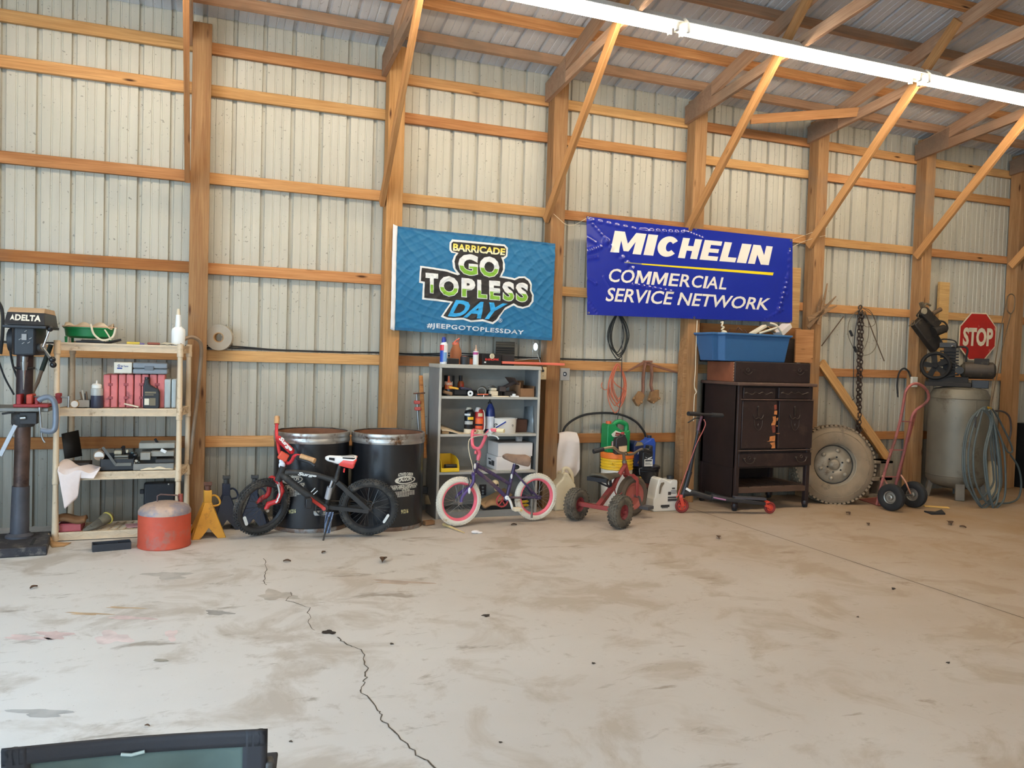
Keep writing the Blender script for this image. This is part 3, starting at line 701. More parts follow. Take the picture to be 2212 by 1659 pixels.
b = MB(); b.cyl(P(302, 743, -.33), P(312, 744, -.33), .012, .008, 10); b.build('ferrule', mat((104, 92, 140), .5), t)
b = MB(); b.cyl(P(258, 744, -.33), P(274, 742, -.33), .004, n=8); b.build('shaft', STEELM, t)
b = MB(); b.box((P(332, 745, -.34).x, -.34, Z1+.009), (.085, .03, .018)); tag(b.build('pocket_knife', mat((140, 72, 52), .6), bev=.006), 'closed brown pocket knife lying on the top shelf', 'knife')
b = MB(); b.sheet(lambda u, v: Vector((P(343, 745, -.33).x+.13*u, -.35+.16*v, Z1+.006+.022*abs(math.sin(7*u+3*v))*math.sin(PI*u)*(.4+.6*v))), 20, 12); tag(b.build('crumpled_plastic_bag', mat((206, 194, 166), .35), thick=.003), 'crumpled clear plastic bag beside the white spray bottle', 'bag')
t = thing('spray_bottle', 'tall white dispenser bottle standing on the top shelf by the post', 'bottle', (P(385, 742, -.27).x, -.27, Z1))
b = MB(); lathe_px(b, 385, 743, 706, 28, -.27, [(0, 0), (.92, 0), (1, .05), (1, .75), (.92, .88), (.5, 1.0), (.42, 1.05)], Z1, sx=1, sy=.75, xd=(1, 0, 0)); b.build('bottle_body', mat((240, 238, 232), .4, var=.02), t)
b = MB(); zb = P(385, 707, -.27).z; lathe_px(b, 385, 707, 680, 13, -.27, [(.95, 0), (1, .05), (.85, .6), (.75, 1), (.0, 1)], zb); b.build('neck', mat((240, 238, 232), .4, var=.02), t)
b = MB(); zb = P(385, 682, -.27).z; lathe_px(b, 385, 682, 667, 8, -.27, [(1, 0), (1, .1), (.7, .8), (.5, 1), (0, 1)], zb); b.build('nozzle', CREAM, t)
# ---- second shelf
t = thing('parts_box', 'small white box with a blue printed label on the pale cases', 'box', (P(266, 806, -.2).x, -.2, P(266, 806, -.3).z))
b = MB(); rect(b, 246, 783, 285, 806, -.30, .2); b.build('carton', mat((236, 226, 206), .7, var=.04), t, bev=.003)
b = MB(); text_px(b, 'Mr. Thermo', 262, 789, 277, 793, -.302, .01); rect(b, 253, 794, 264, 797, -.302, .001); b.torus(P(257, 790, -.302), (0, 1, 0), .007, .002, 16, 6); b.build('label_print', mat((60, 80, 150), .7), t)
t = thing('tool_case', 'grey plastic tool case lying flat on top of the red cases', 'case', (P(324, 807, -.2).x, -.2, P(324, 808, -.3).z), group='tool cases')
CASEG = mat((146, 150, 154), .5, var=.06)
b = MB(); rect(b, 287, 797, 362, 808, -.31, .24); b.build('lower_shell', CASEG, t, bev=.01); b = MB(); rect(b, 287, 784, 362, 796, -.31, .24); b.build('upper_shell', CASEG, t, bev=.01)
b = MB(); rect(b, 312, 791, 332, 800, -.318, .012); b.build('handle', mat((120, 124, 128), .5), t, bev=.003)
REDC = mat((206, 112, 110), .55, var=.12, scale=12, dirt=(110, 52, 52), dirt_amt=.08)
cases = [(223, 254, 'leftmost of the upright faded red plastic tool cases'), (256, 288, 'second faded red upright tool case from the squeeze bottle'), (290, 321, 'faded red upright tool case partly behind the black oil bottle'), (323, 356, 'faded red upright tool case between oil bottle and grey case')]
for x0, x1, l in cases:
    t = thing('tool_case', l, 'case', (P((x0+x1)/2, 881, -.24).x, -.2, Z2), group='red tool cases'); m = (x0+x1)/2
    b = MB(); rect(b, x0, 809, m-.6, 881, -.30, .25, Z2); b.build('shell', REDC, t, bev=.008); b = MB(); rect(b, m+.6, 809, x1, 881, -.30, .25, Z2); b.build('shell', REDC, t, bev=.008)
    for q in (.3, .7):
        b = MB(); rect(b, m-5, 809+72*q-3, m+5, 809+72*q+3, -.304, .006); b.build('latch', mat((150, 66, 68), .55), t, bev=.002)
t = thing('tool_case', 'pale grey upright plastic case at the shelf end beside the red cases', 'case', (P(367, 881, -.25).x, -.2, Z2), group='tool cases')
for a, c in ((355, 369), (370.5, 381)):
    b = MB(); rect(b, a, 819, c, 882, -.31, .24, Z2); b.build('shell', mat((176, 182, 180), .5), t, bev=.008)
t = thing('oil_bottle', 'black motor oil bottle in front of the red cases on the beige shelf', 'bottle', (P(327, 882, -.34).x, -.34, Z2))
b = MB(); yq = -.345; o = P(308, 882, yq); kx = P(345, 882, yq).x-o.x; kz = P(327, 815, yq).z-Z2
b.prism([(kx*u, kz*v) for u, v in ((0.02, 0), (.96, 0), (1, .06), (1, .52), (.9, .62), (.45, .74), (.36, .82), (.36, .94), (.08, .94), (.06, .8), (0, .7), (0, .05))], -.045, (o.x, yq, Z2), (1, 0, 0), (0, 0, 1)); b.build('bottle_body', BLACK, t, bev=.010, seg=3)
b = MB(); b.cyl((o.x+kx*.22, yq+.022, Z2+kz*.93), (o.x+kx*.22, yq+.022, Z2+kz), .016); b.build('cap', BLACKG, t)
b = MB(); rect(b, 313, 846, 337, 850, -.347, .001); rect(b, 313, 852, 332, 854, -.347, .001); rect(b, 323, 860, 336, 876, -.347, .001); b.build('label_print', mat((120, 108, 84), .6), t)
b = MB(); rect(b, 312, 861, 322, 875, -.348, .001); b.build('label', mat((226, 216, 190), .6), t)
t = thing('squeeze_bottle', 'clear squeeze bottle half full of dark fluid beside the red cases', 'bottle', (P(209, 880, -.31).x, -.31, Z2))
b = MB(); lathe_px(b, 209, 881, 854, 25, -.31, [(0, 0), (.95, 0), (1, .05), (.97, 1), (0, 1)], Z2); b.build('fluid', mat((58, 60, 76), .3), t)
b = MB(); zb = P(209, 854, -.31).z; lathe_px(b, 209, 854, 838, 24, -.31, [(1, 0), (.95, .9), (.8, 1), (0, 1)], zb); b.build('bottle_body', mat((176, 176, 170), .35), t)
b = MB(); zb = P(209, 838, -.31).z; lathe_px(b, 209, 838, 822, 20, -.31, [(1, 0), (1, .4), (.7, .55), (.22, .6), (.12, 1), (0, 1)], zb); b.build('cap', mat((236, 232, 222), .5), t)
t = thing('tin', 'small tin lying on its side with a white lid facing out', 'tin', (P(160, 873, -.33).x, -.3, Z2))
cz = Z2+.027; b = MB(); b.cyl((P(161, 873, -.34).x, -.335, cz), (P(161, 873, -.34).x+.02, -.26, cz), .026); b.build('tin_body', CARD, t); b = MB(); b.cyl((P(161, 873, -.34).x, -.337, cz), (P(161, 873, -.34).x, -.341, cz), .023); b.build('lid', WHITE, t)
t = thing('parts_tray', 'small grey tray of pens and tools on the beige shelf', 'tray', (P(182, 880, -.3).x, -.28, Z2))
b = MB(); x0, x1, z1 = P(168, 870, -.32).x, P(195, 870, -.32).x, P(180, 864, -.32).z
b.span((x0, -.33, Z2), (x1, -.2, Z2+.004)); b.span((x0, -.33, Z2), (x1, -.326, z1)); b.span((x0, -.204, Z2), (x1, -.2, z1)); b.span((x0, -.33, Z2), (x0+.004, -.2, z1)); b.span((x1-.004, -.33, Z2), (x1, -.2, z1)); b.build('tray_body', mat((160, 152, 140), .6), t)
for k, (a, bb_, c, d, col) in enumerate(((178, 868, 173, 847, (120, 96, 70)), (182, 868, 178, 843, (196, 186, 170)), (185, 866, 184, 850, (60, 56, 52)), (189, 868, 186, 846, (110, 84, 60)))):
    b = MB(); b.cyl(P(a, bb_, -.27-.01*k), P(c, d, -.25-.01*k), .0055, n=8); tag(b.build('pen', mat(col, .5)), ['brown pen standing in the small grey tray', 'pale pen standing in the small grey tray', 'dark short pen standing in the small grey tray', 'slanted brown marker pen in the small grey tray'][k], 'pen', 'pens in the tray')
b = MB(); b.bar(P(269, 872, -.34), P(300, 879, -.35), .03, .008); tag(b.build('paint_stick', CREAM), 'short cream wooden stick lying in front of the red cases', 'stick')
# ---- third shelf
t = thing('metal_box', 'open black sheet metal box with raised lid on the third shelf', 'box', (P(155, 990, -.2).x, -.2, Z3))
b = MB(); b.add([P(133, 937, -.20), P(169, 929, -.10), P(177, 985, -.14), P(140, 992, -.24)], [(0, 1, 2, 3)]); b.build('lid', mat((40, 36, 32), .6, .2), t, thick=.006)
b = MB(); x0 = P(140, 992, -.24).x; b.span((x0, -.25, Z3), (x0+.16, -.10, Z3+.05)); b.build('box_body', mat((58, 44, 36), .6, .2), t, bev=.003)
def drape(u, v):
    # towel: spread on the shelf, hanging over the front edge
    px = 128+u*90; y = -.26-.125*min(1, v*1.6)
    if v < .62: return Vector((P(px, 1000, -.34).x, y, Z3+.055*(1-v)*(.6+.4*math.sin(5*u+1))+.012+.014*math.sin(11*u+4*v)))
    w = (v-.62)/.38; hang = (.05+.21*min(1, u/.16)*(1-.35*max(0, (u-.16)/.36))) if u < .52 else max(.05, .186-(u-.52)*2.4)
    px2 = 125+91*(u+(.30-u)*w*.18); p = P(px2, 1000, -.40)
    return Vector((p.x, -.405-.015*math.sin(8*u)*w-.01, Z3+.012+.014*math.sin(11*u+2.5)*(1-w)-hang*w))
b = MB(); b.sheet(drape, 40, 30); tag(b.build('towel', mat((234, 216, 208), .9, var=.05, bmp=.15), thick=.006), 'pale pink towel draped over the front of the third shelf', 'towel')
t = thing('flashlight', 'round headed flashlight lying behind the pale pink towel', 'flashlight', (P(214, 985, -.3).x, -.28, Z3+.09))
b = MB(); c = P(214, 984, -.33); b.cyl(c+Vector((.0, .10, .02)), c+Vector((0, .02, 0)), .022, .026); b.cyl(c+Vector((0, .02, 0)), c, .028, .036); b.build('casing', mat((150, 122, 96), .6), t)
b = MB(); b.cyl(c, c+Vector((0, -.003, -.001)), .030); b.build('lens', mat((236, 232, 224), .25, var=.03), t)
t = thing('toolbox', 'open black toolbox full of small tools on the third shelf', 'toolbox', (P(250, 1015, -.28).x, -.25, Z3))
b = MB(); x0, x1 = P(216, 1010, -.33).x, P(290, 1010, -.33).x
b.span((x0, -.34, Z3), (x1, -.08, Z3+.01))
for a, c in (((x0, -.34, Z3), (x1, -.33, Z3+.085)), ((x0, -.09, Z3), (x1, -.08, Z3+.10)), ((x0, -.34, Z3), (x0+.008, -.08, Z3+.09)), ((x1-.008, -.34, Z3), (x1, -.08, Z3+.09))): b.span(a, c)
b.build('box_body', BLACK, t, bev=.003)
b = MB(); b.bar(P(222, 966, -.34), P(250, 1004, -.35), .018, .008, (0, 1, 0)); b.build('lid_strut', mat((88, 84, 78), .5, .4), t)
b = MB(); rect(b, 248, 1000, 284, 1007, -.35, .02); rect(b, 247, 984, 277, 988, -.32, .05); rect(b, 247, 990, 277, 998, -.33, .05); b.build('tray', mat((112, 110, 102), .5, .3), t, bev=.002)
for k, (r_, c_, l) in enumerate((((246, 974, 263, 982), (220, 206, 176), 'white handled tool in the open black toolbox'), ((272, 972, 277, 979), (210, 196, 170), 'small pale bottle cap in the open black toolbox'))):
    b = MB(); rect(b, *r_, -.26, .04); tag(b.build('hand_tool', mat(c_, .5), bev=.006), l, 'tool')
b = MB(); b.cyl(P(267, 964, -.2), P(266, 985, -.24), .012); b.cyl(P(263, 966, -.2), P(272, 980, -.24), .007); tag(b.build('pliers', BLACKG), 'dark pliers standing up out of the black toolbox', 'pliers')
t = thing('tackle_box', 'open grey tackle box with stepped trays on the third shelf', 'toolbox', (P(330, 1018, -.25).x, -.2, Z3))
TB = mat((128, 126, 120), .5, var=.1)
b = MB(); x0, x1 = P(288, 1000, -.34).x, P(376, 1000, -.34).x
b.span((x0, -.34, Z3), (x1, -.10, Z3+.012)); b.span((x0, -.345, Z3), (x1, -.335, Z3+.048)); b.span((x0, -.105, Z3), (x1, -.095, Z3+.07)); b.span((x0, -.34, Z3), (x0+.01, -.1, Z3+.06)); b.build('lower_box', TB, t, bev=.006)
b = MB(); rect(b, 303, 978, 325, 994, -.32, .2); rect(b, 326, 975, 376, 986, -.30, .18); b.build('middle_tray', mat((144, 140, 130), .5), t, bev=.004)
b = MB(); rect(b, 300, 957, 378, 969, -.24, .18); b.build('upper_tray', mat((162, 158, 146), .5, dirt=(120, 112, 98), dirt_amt=.1), t, bev=.005)
b = MB(); rect(b, 336, 992, 376, 1000, -.33, .15); b.build('sorting_compartment', DKGREY, t, bev=.004)
b = MB(); b.cyl(P(335, 948, -.2), P(346, 966, -.22), .009); tag(b.build('marker_pen', INK), 'black marker pen standing in the upper tray of the grey tackle box', 'pen')
b = MB(); b.box(P(353, 974, -.30), (.04, .01, .022), Matrix.Rotation(.5, 3, 'Y')); tag(b.build('paper_tag', WHITE), 'small white paper tag hanging from the grey tackle box tray', 'tag')
for k, (px, py, r_, col) in enumerate(((292, 983, .02, (30, 32, 34)), (294, 996, .014, (216, 222, 220)), (286, 978, .012, (52, 70, 74)), (300, 999, .012, (70, 74, 70)))):
    b = MB(); b.ball(P(px, py, -.30), (r_, r_, r_*.8)); tag(b.build('fishing_reel' if k == 0 else 'bottle_stopper', mat(col, .25)), ['black fishing reel at the corner of the grey tackle box', 'white stopper in front of the black fishing reel', 'dark green stopper beside the black fishing reel', 'grey green stopper in the tackle box bottom'][k], 'fishing gear')
b = MB(); x0 = P(303, 1018, -.36).x
b.sheet(lambda u, v: Vector((x0+.22*u, -.36+.03*v, Z3+.005+.02*math.sin(PI*u)*(.4+.6*abs(math.sin(8*u)))*math.sin(PI*v))), 24, 6); tag(b.build('canvas_glove', CREAM, thick=.004), 'flat cream canvas glove in front of the grey tackle box', 'glove')
# ---- bottom shelf and behind
b = MB(); x0 = P(121, 1128, -.30).x
b.sheet(lambda u, v: Vector((x0+.19*u, -.36+.15*v, Z4+.075+.018*math.sin(PI*v)+.012*math.sin(6*u))), 16, 8); tag(b.build('leather_glove', mat((122, 86, 54), .85, var=.2), thick=.025), 'worn brown leather glove at the end of the bottom shelf', 'glove')
t = thing('book', 'red covered book lying on the bottom shelf under the gloves', 'book', (P(155, 1150, -.3).x, -.27, Z4))
b = MB(); x0, x1 = P(126, 1145, -.35).x, P(176, 1145, -.35).x; b.span((x0, -.352, Z4), (x1, -.17, Z4+.006)); b.span((x0, -.352, Z4+.048), (x1, -.17, Z4+.055)); b.span((x0, -.18, Z4), (x1, -.17, Z4+.05)); b.build('cover', mat((160, 62, 70), .6), t, bev=.002)
b = MB(); b.span((x0+.006, -.347, Z4+.006), (x1-.006, -.175, Z4+.048)); b.build('page_block', mat((176, 90, 92), .8), t)
t = thing('work_glove', 'grey knitted work glove with a yellow cuff on the bottom shelf', 'glove', (P(205, 1148, -.3).x, -.28, Z4))
b = MB()
for k in range(5): b.tube([P(228, 1118+k*3, -.26), P(208, 1126+k*3, -.30-.008*k), P(192-3*k+5*(k == 0), 1138+2.2*k, -.34)], .013, sm=4, n=8)
b.build('fingers', mat((98, 92, 80), .95, var=.25, bmp=.3), t)
b = MB(); b.tube([P(236, 1115, -.22), P(226, 1121, -.26), P(216, 1127, -.28)], [.042, .04, .03], n=14); b.build('palm', mat((110, 100, 80), .95, var=.2, bmp=.3), t)
b = MB(); b.torus(P(232, 1119, -.25), (P(236, 1115, -.22)-P(226, 1121, -.26)), .041, .006, 20, 8); b.build('cuff', mat((190, 168, 78), .85), t)
b = MB(); b.box((P(288, 1142, -.28).x, -.26, Z4+.005), (.10, .11, .006), Matrix.Rotation(.2, 3, 'Z')); tag(b.build('instruction_card', mat((184, 136, 136), .7)), 'faded pink card lying on the bottom shelf behind the gas can', 'card')
t = thing('plastic_case', 'black plastic carry case standing behind the shelf and gas can', 'case', (P(340, 1110, .06).x, .06, 0))
b = MB(); rect(b, 310, 1043, 378, 1125, .05, .07, 0); b.build('shell', mat((36, 38, 42), .45), t, bev=.012); b = MB(); rect(b, 302, 1058, 311, 1067, .06, .04); b.build('latch', BLACK, t, bev=.004); b = MB(); b.ball(P(364, 1046, .046), .006); b.build('rivet', WHITE, t)
# gas can, tray, cardboard scrap
t = thing('gas_can', 'round faded red metal gas can standing on the floor by the shelf', 'gas can', (P(355, 1190, -.68).x, -.66, 0))
gcx = P(355, 1170, -.66).x; gr = 52.5*kpx(355, 1150, -.66); gh = P(355, 1098, -.66).z
GCR = mat((190, 78, 54), .6, .1, var=.12, scale=7, dirt=(150, 104, 92), dirt_amt=.12); GCT = mat((182, 158, 142), .6, .2, var=.15, scale=10, dirt=(140, 134, 144), dirt_amt=.3)
b = MB(); b.lathe([(0, .006), (gr, 0), (gr+.003, .004), (gr+.003, .012), (gr, .02), (gr, gh-.03)], (gcx, -.66, 0), n=40); b.build('can_body', GCR, t)
b = MB(); b.lathe([(gr, gh-.03), (gr*1.0, gh-.012), (gr*.93, gh+.012), (gr*.75, gh+.03), (gr*.45, gh+.045), (0, gh+.05)], (gcx, -.66, 0), n=40); b.build('can_top', GCT, t)
b = MB(); q = P(340, 1100, -.72); b.lathe([(.028, -.01), (.028, .012), (.019, .014), (.017, .0), (0, -.004)], (q.x, -.73, gh+.028), (-.1, -.2, 1), 20); b.build('filler_neck', GCT, t)
b = MB(); b.tube([(gcx-.05, -.64, gh+.04), (gcx-.05, -.64, gh+.085), (gcx-.03, -.64, gh+.095), (gcx+.08, -.64, gh+.085), (gcx+.09, -.64, gh+.03)], .005, n=8); b.build('bail_handle', mat((110, 86, 80), .5, .5), t)
b = MB(); b.cyl((gcx+.10, -.62, gh+.0), (gcx+.10, -.62, gh+.09), .016); b.build('spout_cap', mat((150, 70, 56), .6), t)
t = thing('organizer_tray', 'small black plastic tray lying on the floor in front of the shelf', 'tray', atZ(240, 1185))
c = atZ(241, 1186); th = math.radians(9); R3 = Matrix.Rotation(th, 3, 'Z'); b = MB()
for cc, dd in (((0, 0, .004), (.235, .10, .008)), ((0, -.048, .024), (.235, .006, .048)), ((0, .048, .024), (.235, .006, .048)), ((-.115, 0, .024), (.006, .10, .048)), ((.115, 0, .024), (.006, .10, .048)), ((.04, 0, .02), (.004, .09, .036))):
    b.box(c+R3 @ Vector(cc), dd, R3)
b.build('tray_body', mat((46, 48, 54), .5), t, bev=.002)
b = MB(); c = atZ(125, 1172)
b.add([atZ(103, 1172)+Vector((0, 0, .002)), P(105, 1152, -.42), P(110, 1160, -.40), atZ(118, 1172)+Vector((0, 0, .004)), atZ(140, 1176)+Vector((0, 0, .012)), atZ(154, 1174)+Vector((0, 0, .006)), atZ(138, 1181)+Vector((0, 0, .002)), atZ(112, 1183)+Vector((0, 0, .002))], [(0, 1, 2, 3), (0, 3, 7), (3, 4, 6, 7), (4, 5, 6)])
tag(b.build('torn_cardboard', mat((182, 146, 104), .9), thick=.004), 'torn scrap of brown cardboard at the foot of the beige shelf', 'cardboard')
# tape roll on the girt
t = thing('tape_roll', 'roll of pale drywall tape standing on the wall girt beside the post', 'tape', P(474, 756, .10))
c = P(474, 729, .10); k = kpx(474, 729, .1); b = MB(); b.lathe([(11*k, -.03), (28*k, -.03), (28*k, .03), (11*k, .03), (11*k, -.03)], c, (.25, 1, 0), 36); b.build('tape', mat((170, 160, 144), .8, var=.08), t)
b = MB(); b.lathe([(9*k, -.031), (11*k, -.031), (11*k, .031), (9*k, .031), (9*k, -.031)], c, (.25, 1, 0), 24); b.build('core', CARD, t)
b = MB(); b.sheet(lambda u, v: P(496+8*u, 735+22*u, .07+.04*v)+Vector((0, .0, .02*u*(1-u))), 8, 1); b.build('tape_end', mat((176, 160, 140), .8), t)
b = MB()
zc = GIRT[1]+.089+.012
b.tube([Vector((x, .155+.004*math.sin(3*x), zc+.008*max(0, math.sin(5.3*x)))) for x in [-2+.09*i for i in range(66)]], .006, n=8)
b.tube([Vector((x, .162, zc+.004+.02*max(0, math.sin(3.1*x+1))**2)) for x in [-2+.09*i for i in range(66)]], .005, n=8)
tag(b.build('electrical_cable', RUBBER), 'black cable running along the top of the girt behind the flag and cabinet', 'cable')
# ------------------------------------------------------------------ jack stands
def jack_stand(label, px, pyb, Y, m, mtop, pyt, zrot=0.0):
    """px: centre, pyb/pyt: floor and top rows"""
    c = P(px, pyb, Y); c.z = 0; H = P(px, pyt, Y).z
    t = thing('jack_stand', label, 'jack stand', c, zrot, 'jack stands'); L = lambda: MB(local=True)
    b = L(); w = .115; hc = H*.62
    for k in range(4):
        R4 = Matrix.Rotation(k*PI/2, 4, 'Z'); bb = MB(local=True, tf=R4)
        bb.v, bb.f, bb.m = b.v, b.f, b.m
        O = Vector((0, -w, 0)); top = Vector((0, -.026, hc)); up = (top-O)
        bb.prism([(-w, 0), (-w+.055, 0), (0, .30), (w-.055, 0), (w, 0), (.024, 1), (-.024, 1)], .004, O, (1, 0, 0), up)
    b.build('base', m, t, bev=.003)
    b = L(); b.box((0, 0, hc+(H*.82-hc)/2-.01), (.055, .055, H*.82-hc+.04)); b.build('column', m, t, bev=.004)
    b = L(); b.cyl((0, 0, H*.8), (0, 0, H*.93), .019, n=12)
    for q in range(4): b.cyl((0, 0, H*(.82+.03*q)), (0, 0, H*(.832+.03*q)), .022, n=12)
    b.build('ratchet_bar', mtop, t); b = L(); b.box((0, 0, H*.965), (.055, .03, H*.06)); b.box((-.022, 0, H*.99), (.012, .03, H*.02)); b.box((.022, 0, H*.99), (.012, .03, H*.02)); b.build('saddle', mtop, t, bev=.003)
    b = L(); b.tube([(.026, 0, hc*1.18), (.05, 0, hc*1.2), (.075, 0, hc*1.12), (.088, 0, hc*.98), (.075, 0, hc*.90), (.03, 0, hc*.87)], .0075, sm=4); b.build('handle', m, t)
    return t
JY = mat((206, 146, 44), .6, var=.14, scale=9, dirt=(138, 92, 44), dirt_amt=.12)
JB = mat((32, 38, 56), .5, var=.15)
jack_stand('yellow jack stand with a rusty ratchet bar between gas can and bike', 447, 1160, -.42, JY, RUSTY, 1041, .12)
jack_stand('dark blue jack stand behind the yellow jack stand', 487, 1142, -.16, JB, DKGREY, 1027, .1)
jack_stand('dark blue jack stand half hidden behind the black bike front wheel', 548, 1142, -.16, JB, DKGREY, 1026, -.1)

# ------------------------------------------------------------------ fibre drums
def cyl_pt(px, py, c, r):
    """point of the drum wall of radius r about c seen at that pixel"""
    d = ray(px, py); ox, oy = CAM.x-c.x, CAM.y-c.y; A = d.x**2+d.y**2; B = ox*d.x+oy*d.y; C_ = ox*ox+oy*oy-r*r
    D = B*B-A*C_
    if D < 0: D = 0
    return CAM+d*((-B-math.sqrt(D))/A)
def text_cyl(b, s, x0, y0, x1, y1, c, r, bold=.01, slope=0.0, bow=0.0, space=1.0):
    vs, fs = glyphs(s, bold, 0, space); vs, fs = cut_grid(vs, fs, .09); d = (x1-x0)*slope
    b.add([cyl_pt(x0+(x1-x0)*u, y1+(y0-y1)*w+d*u-bow*4*u*(1-u), c, r) for u, w in vs], fs)
DRUMM = mat((26, 26, 29), .30, var=.25, scale=5, coat=.2)
DRIM = mat((178, 174, 168), .35, .8, var=.15, scale=12, dirt=(104, 78, 58), dirt_amt=.18); DINS = mat((128, 84, 58), .8, var=.25, scale=6)
PRINT = mat((218, 214, 200), .6, var=.1)
def drum(label, cx, Y, yt, ox):
    c = P(cx, 1100, Y); c.z = 0; r = .290; H = P(cx, yt, Y).z
    t = thing('fiber_drum', label, 'drum', c, group='black fibre drums')
    b = MB(); b.lathe([(r-.006, .03), (r, .035), (r, H-.075), (r-.012, H-.075)], c, n=64); bd = b.build('drum_wall', DRUMM, t)
    b = MB(); b.lathe([(r-.012, .04), (r-.012, H-.01)], c, n=64); b.lathe([(0, .045), (r-.012, .045)], c, n=48); b.build('drum_inside', DINS, t)
    b = MB(); b.lathe([(r+.003, 0), (r+.006, .006), (r+.003, .03), (r-.01, .034), (r-.01, 0), (r+.003, 0)], c, n=64); b.build('bottom_rim', mat((120, 98, 84), .5, .6, var=.3, scale=10, dirt=(150, 148, 146), dirt_amt=.25), t)
    b = MB(); b.lathe([(r-.012, H-.082), (r+.004, H-.082), (r+.006, H-.070), (r+.006, H-.052), (r+.002, H-.044), (r+.002, H-.040), (r+.006, H-.032), (r+.006, H-.014), (r+.004, H-.004), (r-.003, H), (r-.012, H-.003)], c, n=64); b.build('top_rim', DRIM, t)
    b = MB(); o = Vector((c.x, c.y, 0)); rr = r+.0015
    def X(v): return v+ox
    text_cyl(b, 'ACTIVATED CARBON', X(860), 1023, X(892), 1030, o, rr, .03, -.06, 1.5)
    text_cyl(b, 'CALGON', X(860), 1032, X(889), 1041, o, rr, .04, -.10)
    text_cyl(b, 'CALGON CARBON CORPORATION', X(843), 1049, X(901), 1056, o, rr, .03, -.12, -1.0)
    text_cyl(b, 'P.O. BOX 717 PITTSBURGH PA 15230', X(840), 1055, X(899), 1060, o, rr, .03, -.12, -1.0)
    text_cyl(b, '412 787-6700', X(868), 1057, X(885), 1061, o, rr, .03, -.08)
    n = 48
    for ring in range(n):
        a0, a1 = 2*PI*ring/n, 2*PI*(ring+1)/n
        def q(a, k): return cyl_pt(X(875)+(22 if k else 17.5)*math.cos(a)-(0 if k else -2.2), 1037+(8.5 if k else 6.2)*math.sin(a)-.10*(22*math.cos(a)), o, rr)
        b.add([q(a0, 1), q(a1, 1), q(a1, 0), q(a0, 0)], [(0, 1, 2, 3)])
    for k in range(5):
        y = 1063+2.6*k; x1 = 896-(12 if k == 4 else 0)
        for i in range(8):
            xa = 853+(x1-853)*i/8; xb = 853+(x1-853)*(i+.86)/8; s = lambda x: -.10*(x-853)
            b.add([cyl_pt(X(xa), y+s(xa), o, rr), cyl_pt(X(xb), y+s(xb), o, rr), cyl_pt(X(xb), y+1.1+s(xb), o, rr), cyl_pt(X(xa), y+1.1+s(xa), o, rr)], [(0, 1, 2, 3)])
    b.build('printed_lettering', PRINT, bd)
    b = MB(); text_cyl(b, '91216', X(866.5), 1101, X(882), 1110, o, rr, .03, -.12); b.build('stencil_number', mat((214, 204, 150), .6), bd)
    return t
drum('open topped black fibre drum directly behind the black bike', 671, -.230, 929, -243)
drum('open topped black fibre drum standing beside the grey cabinet', 835, -.312, 931, 0)

# ------------------------------------------------------------------ bicycles
def plane_pt(px, py, p0, n, off=0.0):
    d = ray(px, py); p0 = V(p0); n = V(n); t = ((p0-CAM).dot(n)+off)/d.dot(n); return CAM+d*t
def spoked_wheel(root, name, c, ax, R, tr, tire, rimm, sp, nsp=28, knob=.006, rimw=.016, rimd=.012, nk=54):
    c = V(c); x, y, d = axes(ax); ev = lambda a: x*math.cos(a)+y*math.sin(a)
    b = MB(); b.cyl(c-d*.038, c+d*.038, .014, n=16); b.cyl(c-d*.030, c-d*.026, .024, n=16); b.cyl(c+d*.026, c+d*.030, .024, n=16); b.cyl(c-d*.055, c+d*.055, .005, n=10)
    w = b.build(name, sp, root)
    b = MB(); Rc = R-tr; b.torus(c, ax, Rc, tr, 56, 12)
    if knob:
        for i in range(nk):
            for k, (off, da) in enumerate(((-.55, 0), (.55, 0), (0, .5), (-.95, .5), (.95, .5))):
                a = 2*PI*(i+da)/nk; e = ev(a); nrm = (e*math.cos(off)+d*math.sin(off)); tg = (d.cross(e)).normalized()
                q = c+e*(Rc)+nrm*(tr+knob*.1); b.bar(q-nrm*.003, q+nrm*knob*.75, .010 if k < 3 else .008, .012, tg)
    b.build('tire', tire, w)
    b = MB(); Rr = R-tr*1.75; prof = [(Rr+rimd*.5, -rimw), (Rr+rimd*.6, -rimw*.7), (Rr, -rimw*.5), (Rr-rimd, 0), (Rr, rimw*.5), (Rr+rimd*.6, rimw*.7), (Rr+rimd*.5, rimw), (Rr-rimd*.4, rimw), (Rr-rimd*1.2, 0.0), (Rr-rimd*.4, -rimw), (Rr+rimd*.5, -rimw)]
    b.lathe(prof, c, ax, 56); b.build('rim', rimm, w)
    b = MB()
    for i in range(nsp):
        a = 2*PI*i/nsp; s = 1 if i % 2 else -1; a2 = a+(.55 if (i//2) % 2 else -.55)
        b.cyl(c+ev(a2)*.022+d*s*.028, c+ev(a)*(Rr-rimd), .0013, n=5, caps=False)
    b.build('spokes', sp, w)
    return w
def reflector(root, c, ax, u, L, W):
    x, y, d = axes(ax); u = V(u).normalized(); v = d.cross(u).normalized()
    pts = [(-L, -W*.5), (-L*.8, -W), (L*.8, -W), (L, -W*.5), (L, W*.5), (L*.8, W), (-L*.8, W), (-L, W*.5)]
    b = MB(); b.prism(pts, .006, c, u, v); return b.build('wheel_reflector', mat((228, 228, 222), .3, var=.03), root, bev=.001)
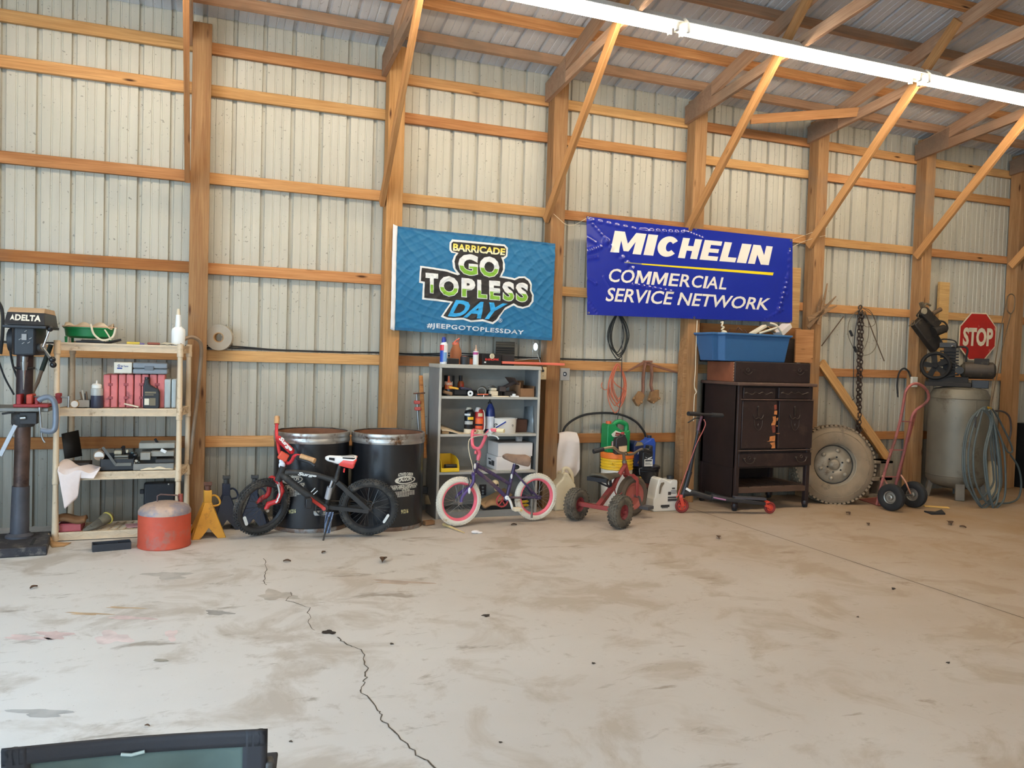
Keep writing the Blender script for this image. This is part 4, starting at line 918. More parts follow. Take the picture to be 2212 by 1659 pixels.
# black and red BMX bike leaning on its kickstand
LEAN = math.radians(11); fw = Vector((-.972, .232, 0)).normalized(); lf = Vector((fw.y*-1, fw.x, 0)); lf = Vector((-.232, -.972, 0)).normalized()
n1 = (lf*math.cos(LEAN)+Vector((0, 0, -1))*math.sin(LEAN)).normalized(); p1 = Vector((1.245, -.70, 0))
def B1(px, py, off=0.0): return plane_pt(px, py, p1, n1, off)
MATB = mat((48, 46, 45), .55, var=.2, dirt=(84, 80, 74), dirt_amt=.08); TIREB = mat((54, 52, 50), .9, var=.25, dirt=(104, 96, 86), dirt_amt=.16); REDB = mat((190, 44, 46), .45, var=.15)
t = thing('bicycle', 'black and red BMX bike on its kickstand in front of the drums', 'bicycle', p1)
R = .218; up1 = (Vector((0, 0, 1))*math.cos(LEAN)+lf*math.sin(LEAN))
rc = plane_pt(797, 1101, p1, n1); rc += up1*((R*math.cos(LEAN)+.014-rc.z)/up1.z)
SPK = mat((92, 90, 88), .4, .8)
w = spoked_wheel(t, 'rear_wheel', rc, n1, R, .027, TIREB, BLACK, SPK, knob=.009)
reflector(w, plane_pt(834, 1120, p1, n1, .018), n1, plane_pt(842, 1109, p1, n1)-plane_pt(828, 1131, p1, n1), .040, .010)
nf = (Vector((.42, -.88, 0)).normalized()*math.cos(.24)+Vector((0, 0, -1))*math.sin(.24)).normalized()
fc = P(566, 1106, -.55); fc.z = R*math.cos(.24)+.014
w = spoked_wheel(t, 'front_wheel', fc, nf, R, .027, TIREB, BLACK, SPK, knob=.009)
reflector(w, plane_pt(530, 1125, fc, nf, .018), nf, plane_pt(526, 1113, fc, nf)-plane_pt(534, 1138, fc, nf), .040, .012)
b = MB()
b.tube([B1(616, 1020), B1(645, 1021), B1(680, 1026), B1(727, 1039)], .021, sm=5, n=14)
b.tube([B1(606, 1022), B1(650, 1058), B1(703, 1094)], .027, sm=5, n=14)
b.tube([B1(612, 1008), B1(600, 1038)], .024, n=14)
b.tube([B1(734, 1004), B1(726, 1036), B1(714, 1066), B1(703, 1094)], [.013, .018, .016, .018], n=12)
b.cyl(B1(701, 1097, -.05), B1(701, 1097, .05), .027)
for s in (-.05, .05):
    b.bar(B1(729, 1042, s*.4), rc+n1*s-Vector((0, 0, .006)), .016, .034, up1, w1=.014)
    b.bar(B1(704, 1095, s*.4), rc+n1*s-Vector((0, 0, .014)), .016, .030, up1, w1=.014)
fr = b.build('frame', MATB, t, bev=0)
b = MB(); q = [(644, 1019), (684, 1025.5), (684, 1032.5), (643, 1029)]; text_on(b, 'Surge', [B1(x, y, .0235) for x, y in q], (0, 0, 0), .05, .25)
for (xa, ya, xb, yb, wd) in ((672, 1063, 681, 1054, 3), (677, 1068, 686, 1060, 2)): b.bar(B1(xa, ya, .028), B1(xb, yb, .028), .003, .006, up1)
b.build('frame_lettering', mat((226, 224, 218), .5), fr)
b = MB(); b.cyl(B1(713, 1052, .024), B1(707, 1077, .024), .022); b.cyl(B1(718, 1038, .02), B1(713, 1052, .024), .009); b.build('rear_shock', mat((190, 192, 196), .35, .5), t)
b = MB(); d1 = B1(700, 1098, .062); b.bar(d1, B1(669, 1076, .066), .013, .022, up1); b.cyl(B1(700, 1098, .03), d1+n1*.01, .014); cr = b.build('crank_arm', mat((196, 60, 50), .45), t)
b = MB(); q = B1(666, 1086, .10); b.box(q, (.045, .085, .075)); b.v = b.v; b.build('pedal', BLACK, cr, bev=.006)
b = MB(); d2 = B1(700, 1098, -.062); b.bar(d2, B1(690, 1110, -.062), .013, .02, up1); cr = b.build('crank_arm', DKGREY, t); b = MB(); b.box(B1(691, 1108, -.10), (.09, .08, .025)); b.build('pedal', LGREY, cr, bev=.004)
b = MB(); b.torus(B1(700, 1098, -.05), n1, .062, .005, 36, 6)
for k in range(5): b.bar(B1(700, 1098, -.05), B1(700, 1098, -.05)+(fw*math.cos(k*1.257)+up1*math.sin(k*1.257))*.06, .004, .012, n1)
b.build('chainring', DKGREY, t)
b = MB(); b.tube([B1(700, 1082, -.05), rc+n1*-.04+up1*.03], .004, n=6); b.tube([B1(700, 1114, -.05), rc+n1*-.04-up1*.03], .004, n=6); b.torus(rc+n1*-.042, n1, .03, .004, 24, 6); b.build('chain', mat((80, 70, 60), .6, .6), t)
def saddle(b, A, B_, n, up, wmax, wmin, h, a0=-105, a1=105, s0=0.0, s1=1.0, cut=None, grow=0.0):
    """nose A to tail B_: elliptical sections, narrow and shallow at the nose; a0..a1 is the span of the section in degrees"""
    A, B_ = V(A), V(B_)
    def fn(u, v):
        s = s0+(s1-s0)*u; ww = wmin+(wmax-wmin)*max(0, (s-.3)/.7)**1.4; ww *= min(1, (1-s)*7+.3)**.5*min(1, s*10+.3)**.5
        dd = h*(.9+1.5*max(0, s-.15)*(1-.35*s))*min(1, (1-s)*6+.45)
        e = min(1, s*7+.05)**.5*min(1, (1-s)*7+.08)**.5; dd *= e
        lo, hi = (a0, a1) if cut is None else cut(s)
        a = math.radians(lo+(hi-lo)*v)
        return A.lerp(B_, s)+up*(h*.45-(1-e)*h*.55-.16*h*math.sin(PI*s)+(dd+grow)*(math.cos(a)-1)+grow)+n*(math.sin(a)*(ww+grow))
    b.sheet(fn, 24, 18)
AC = lambda q: 105 if q < .42 else max(58, 105-(q-.42)*300)
SA, SB = B1(703, 988), B1(771, 988)
b = MB(); saddle(b, SA, SB, n1, up1, .075, .020, .034, cut=lambda q: (-AC(q), AC(q))); s_ = b.build('saddle', mat((232, 226, 220), .45, var=.04), t, thick=.006)
for sg in (1, -1):
    b = MB(); saddle(b, SA, SB, n1, up1, .075, .020, .034, s0=.44, cut=lambda q: (sg*AC(q), sg*118)); b.build('saddle_side_panel', mat((224, 74, 66), .45), s_, thick=.006)
for lo, hi, s0_, s1_ in ((30, 44, .55, .95), (8, 16, .5, .92), (50, 80, .12, .3)):
    b = MB(); saddle(b, SA, SB, n1, up1, .075, .020, .034, lo, hi, s0_, s1_, None, .0042); b.build('saddle_stripe', INK, s_)
b = MB(); b.tube([B1(735, 1004), B1(737, 996)], .016); b.bar(B1(720, 1000), B1(757, 1002), .03, .010, up1); b.build('seat_post', BLACK, t)
b = MB(); b.tube([B1(744, 1012, .04), B1(743, 1020, .04)], .006); b.build('saddle_tag', mat((224, 60, 60), .5), s_)
# fork turned to its left
b = MB(); cr0 = P(594, 1038, -.56); b.tube([cr0+Vector((-.03, .06, -.01)), cr0+Vector((-.02, .03, .012)), cr0, cr0+Vector((.02, -.03, .006)), P(607, 1052, -.63)], .022, sm=3, n=12)
ne = fc+nf*.055; fe = fc-nf*.055
b.tube([P(606, 1050, -.63), P(609, 1060, -.64), P(600, 1082, -.64), ne+Vector((.02, 0, .04)), ne], [.019, .02, .019, .020, .016], n=12, sm=0)
b.tube([cr0+Vector((-.03, .06, -.01)), P(579, 1068, -.50), fe+Vector((.02, 0, .04)), fe], .018, sm=3, n=12)
fk = b.build('fork', REDB, t)
b = MB(); b.tube([P(599, 1080, -.665), P(603, 1073, -.667), P(604, 1066, -.665)], .006, sm=3); b.tube([P(596, 1086, -.665), P(601, 1080, -.667)], .006); b.build('fork_decal', mat((226, 224, 220), .5), fk)
b = MB(); b.cyl(ne-nf*.0, ne+nf*.03, .012); b.cyl(fe, fe-nf*.03, .012); b.build('axle_peg', CHROME, fk)
b = MB()
hb = P(611, 990, -.60)
b.tube([P(679, 995, -.79), P(648, 985, -.72), P(636, 985, -.69), P(631, 994, -.67), P(622, 1001, -.63), hb, P(604, 978, -.57), P(600, 955, -.50), P(597.5, 935, -.44), P(598.3, 905, -.38)], .0125, sm=5, n=12)
b.tube([P(600, 950, -.49), P(632, 978, -.68)], .010, n=10)
hbm = b.build('handlebar', mat((206, 50, 56), .4), t)
b = MB(); b.tube([P(601, 947, -.505), P(630, 975, -.68)], .024, n=12); pd = b.build('crossbar_pad', mat((196, 40, 46), .6), hbm)
b = MB(); text_on(b, 'Surge', [P(x, y, Y) for x, y, Y in ((608, 942, -.55), (634, 969, -.71), (626, 977, -.71), (600, 950, -.55))], (0, -.004, 0), .05, .2); b.build('pad_lettering', INKW, pd)
GRIPM = mat((196, 150, 104), .6, var=.25, scale=20)
b = MB(); b.tube([P(650, 985.5, -.725), P(680, 995.5, -.795)], .020, n=14); b.build('grip', GRIPM, hbm)
b = MB(); b.tube([P(598, 916, -.40), P(598.4, 900, -.37)], .020, n=14); b.build('grip', GRIPM, hbm)
b = MB(); b.tube([P(640, 990, -.71), P(652, 994, -.75), P(668, 999, -.79), P(680, 1007, -.82)], .007, sm=4, flat=1.5); b.cyl(P(643, 987, -.71), P(649, 988, -.73), .017); b.build('brake_lever', BLACK, hbm)
b = MB(); b.tube([hb, P(612, 1010, -.58)], .018, n=12); b.box(P(612, 986, -.63), (.07, .05, .06), Matrix.Rotation(.5, 3, 'Y')); b.build('stem', mat((220, 84, 58), .5), t, bev=.008)
b = MB(); b.ball(P(609, 1005, -.645), (.024, .012, .030)); b.ball(P(608, 996, -.64), (.018, .012, .02)); b.build('front_reflector', mat((222, 226, 236), .25), t)
b = MB(); b.tube([B1(600, 1046, .03), P(603, 1058, -.665), P(604, 1066, -.66)], .007, sm=3); b.tube([P(596, 1045, -.60), P(601, 1040, -.62), P(605, 1050, -.66)], .003, sm=4); b.build('brake_caliper', LGREY, t)
b = MB(); a = B1(713, 1108, .03); c = atZ(698, 1168); b.tube([a, a.lerp(c, .5), c], .0065, n=8); b.build('kickstand', mat((70, 66, 62), .5, .4), t)
b = MB(); b.sheet(lambda u, v: B1(712+12*(u-.5)*(1.4-.3*v)+(-6*v), 1106+46*v, .035+.02*math.sin(13*u+7*v)), 18, 24)
tag(b.build('plastic_bag', mat((150, 164, 188), .2, var=.5, scale=60), thick=.002), 'crumpled blue white plastic wrapper hanging at the bike kickstand', 'bag')

# ------------------------------------------------------------------ hand tools between drum and cabinet
b = MB(); b.bar(P(918, 990, -.02), P(909, 811, .06), .036, .022, (0, 1, 0)); tag(b.build('wooden_pole', LOWPINE, bev=.008), 'long wooden pole standing between drum and grey cabinet', 'handle')
t = thing('pipe_clamp', 'pipe clamp with coral red jaws standing behind the drum', 'clamp', P(908, 1000, .0))
b = MB(); b.cyl(P(900, 850, .02), P(912, 1060, -.02), .010); b.build('pipe', STEELM, t)
b = MB(); b.box(P(901, 869, .015), (.05, .05, .030)); b.box(P(902, 883, .015), (.05, .05, .030)); b.build('jaw', mat((188, 84, 76), .6), t, bev=.006)
b = MB(); b.cyl(P(893, 850, 0), P(918, 849, .0), .006); b.build('turning_bar', RUSTY, t)
t = thing('push_broom', 'short dirty brush head leaning in the gap beside the cabinet', 'brush', P(920, 1085, -.05))
b = MB(); b.box(P(916, 1058, -.04), (.055, .06, .06)); b.build('brush_head', BLACK, t, bev=.006)
b = MB()
for k in range(14): b.tube([P(919+k*.4, 1070, -.05), P(918+k*.9, 1090-(k % 3), -.06-.004*k)], .004, n=5)
b.build('bristles', mat((130, 112, 84), .95), t)
b = MB(); b.box(atZ(926, 1134)+Vector((0, 0, .02)), (.09, .05, .035), Matrix.Rotation(.3, 3, 'Z')); tag(b.build('wood_block', wood((150, 110, 76), (170, 130, 92), False), bev=.004), 'small wood block on the floor at the foot of the grey cabinet', 'block')

# ------------------------------------------------------------------ grey open cabinet
CY = -.235; CB = .095
CGM = mat((134, 134, 132), .5, .15, var=.08); CGE = mat((176, 172, 162), .5, var=.06)
cx0, cx1 = P(945, 960, CY).x, P(1163, 960, CY).x; ctop = P(1060, 789, CY).z
t = thing('metal_cabinet', 'open fronted grey steel shelf cabinet under the teal flag', 'cabinet', ((cx0+cx1)/2, CY, 0))
b = MB(); b.span((cx0, CY, 0), (cx0+.018, CB, ctop-.02)); b.build('side_panel', CGM, t, bev=.002)
b = MB(); b.span((cx1-.018, CY, 0), (cx1, CB, ctop-.02)); b.build('side_panel', CGM, t, bev=.002)
for xa in (cx0, cx1-.022):
    b = MB(); b.span((xa, CY-.006, 0), (xa+.022, CY, ctop-.02)); b.build('front_stile', CGE, t, bev=.002)
b = MB(); b.span((cx0, CB-.006, .02), (cx1, CB, ctop-.02)); b.build('back_panel', mat((150, 146, 138), .55, var=.08), t)
b = MB(); b.span((cx0-.004, CY-.01, ctop-.032), (cx1+.004, CB, ctop)); b.build('top_panel', CGE, t, bev=.003)
b = MB(); b.span((cx0+.02, CY, 0), (cx1-.02, CY+.012, .055)); b.build('kick_plate', CGM, t, bev=.002)
SH = []
for y in (857, 937.5, 1018):
    z = P(1060, y, CY).z; SH.append(z); b = MB(); b.span((cx0+.02, CY+.004, z-.022), (cx1-.02, CB-.006, z)); b.build('shelf_board', CGE, t, bev=.002)
z = P(1060, 1103, CY).z; SH.append(z); b = MB(); b.span((cx0+.02, CY+.004, z-.015), (cx1-.02, CB-.006, z)); b.build('shelf_board', CGM, t, bev=.002)
def can(name, label, cat, px, yb, yt, w, Y, zb, prof, m, n=24, group=None):
    t = thing(name, label, cat, (P(px, yb, Y).x, Y, zb), group=group)
    b = MB(); lathe_px(b, px, yb, yt, w, Y, prof, zb, n); b.build('body', m, t); return t
def band(t, name, px, y0, y1, w, Y, m, a0=-1.05, a1=1.05, grow=.0012):
    """printed label on a round body: faces the room"""
    c = P(px, (y0+y1)/2, Y); r = w/2*kpx(px, y1, Y)+grow; zl, zh = P(px, y1, Y).z, P(px, y0, Y).z
    f = -PI/2-.33
    b = MB(); b.sheet(lambda u, v: Vector((c.x+r*math.cos(f+a0+(a1-a0)*u), c.y+r*math.sin(f+a0+(a1-a0)*u), zl+(zh-zl)*v)), 14, 1); return b.build(name, m, t)
# on top
ZT = ctop; Yt = -.15
t = can('spray_can', 'white spray can with blue cap and red and blue label on the cabinet top', 'spray can', 958.5, 783, 738, 17, -.17, ZT, [(0, 0), (.97, 0), (1, .03), (1, .80), (.9, .90), (.62, .97), (.5, 1), (0, 1)], mat((232, 230, 228), .35, var=.03))
b = MB(); lathe_px(b, 959, 740, 728, 10, -.17, [(1, 0), (1, .55), (.7, 1), (0, 1)], P(959, 740, -.17).z); b.build('cap', mat((46, 60, 150), .4), t)
band(t, 'red_label', 958.5, 745, 757, 17, -.17, mat((206, 54, 56), .4), -1.1, .1); band(t, 'blue_label', 958.5, 757, 782, 17, -.17, mat((30, 72, 170), .4), -1.1, -.05); band(t, 'white_label', 958.5, 746, 757, 17, -.17, WHITE, .1, 1.0); band(t, 'pale_blue_label', 958.5, 761, 781, 17, -.17, mat((128, 170, 210), .4), .0, .9)
t = can('jug', 'clear orange tinted jug with a flip handle on the cabinet top', 'jug', 984, 780, 743, 25, -.05, ZT, [(0, 0), (.98, 0), (1, .05), (1, .55), (.9, .72), (.6, .88), (.6, 1), (.0, 1)], clear((222, 150, 110), .3, .55))
b = MB(); lathe_px(b, 984, 745, 740, 15, -.05, [(1, 0), (1, 1), (0, 1)], P(984, 745, -.05).z); b.tube([P(980, 741, -.05), P(986, 735, -.06), P(993, 731, -.07)], .007, sm=3); b.tube([P(983, 741, -.05), P(990, 738, -.05), P(992, 732, -.06)], .004, sm=3); b.build('handle_cap', mat((226, 120, 92), .4), t)
b = MB(); rect(b, 966, 774, 992, 785, -.21, .06, ZT); tag(b.build('tape_dispenser', BLACKG, bev=.006), 'low black case lying in front of the spray can on the cabinet top', 'case')
t = can('jar', 'black jar with an orange disc lid on the cabinet top', 'jar', 1004, 785, 770, 20, -.17, ZT, [(0, 0), (1, 0), (1, .9), (.9, 1), (0, 1)], BLACK); b = MB(); lathe_px(b, 1004, 771, 768, 12, -.17, [(1, 0), (1, .5), (0, .6)], P(1004, 771, -.17).z); b.build('lid', mat((218, 132, 104), .5), t)
b = MB(); rect(b, 1013, 776, 1043, 785, -.08, .06, ZT); tag(b.build('orange_box', mat((186, 96, 60), .6), bev=.004), 'low orange box behind the glue bottle on the cabinet top', 'box')
t = can('glue_bottle', 'white glue bottle with orange nozzle on the cabinet top', 'bottle', 1027.5, 786, 758, 12.5, -.19, ZT, [(0, 0), (.95, 0), (1, .04), (1, .78), (.6, .88), (.95, .89), (.95, .98), (0, 1)], WHITE)
b = MB(); lathe_px(b, 1028, 758, 745, 6, -.19, [(1, 0), (.9, .3), (.4, .4), (.3, 1), (0, 1)], P(1028, 758, -.19).z); b.build('nozzle', mat((214, 170, 140), .5), t); band(t, 'label', 1027.5, 761, 766, 12.5, -.19, mat((170, 70, 130), .5))
t = thing('printed_box', 'black box with red lettering and round emblem on the cabinet top', 'box', (P(1062, 786, -.2).x, -.2, ZT))
b = MB(); rect(b, 1042, 764, 1083, 787, -.20, .1, ZT); bx = b.build('carton', BLACKG, t, bev=.002)
b = MB(); text_px(b, 'RHINOPAK', 1048, 774, 1078, 779, -.2015, .03, .1); b.build('carton_lettering', mat((216, 62, 52), .5), bx)
b = MB(); c = P(1063, 769.5, -.2015); b.torus(c, (0, 1, 0), .016, .007, 24, 6, .2); b.ball(c, (.009, .002, .007)); b.build('emblem', mat((206, 192, 160), .5), bx); b = MB(); rect(b, 1046, 781, 1050, 784, -.2015, .001); b.build('price_sticker', WHITE, bx)
b = MB(); rect(b, 1084, 767, 1111, 783, -.14, .09, ZT); tag(b.build('small_box', BLACK, bev=.003), 'smaller dark grey box beside the black lettered box', 'box')
t = thing('louver_vent', 'dark slatted vent grille leaning on the wall above the cabinet', 'vent', (P(1091, 770, .05).x, .05, ZT))
b = MB(); rect(b, 1071, 738, 1112, 772, .075, .012, ZT); b.build('frame', mat((86, 76, 64), .7), t, bev=.002)
for k in range(6):
    b = MB(); y = 742+k*4.6; rect(b, 1072, y, 1111, y+2.2, .060, .014); b.build('slat', mat((112, 100, 82), .7) if k < 2 else mat((46, 42, 38), .7), t, bev=.001)
b = MB(); b.bar(P(1082, 785, -.16)+Vector((0, 0, .008)), P(1217, 790, -.09)+Vector((0, 0, .012)), .05, .022); tag(b.build('coral_bar', mat((222, 112, 92), .55, var=.06), bev=.003), 'long coral red bar lying on the cabinet top and jutting past the post', 'bar')
b = MB(); b.tube([P(1161, 765, -.02), P(1168, 786, -.03)], .0035); b.tube([P(1112, 778, .09), P(1130, 777, .08), P(1150, 775, .06), P(1162, 775, .04)], .003, sm=4); tag(b.build('thin_wire', LGREY), 'thin pale wire standing behind the coral bar', 'wire')
t = thing('wall_outlet', 'cream electrical outlet box with a black plug beside the cabinet', 'outlet', P(1172, 806, -.01))
b = MB(); rect(b, 1165, 793, 1180.5, 820, -.01, .06); b.build('outlet_box', mat((224, 204, 164), .5), t, bev=.003)
b = MB(); b.cyl(P(1173, 801, -.012), P(1173, 801, -.04), .012); b.tube([P(1173, 801, -.035), P(1172, 796, -.04), P(1170, 790, -.035)], .005, sm=3); b.build('plug', BLACK, t); b = MB(); b.ball(P(1173, 812, -.011), .004); b.build('screw', CHROME, t)
t = thing('power_receptacle', 'grey square receptacle with a round black socket on the other side of the post', 'outlet', P(1219, 808, .05))
b = MB(); rect(b, 1210, 795, 1231, 822, .03, .08); b.build('receptacle_box', mat((158, 156, 152), .5), t, bev=.004); b = MB(); b.cyl(P(1220, 808, .031), P(1220, 808, .024), .021); b.build('socket', BLACK, t); b = MB(); b.cyl(P(1220, 808, .0245), P(1220, 808, .0215), .007); b.build('contact', WHITE, t)
# upper shelf
Y1 = -.17; S1 = SH[0]
t = can('paint_can', 'black tin with an orange drop and the word Flood in the cabinet', 'tin', 969.5, 856, 811, 23, -.12, S1, [(0, 0), (1, 0), (1, .97), (.96, 1), (0, 1)], BLACKG)
band(t, 'orange_label', 969.5, 825, 840, 23, -.12, mat((206, 92, 40), .5), -.75, .75)
b = MB(); c = P(969.5, 820, -.12); rr = 23/2*kpx(969, 850, -.12)+.002; o = Vector((c.x, c.y, 0)); b.add([cyl_pt(968, 812, o, rr), cyl_pt(971, 812, o, rr), cyl_pt(971.5, 822, o, rr), cyl_pt(975, 827, o, rr), cyl_pt(964, 827, o, rr), cyl_pt(967.5, 822, o, rr)], [(0, 1, 2, 5), (2, 3, 4, 5)]); b.build('drop_mark', mat((206, 92, 40), .5), t)
b = MB(); text_cyl(b, 'Flood', 960.5, 824, 977.5, 832, o, rr+.001, .02); b.build('can_lettering', mat((232, 214, 190), .5), t)
t = can('medicine_bottle', 'orange brown bottle with a tall black cap in the cabinet', 'bottle', 995, 850, 823, 14, -.02, S1, [(0, 0), (1, 0), (1, .85), (.7, 1), (0, 1)], mat((180, 84, 40), .4)); b = MB(); lathe_px(b, 995, 824, 811, 8, -.02, [(1, 0), (1, 1), (0, 1)], P(995, 824, -.02).z); b.build('cap', BLACK, t); band(t, 'label', 995, 829, 838, 14, -.02, mat((196, 66, 44), .5), .2, 1.2)
# a clutter of hand tools along this shelf
def bit(name, label, cat, x0, y0, x1, y1, Y, d, m, z0=None, bev=.005, group='loose tools on the upper cabinet shelf'):
    b = MB(); rect(b, x0, y0, x1, y1, Y, d, z0); return tag(b.build(name, m, bev=bev), label, cat, group)
bit('tool_pouch', 'black tool pouch lying under the yellow handle in the cabinet', 'pouch', 958, 838, 1010, 857, -.14, .12, BLACK, S1, .012)
b = MB(); b.bar(P(969, 836, -.17), P(990, 840, -.16), .03, .018); tag(b.build('putty_knife', mat((224, 170, 62), .5), bev=.007), 'yellow handle of a putty knife on top of the tool pouch', 'knife')
b = MB(); b.bar(P(994, 838, -.17), P(1018, 841, -.15), .04, .02); tag(b.build('box_cutter', mat((38, 40, 66), .4), bev=.008), 'dark blue cutter lying on the tool heap in the cabinet', 'cutter')
b = MB(); b.cyl(P(958, 846, -.19), P(975, 851, -.17), .013, .016); tag(b.build('wood_handled_tool', mat((140, 108, 78), .7)), 'wooden tool handle at the edge of the upper cabinet shelf', 'tool')
bit('stapler', 'black stapler lying across the middle of the upper cabinet shelf', 'stapler', 1011, 843, 1032, 857, -.12, .09, BLACKG, S1, .010)
b = MB(); cz = P(1016, 851, -.20); cz.z = S1+.024; b.lathe([(.009, 0), (.024, 0), (.024, .05), (.009, .05), (.009, 0)], cz, (.3, 1, 0), 24); tag(b.build('white_tape_roll', WHITE), 'white tape roll on its side at the front of the upper cabinet shelf', 'tape')
b = MB(); c0 = P(1039, 845, -.12); b.lathe([(.030, 0), (.040, 0), (.040, .08), (.030, .08), (.030, 0)], c0-Vector((0, .02, .002)), (.4, 1, .1), 24); tag(b.build('grey_sandpaper_roll', mat((150, 140, 126), .8)), 'grey roll of sandpaper on the tool heap in the cabinet', 'roll')
bit('black_tray', 'flat black tray under the orange handled wrench in the cabinet', 'tray', 1028, 851, 1062, 857.5, -.20, .14, BLACK, S1, .004)
b = MB(); b.bar(P(1031, 852, -.215), P(1055, 852, -.215), .012, .010); tag(b.build('orange_wrench', mat((222, 110, 76), .5), bev=.003), 'orange handled wrench lying on the flat black tray', 'wrench')
b = MB(); b.cyl(P(1045, 853, -.225), P(1045, 858, -.225), .006); tag(b.build('steel_pin', CHROME), 'bright steel pin standing at the shelf edge below the wrench', 'pin')
bit('cream_block', 'lower cream plastic block stacked in the middle of the cabinet shelf', 'block', 1060, 845, 1076, 855, -.19, .06, CREAM, None, .003)
bit('cream_clip', 'smaller cream clip lying on top of the cream block', 'clip', 1061, 838, 1073, 844, -.17, .05, mat((204, 192, 166), .6), None, .003)
bit('black_case', 'black case standing behind the cream block in the cabinet', 'case', 1056, 843, 1086, 857, -.11, .08, mat((44, 34, 32), .6), S1, .006)
b = MB(); b.tube([P(1053, 836, -.13), P(1062, 833, -.14), P(1072, 838, -.12)], .006, sm=3); b.ball(P(1064, 838, -.12), (.02, .02, .012)); tag(b.build('metal_clip', STEELM), 'bent metal clip lying behind the cream clip', 'clip')
b = MB(); b.bar(P(1062, 856.5, -.215), P(1098, 857, -.215), .03, .011); tag(b.build('cream_strip', CREAM, bev=.003), 'long cream strip at the front edge of the upper cabinet shelf', 'strip')
b = MB(); b.bar(P(1082, 840, -.14), P(1113, 825, -.12), .022, .03); b.box(P(1084, 840, -.14), (.06, .06, .045)); tag(b.build('drywall_sander', mat((66, 56, 54), .6), bev=.005), 'dark sanding tool leaning up against the brown carton', 'tool')
b = MB(); b.box((P(1098, 852, -.1).x, -.08, S1+.022), (.10, .12, .044)); tag(b.build('dark_box', mat((58, 48, 40), .7), bev=.005), 'low dark brown box under the sanding tool', 'box')
b = MB(); b.box((P(1111, 857, -.20).x, -.205, S1+.005), (.07, .03, .010)); b.cyl((P(1110, 857, -.20).x, -.205, S1+.01), (P(1110, 857, -.20).x, -.205, S1+.026), .016); tag(b.build('plastic_stopper', WHITE), 'white plastic stopper beside the brown carton', 'stopper')
t = thing('open_carton', 'open brown cardboard carton at the end of the upper cabinet shelf', 'carton', (P(1138, 857, -.19).x, -.1, S1))
b = MB(); x0, x1, zz = P(1123, 850, -.2).x, P(1154, 850, -.2).x, P(1138, 839, -.2).z
b.span((x0, -.20, S1), (x1, -.196, zz)); b.span((x0, -.2, S1), (x0+.004, .06, zz+.05)); b.span((x1-.004, -.2, S1), (x1, .06, zz+.02)); b.span((x0, .056, S1), (x1, .06, zz+.06)); b.span((x0, -.2, S1), (x1, .06, S1+.004)); b.build('carton_body', mat((134, 96, 64), .85), t)
b = MB(); b.bar((x0, -.07, zz+.03), (x0-.05, -.07, zz+.09), .24, .004, (0, 0, 1)); b.build('flap', mat((84, 60, 46), .85), t)
# middle shelf
S2 = SH[1]
b = MB(); b.sheet(lambda u, v: Vector((P(953+64*u, 930, -.2).x, -.225+.16*v, S2+.004+.055*(1-u)*(.3+.7*v)+.012*math.sin(5*u+1))), 16, 6); tag(b.build('cream_board', mat((198, 178, 148), .8), thick=.006), 'warped cream board lying on the middle cabinet shelf', 'board')
b = MB(); b.span((P(955, 935, -.2).x, -.20, S2), (P(970, 935, -.2).x, -.08, S2+.025)); tag(b.build('wood_offcut', CARD, bev=.002), 'small wood offcut under the warped cream board', 'wood')
BP = [(0, 0), (.95, 0), (1, .02), (1, .86), (.9, .92), (.62, 1.0), (0, 1.0)]
t = can('cleaner_bottle', 'black bottle with a yellow label and white cap on the middle shelf', 'bottle', 1013, 932, 884, 22, -.13, S2, BP, BLACKG)
b = MB(); lathe_px(b, 1013, 889, 880, 16, -.13, [(1.1, 0), (.9, .3), (.6, 1), (0, 1)], P(1013, 889, -.13).z); b.build('cap', mat((206, 196, 176), .5), t); b = MB(); lathe_px(b, 1013, 932, 926, 22.6, -.13, [(1, 0), (1, 1)], S2); b.build('base_band', CREAM, t)
band(t, 'yellow_label', 1014, 900, 906, 22, -.13, mat((232, 186, 40), .5), -.3, .9); band(t, 'grey_label', 1013, 909, 916, 22, -.13, LGREY, -.9, .8); band(t, 'white_label', 1011, 893, 897, 22, -.13, WHITE, -.7, .5)
t = can('cleaner_bottle', 'red labelled bottle with a white side handle on the middle shelf', 'bottle', 1034.5, 933, 884, 20, -.14, S2, BP, mat((182, 42, 34), .5))
b = MB(); lathe_px(b, 1033, 889, 880, 15, -.14, [(1.1, 0), (.9, .3), (.6, 1), (0, 1)], P(1033, 889, -.14).z); b.build('cap', mat((220, 212, 204), .5), t); b = MB(); lathe_px(b, 1034.5, 933, 927, 20.6, -.14, [(1, 0), (1, 1)], S2); b.build('base_band', CREAM, t)
b = MB(); b.tube([P(1041, 886, -.15), P(1046, 892, -.16), P(1046.5, 925, -.16), P(1039, 932, -.17)], .006, sm=4); b.build('side_handle', WHITE, t)
band(t, 'orange_label', 1035, 903, 915, 20, -.14, mat((226, 96, 38), .5), -.9, .9); band(t, 'black_label', 1034.5, 915, 919, 20, -.14, INK, -1.0, .9); band(t, 'pale_label', 1035, 892, 899, 20, -.14, mat((196, 190, 150), .5), -.2, .8); band(t, 'orange_label', 1034.5, 919, 925, 20, -.14, mat((222, 84, 40), .5), -.9, .7)
t = can('oil_bottle', 'dark blue bottle with a pointed black spout on the middle shelf', 'bottle', 1058, 930, 870, 21, -.10, S2, [(0, 0), (.95, 0), (1, .03), (1, .62), (.85, .80), (.35, .97), (.3, 1), (0, 1)], mat((30, 48, 112), .3))
b = MB(); zc = P(1058, 872, -.10).z; lathe_px(b, 1058, 872, 862, 9, -.10, [(1, 0), (.9, .3), (.4, .45), (.25, 1), (0, 1)], zc); b.build('spout', BLACK, t); band(t, 'white_label', 1058, 899, 926, 21, -.10, mat((214, 214, 216), .5), -1.2, 1.2)
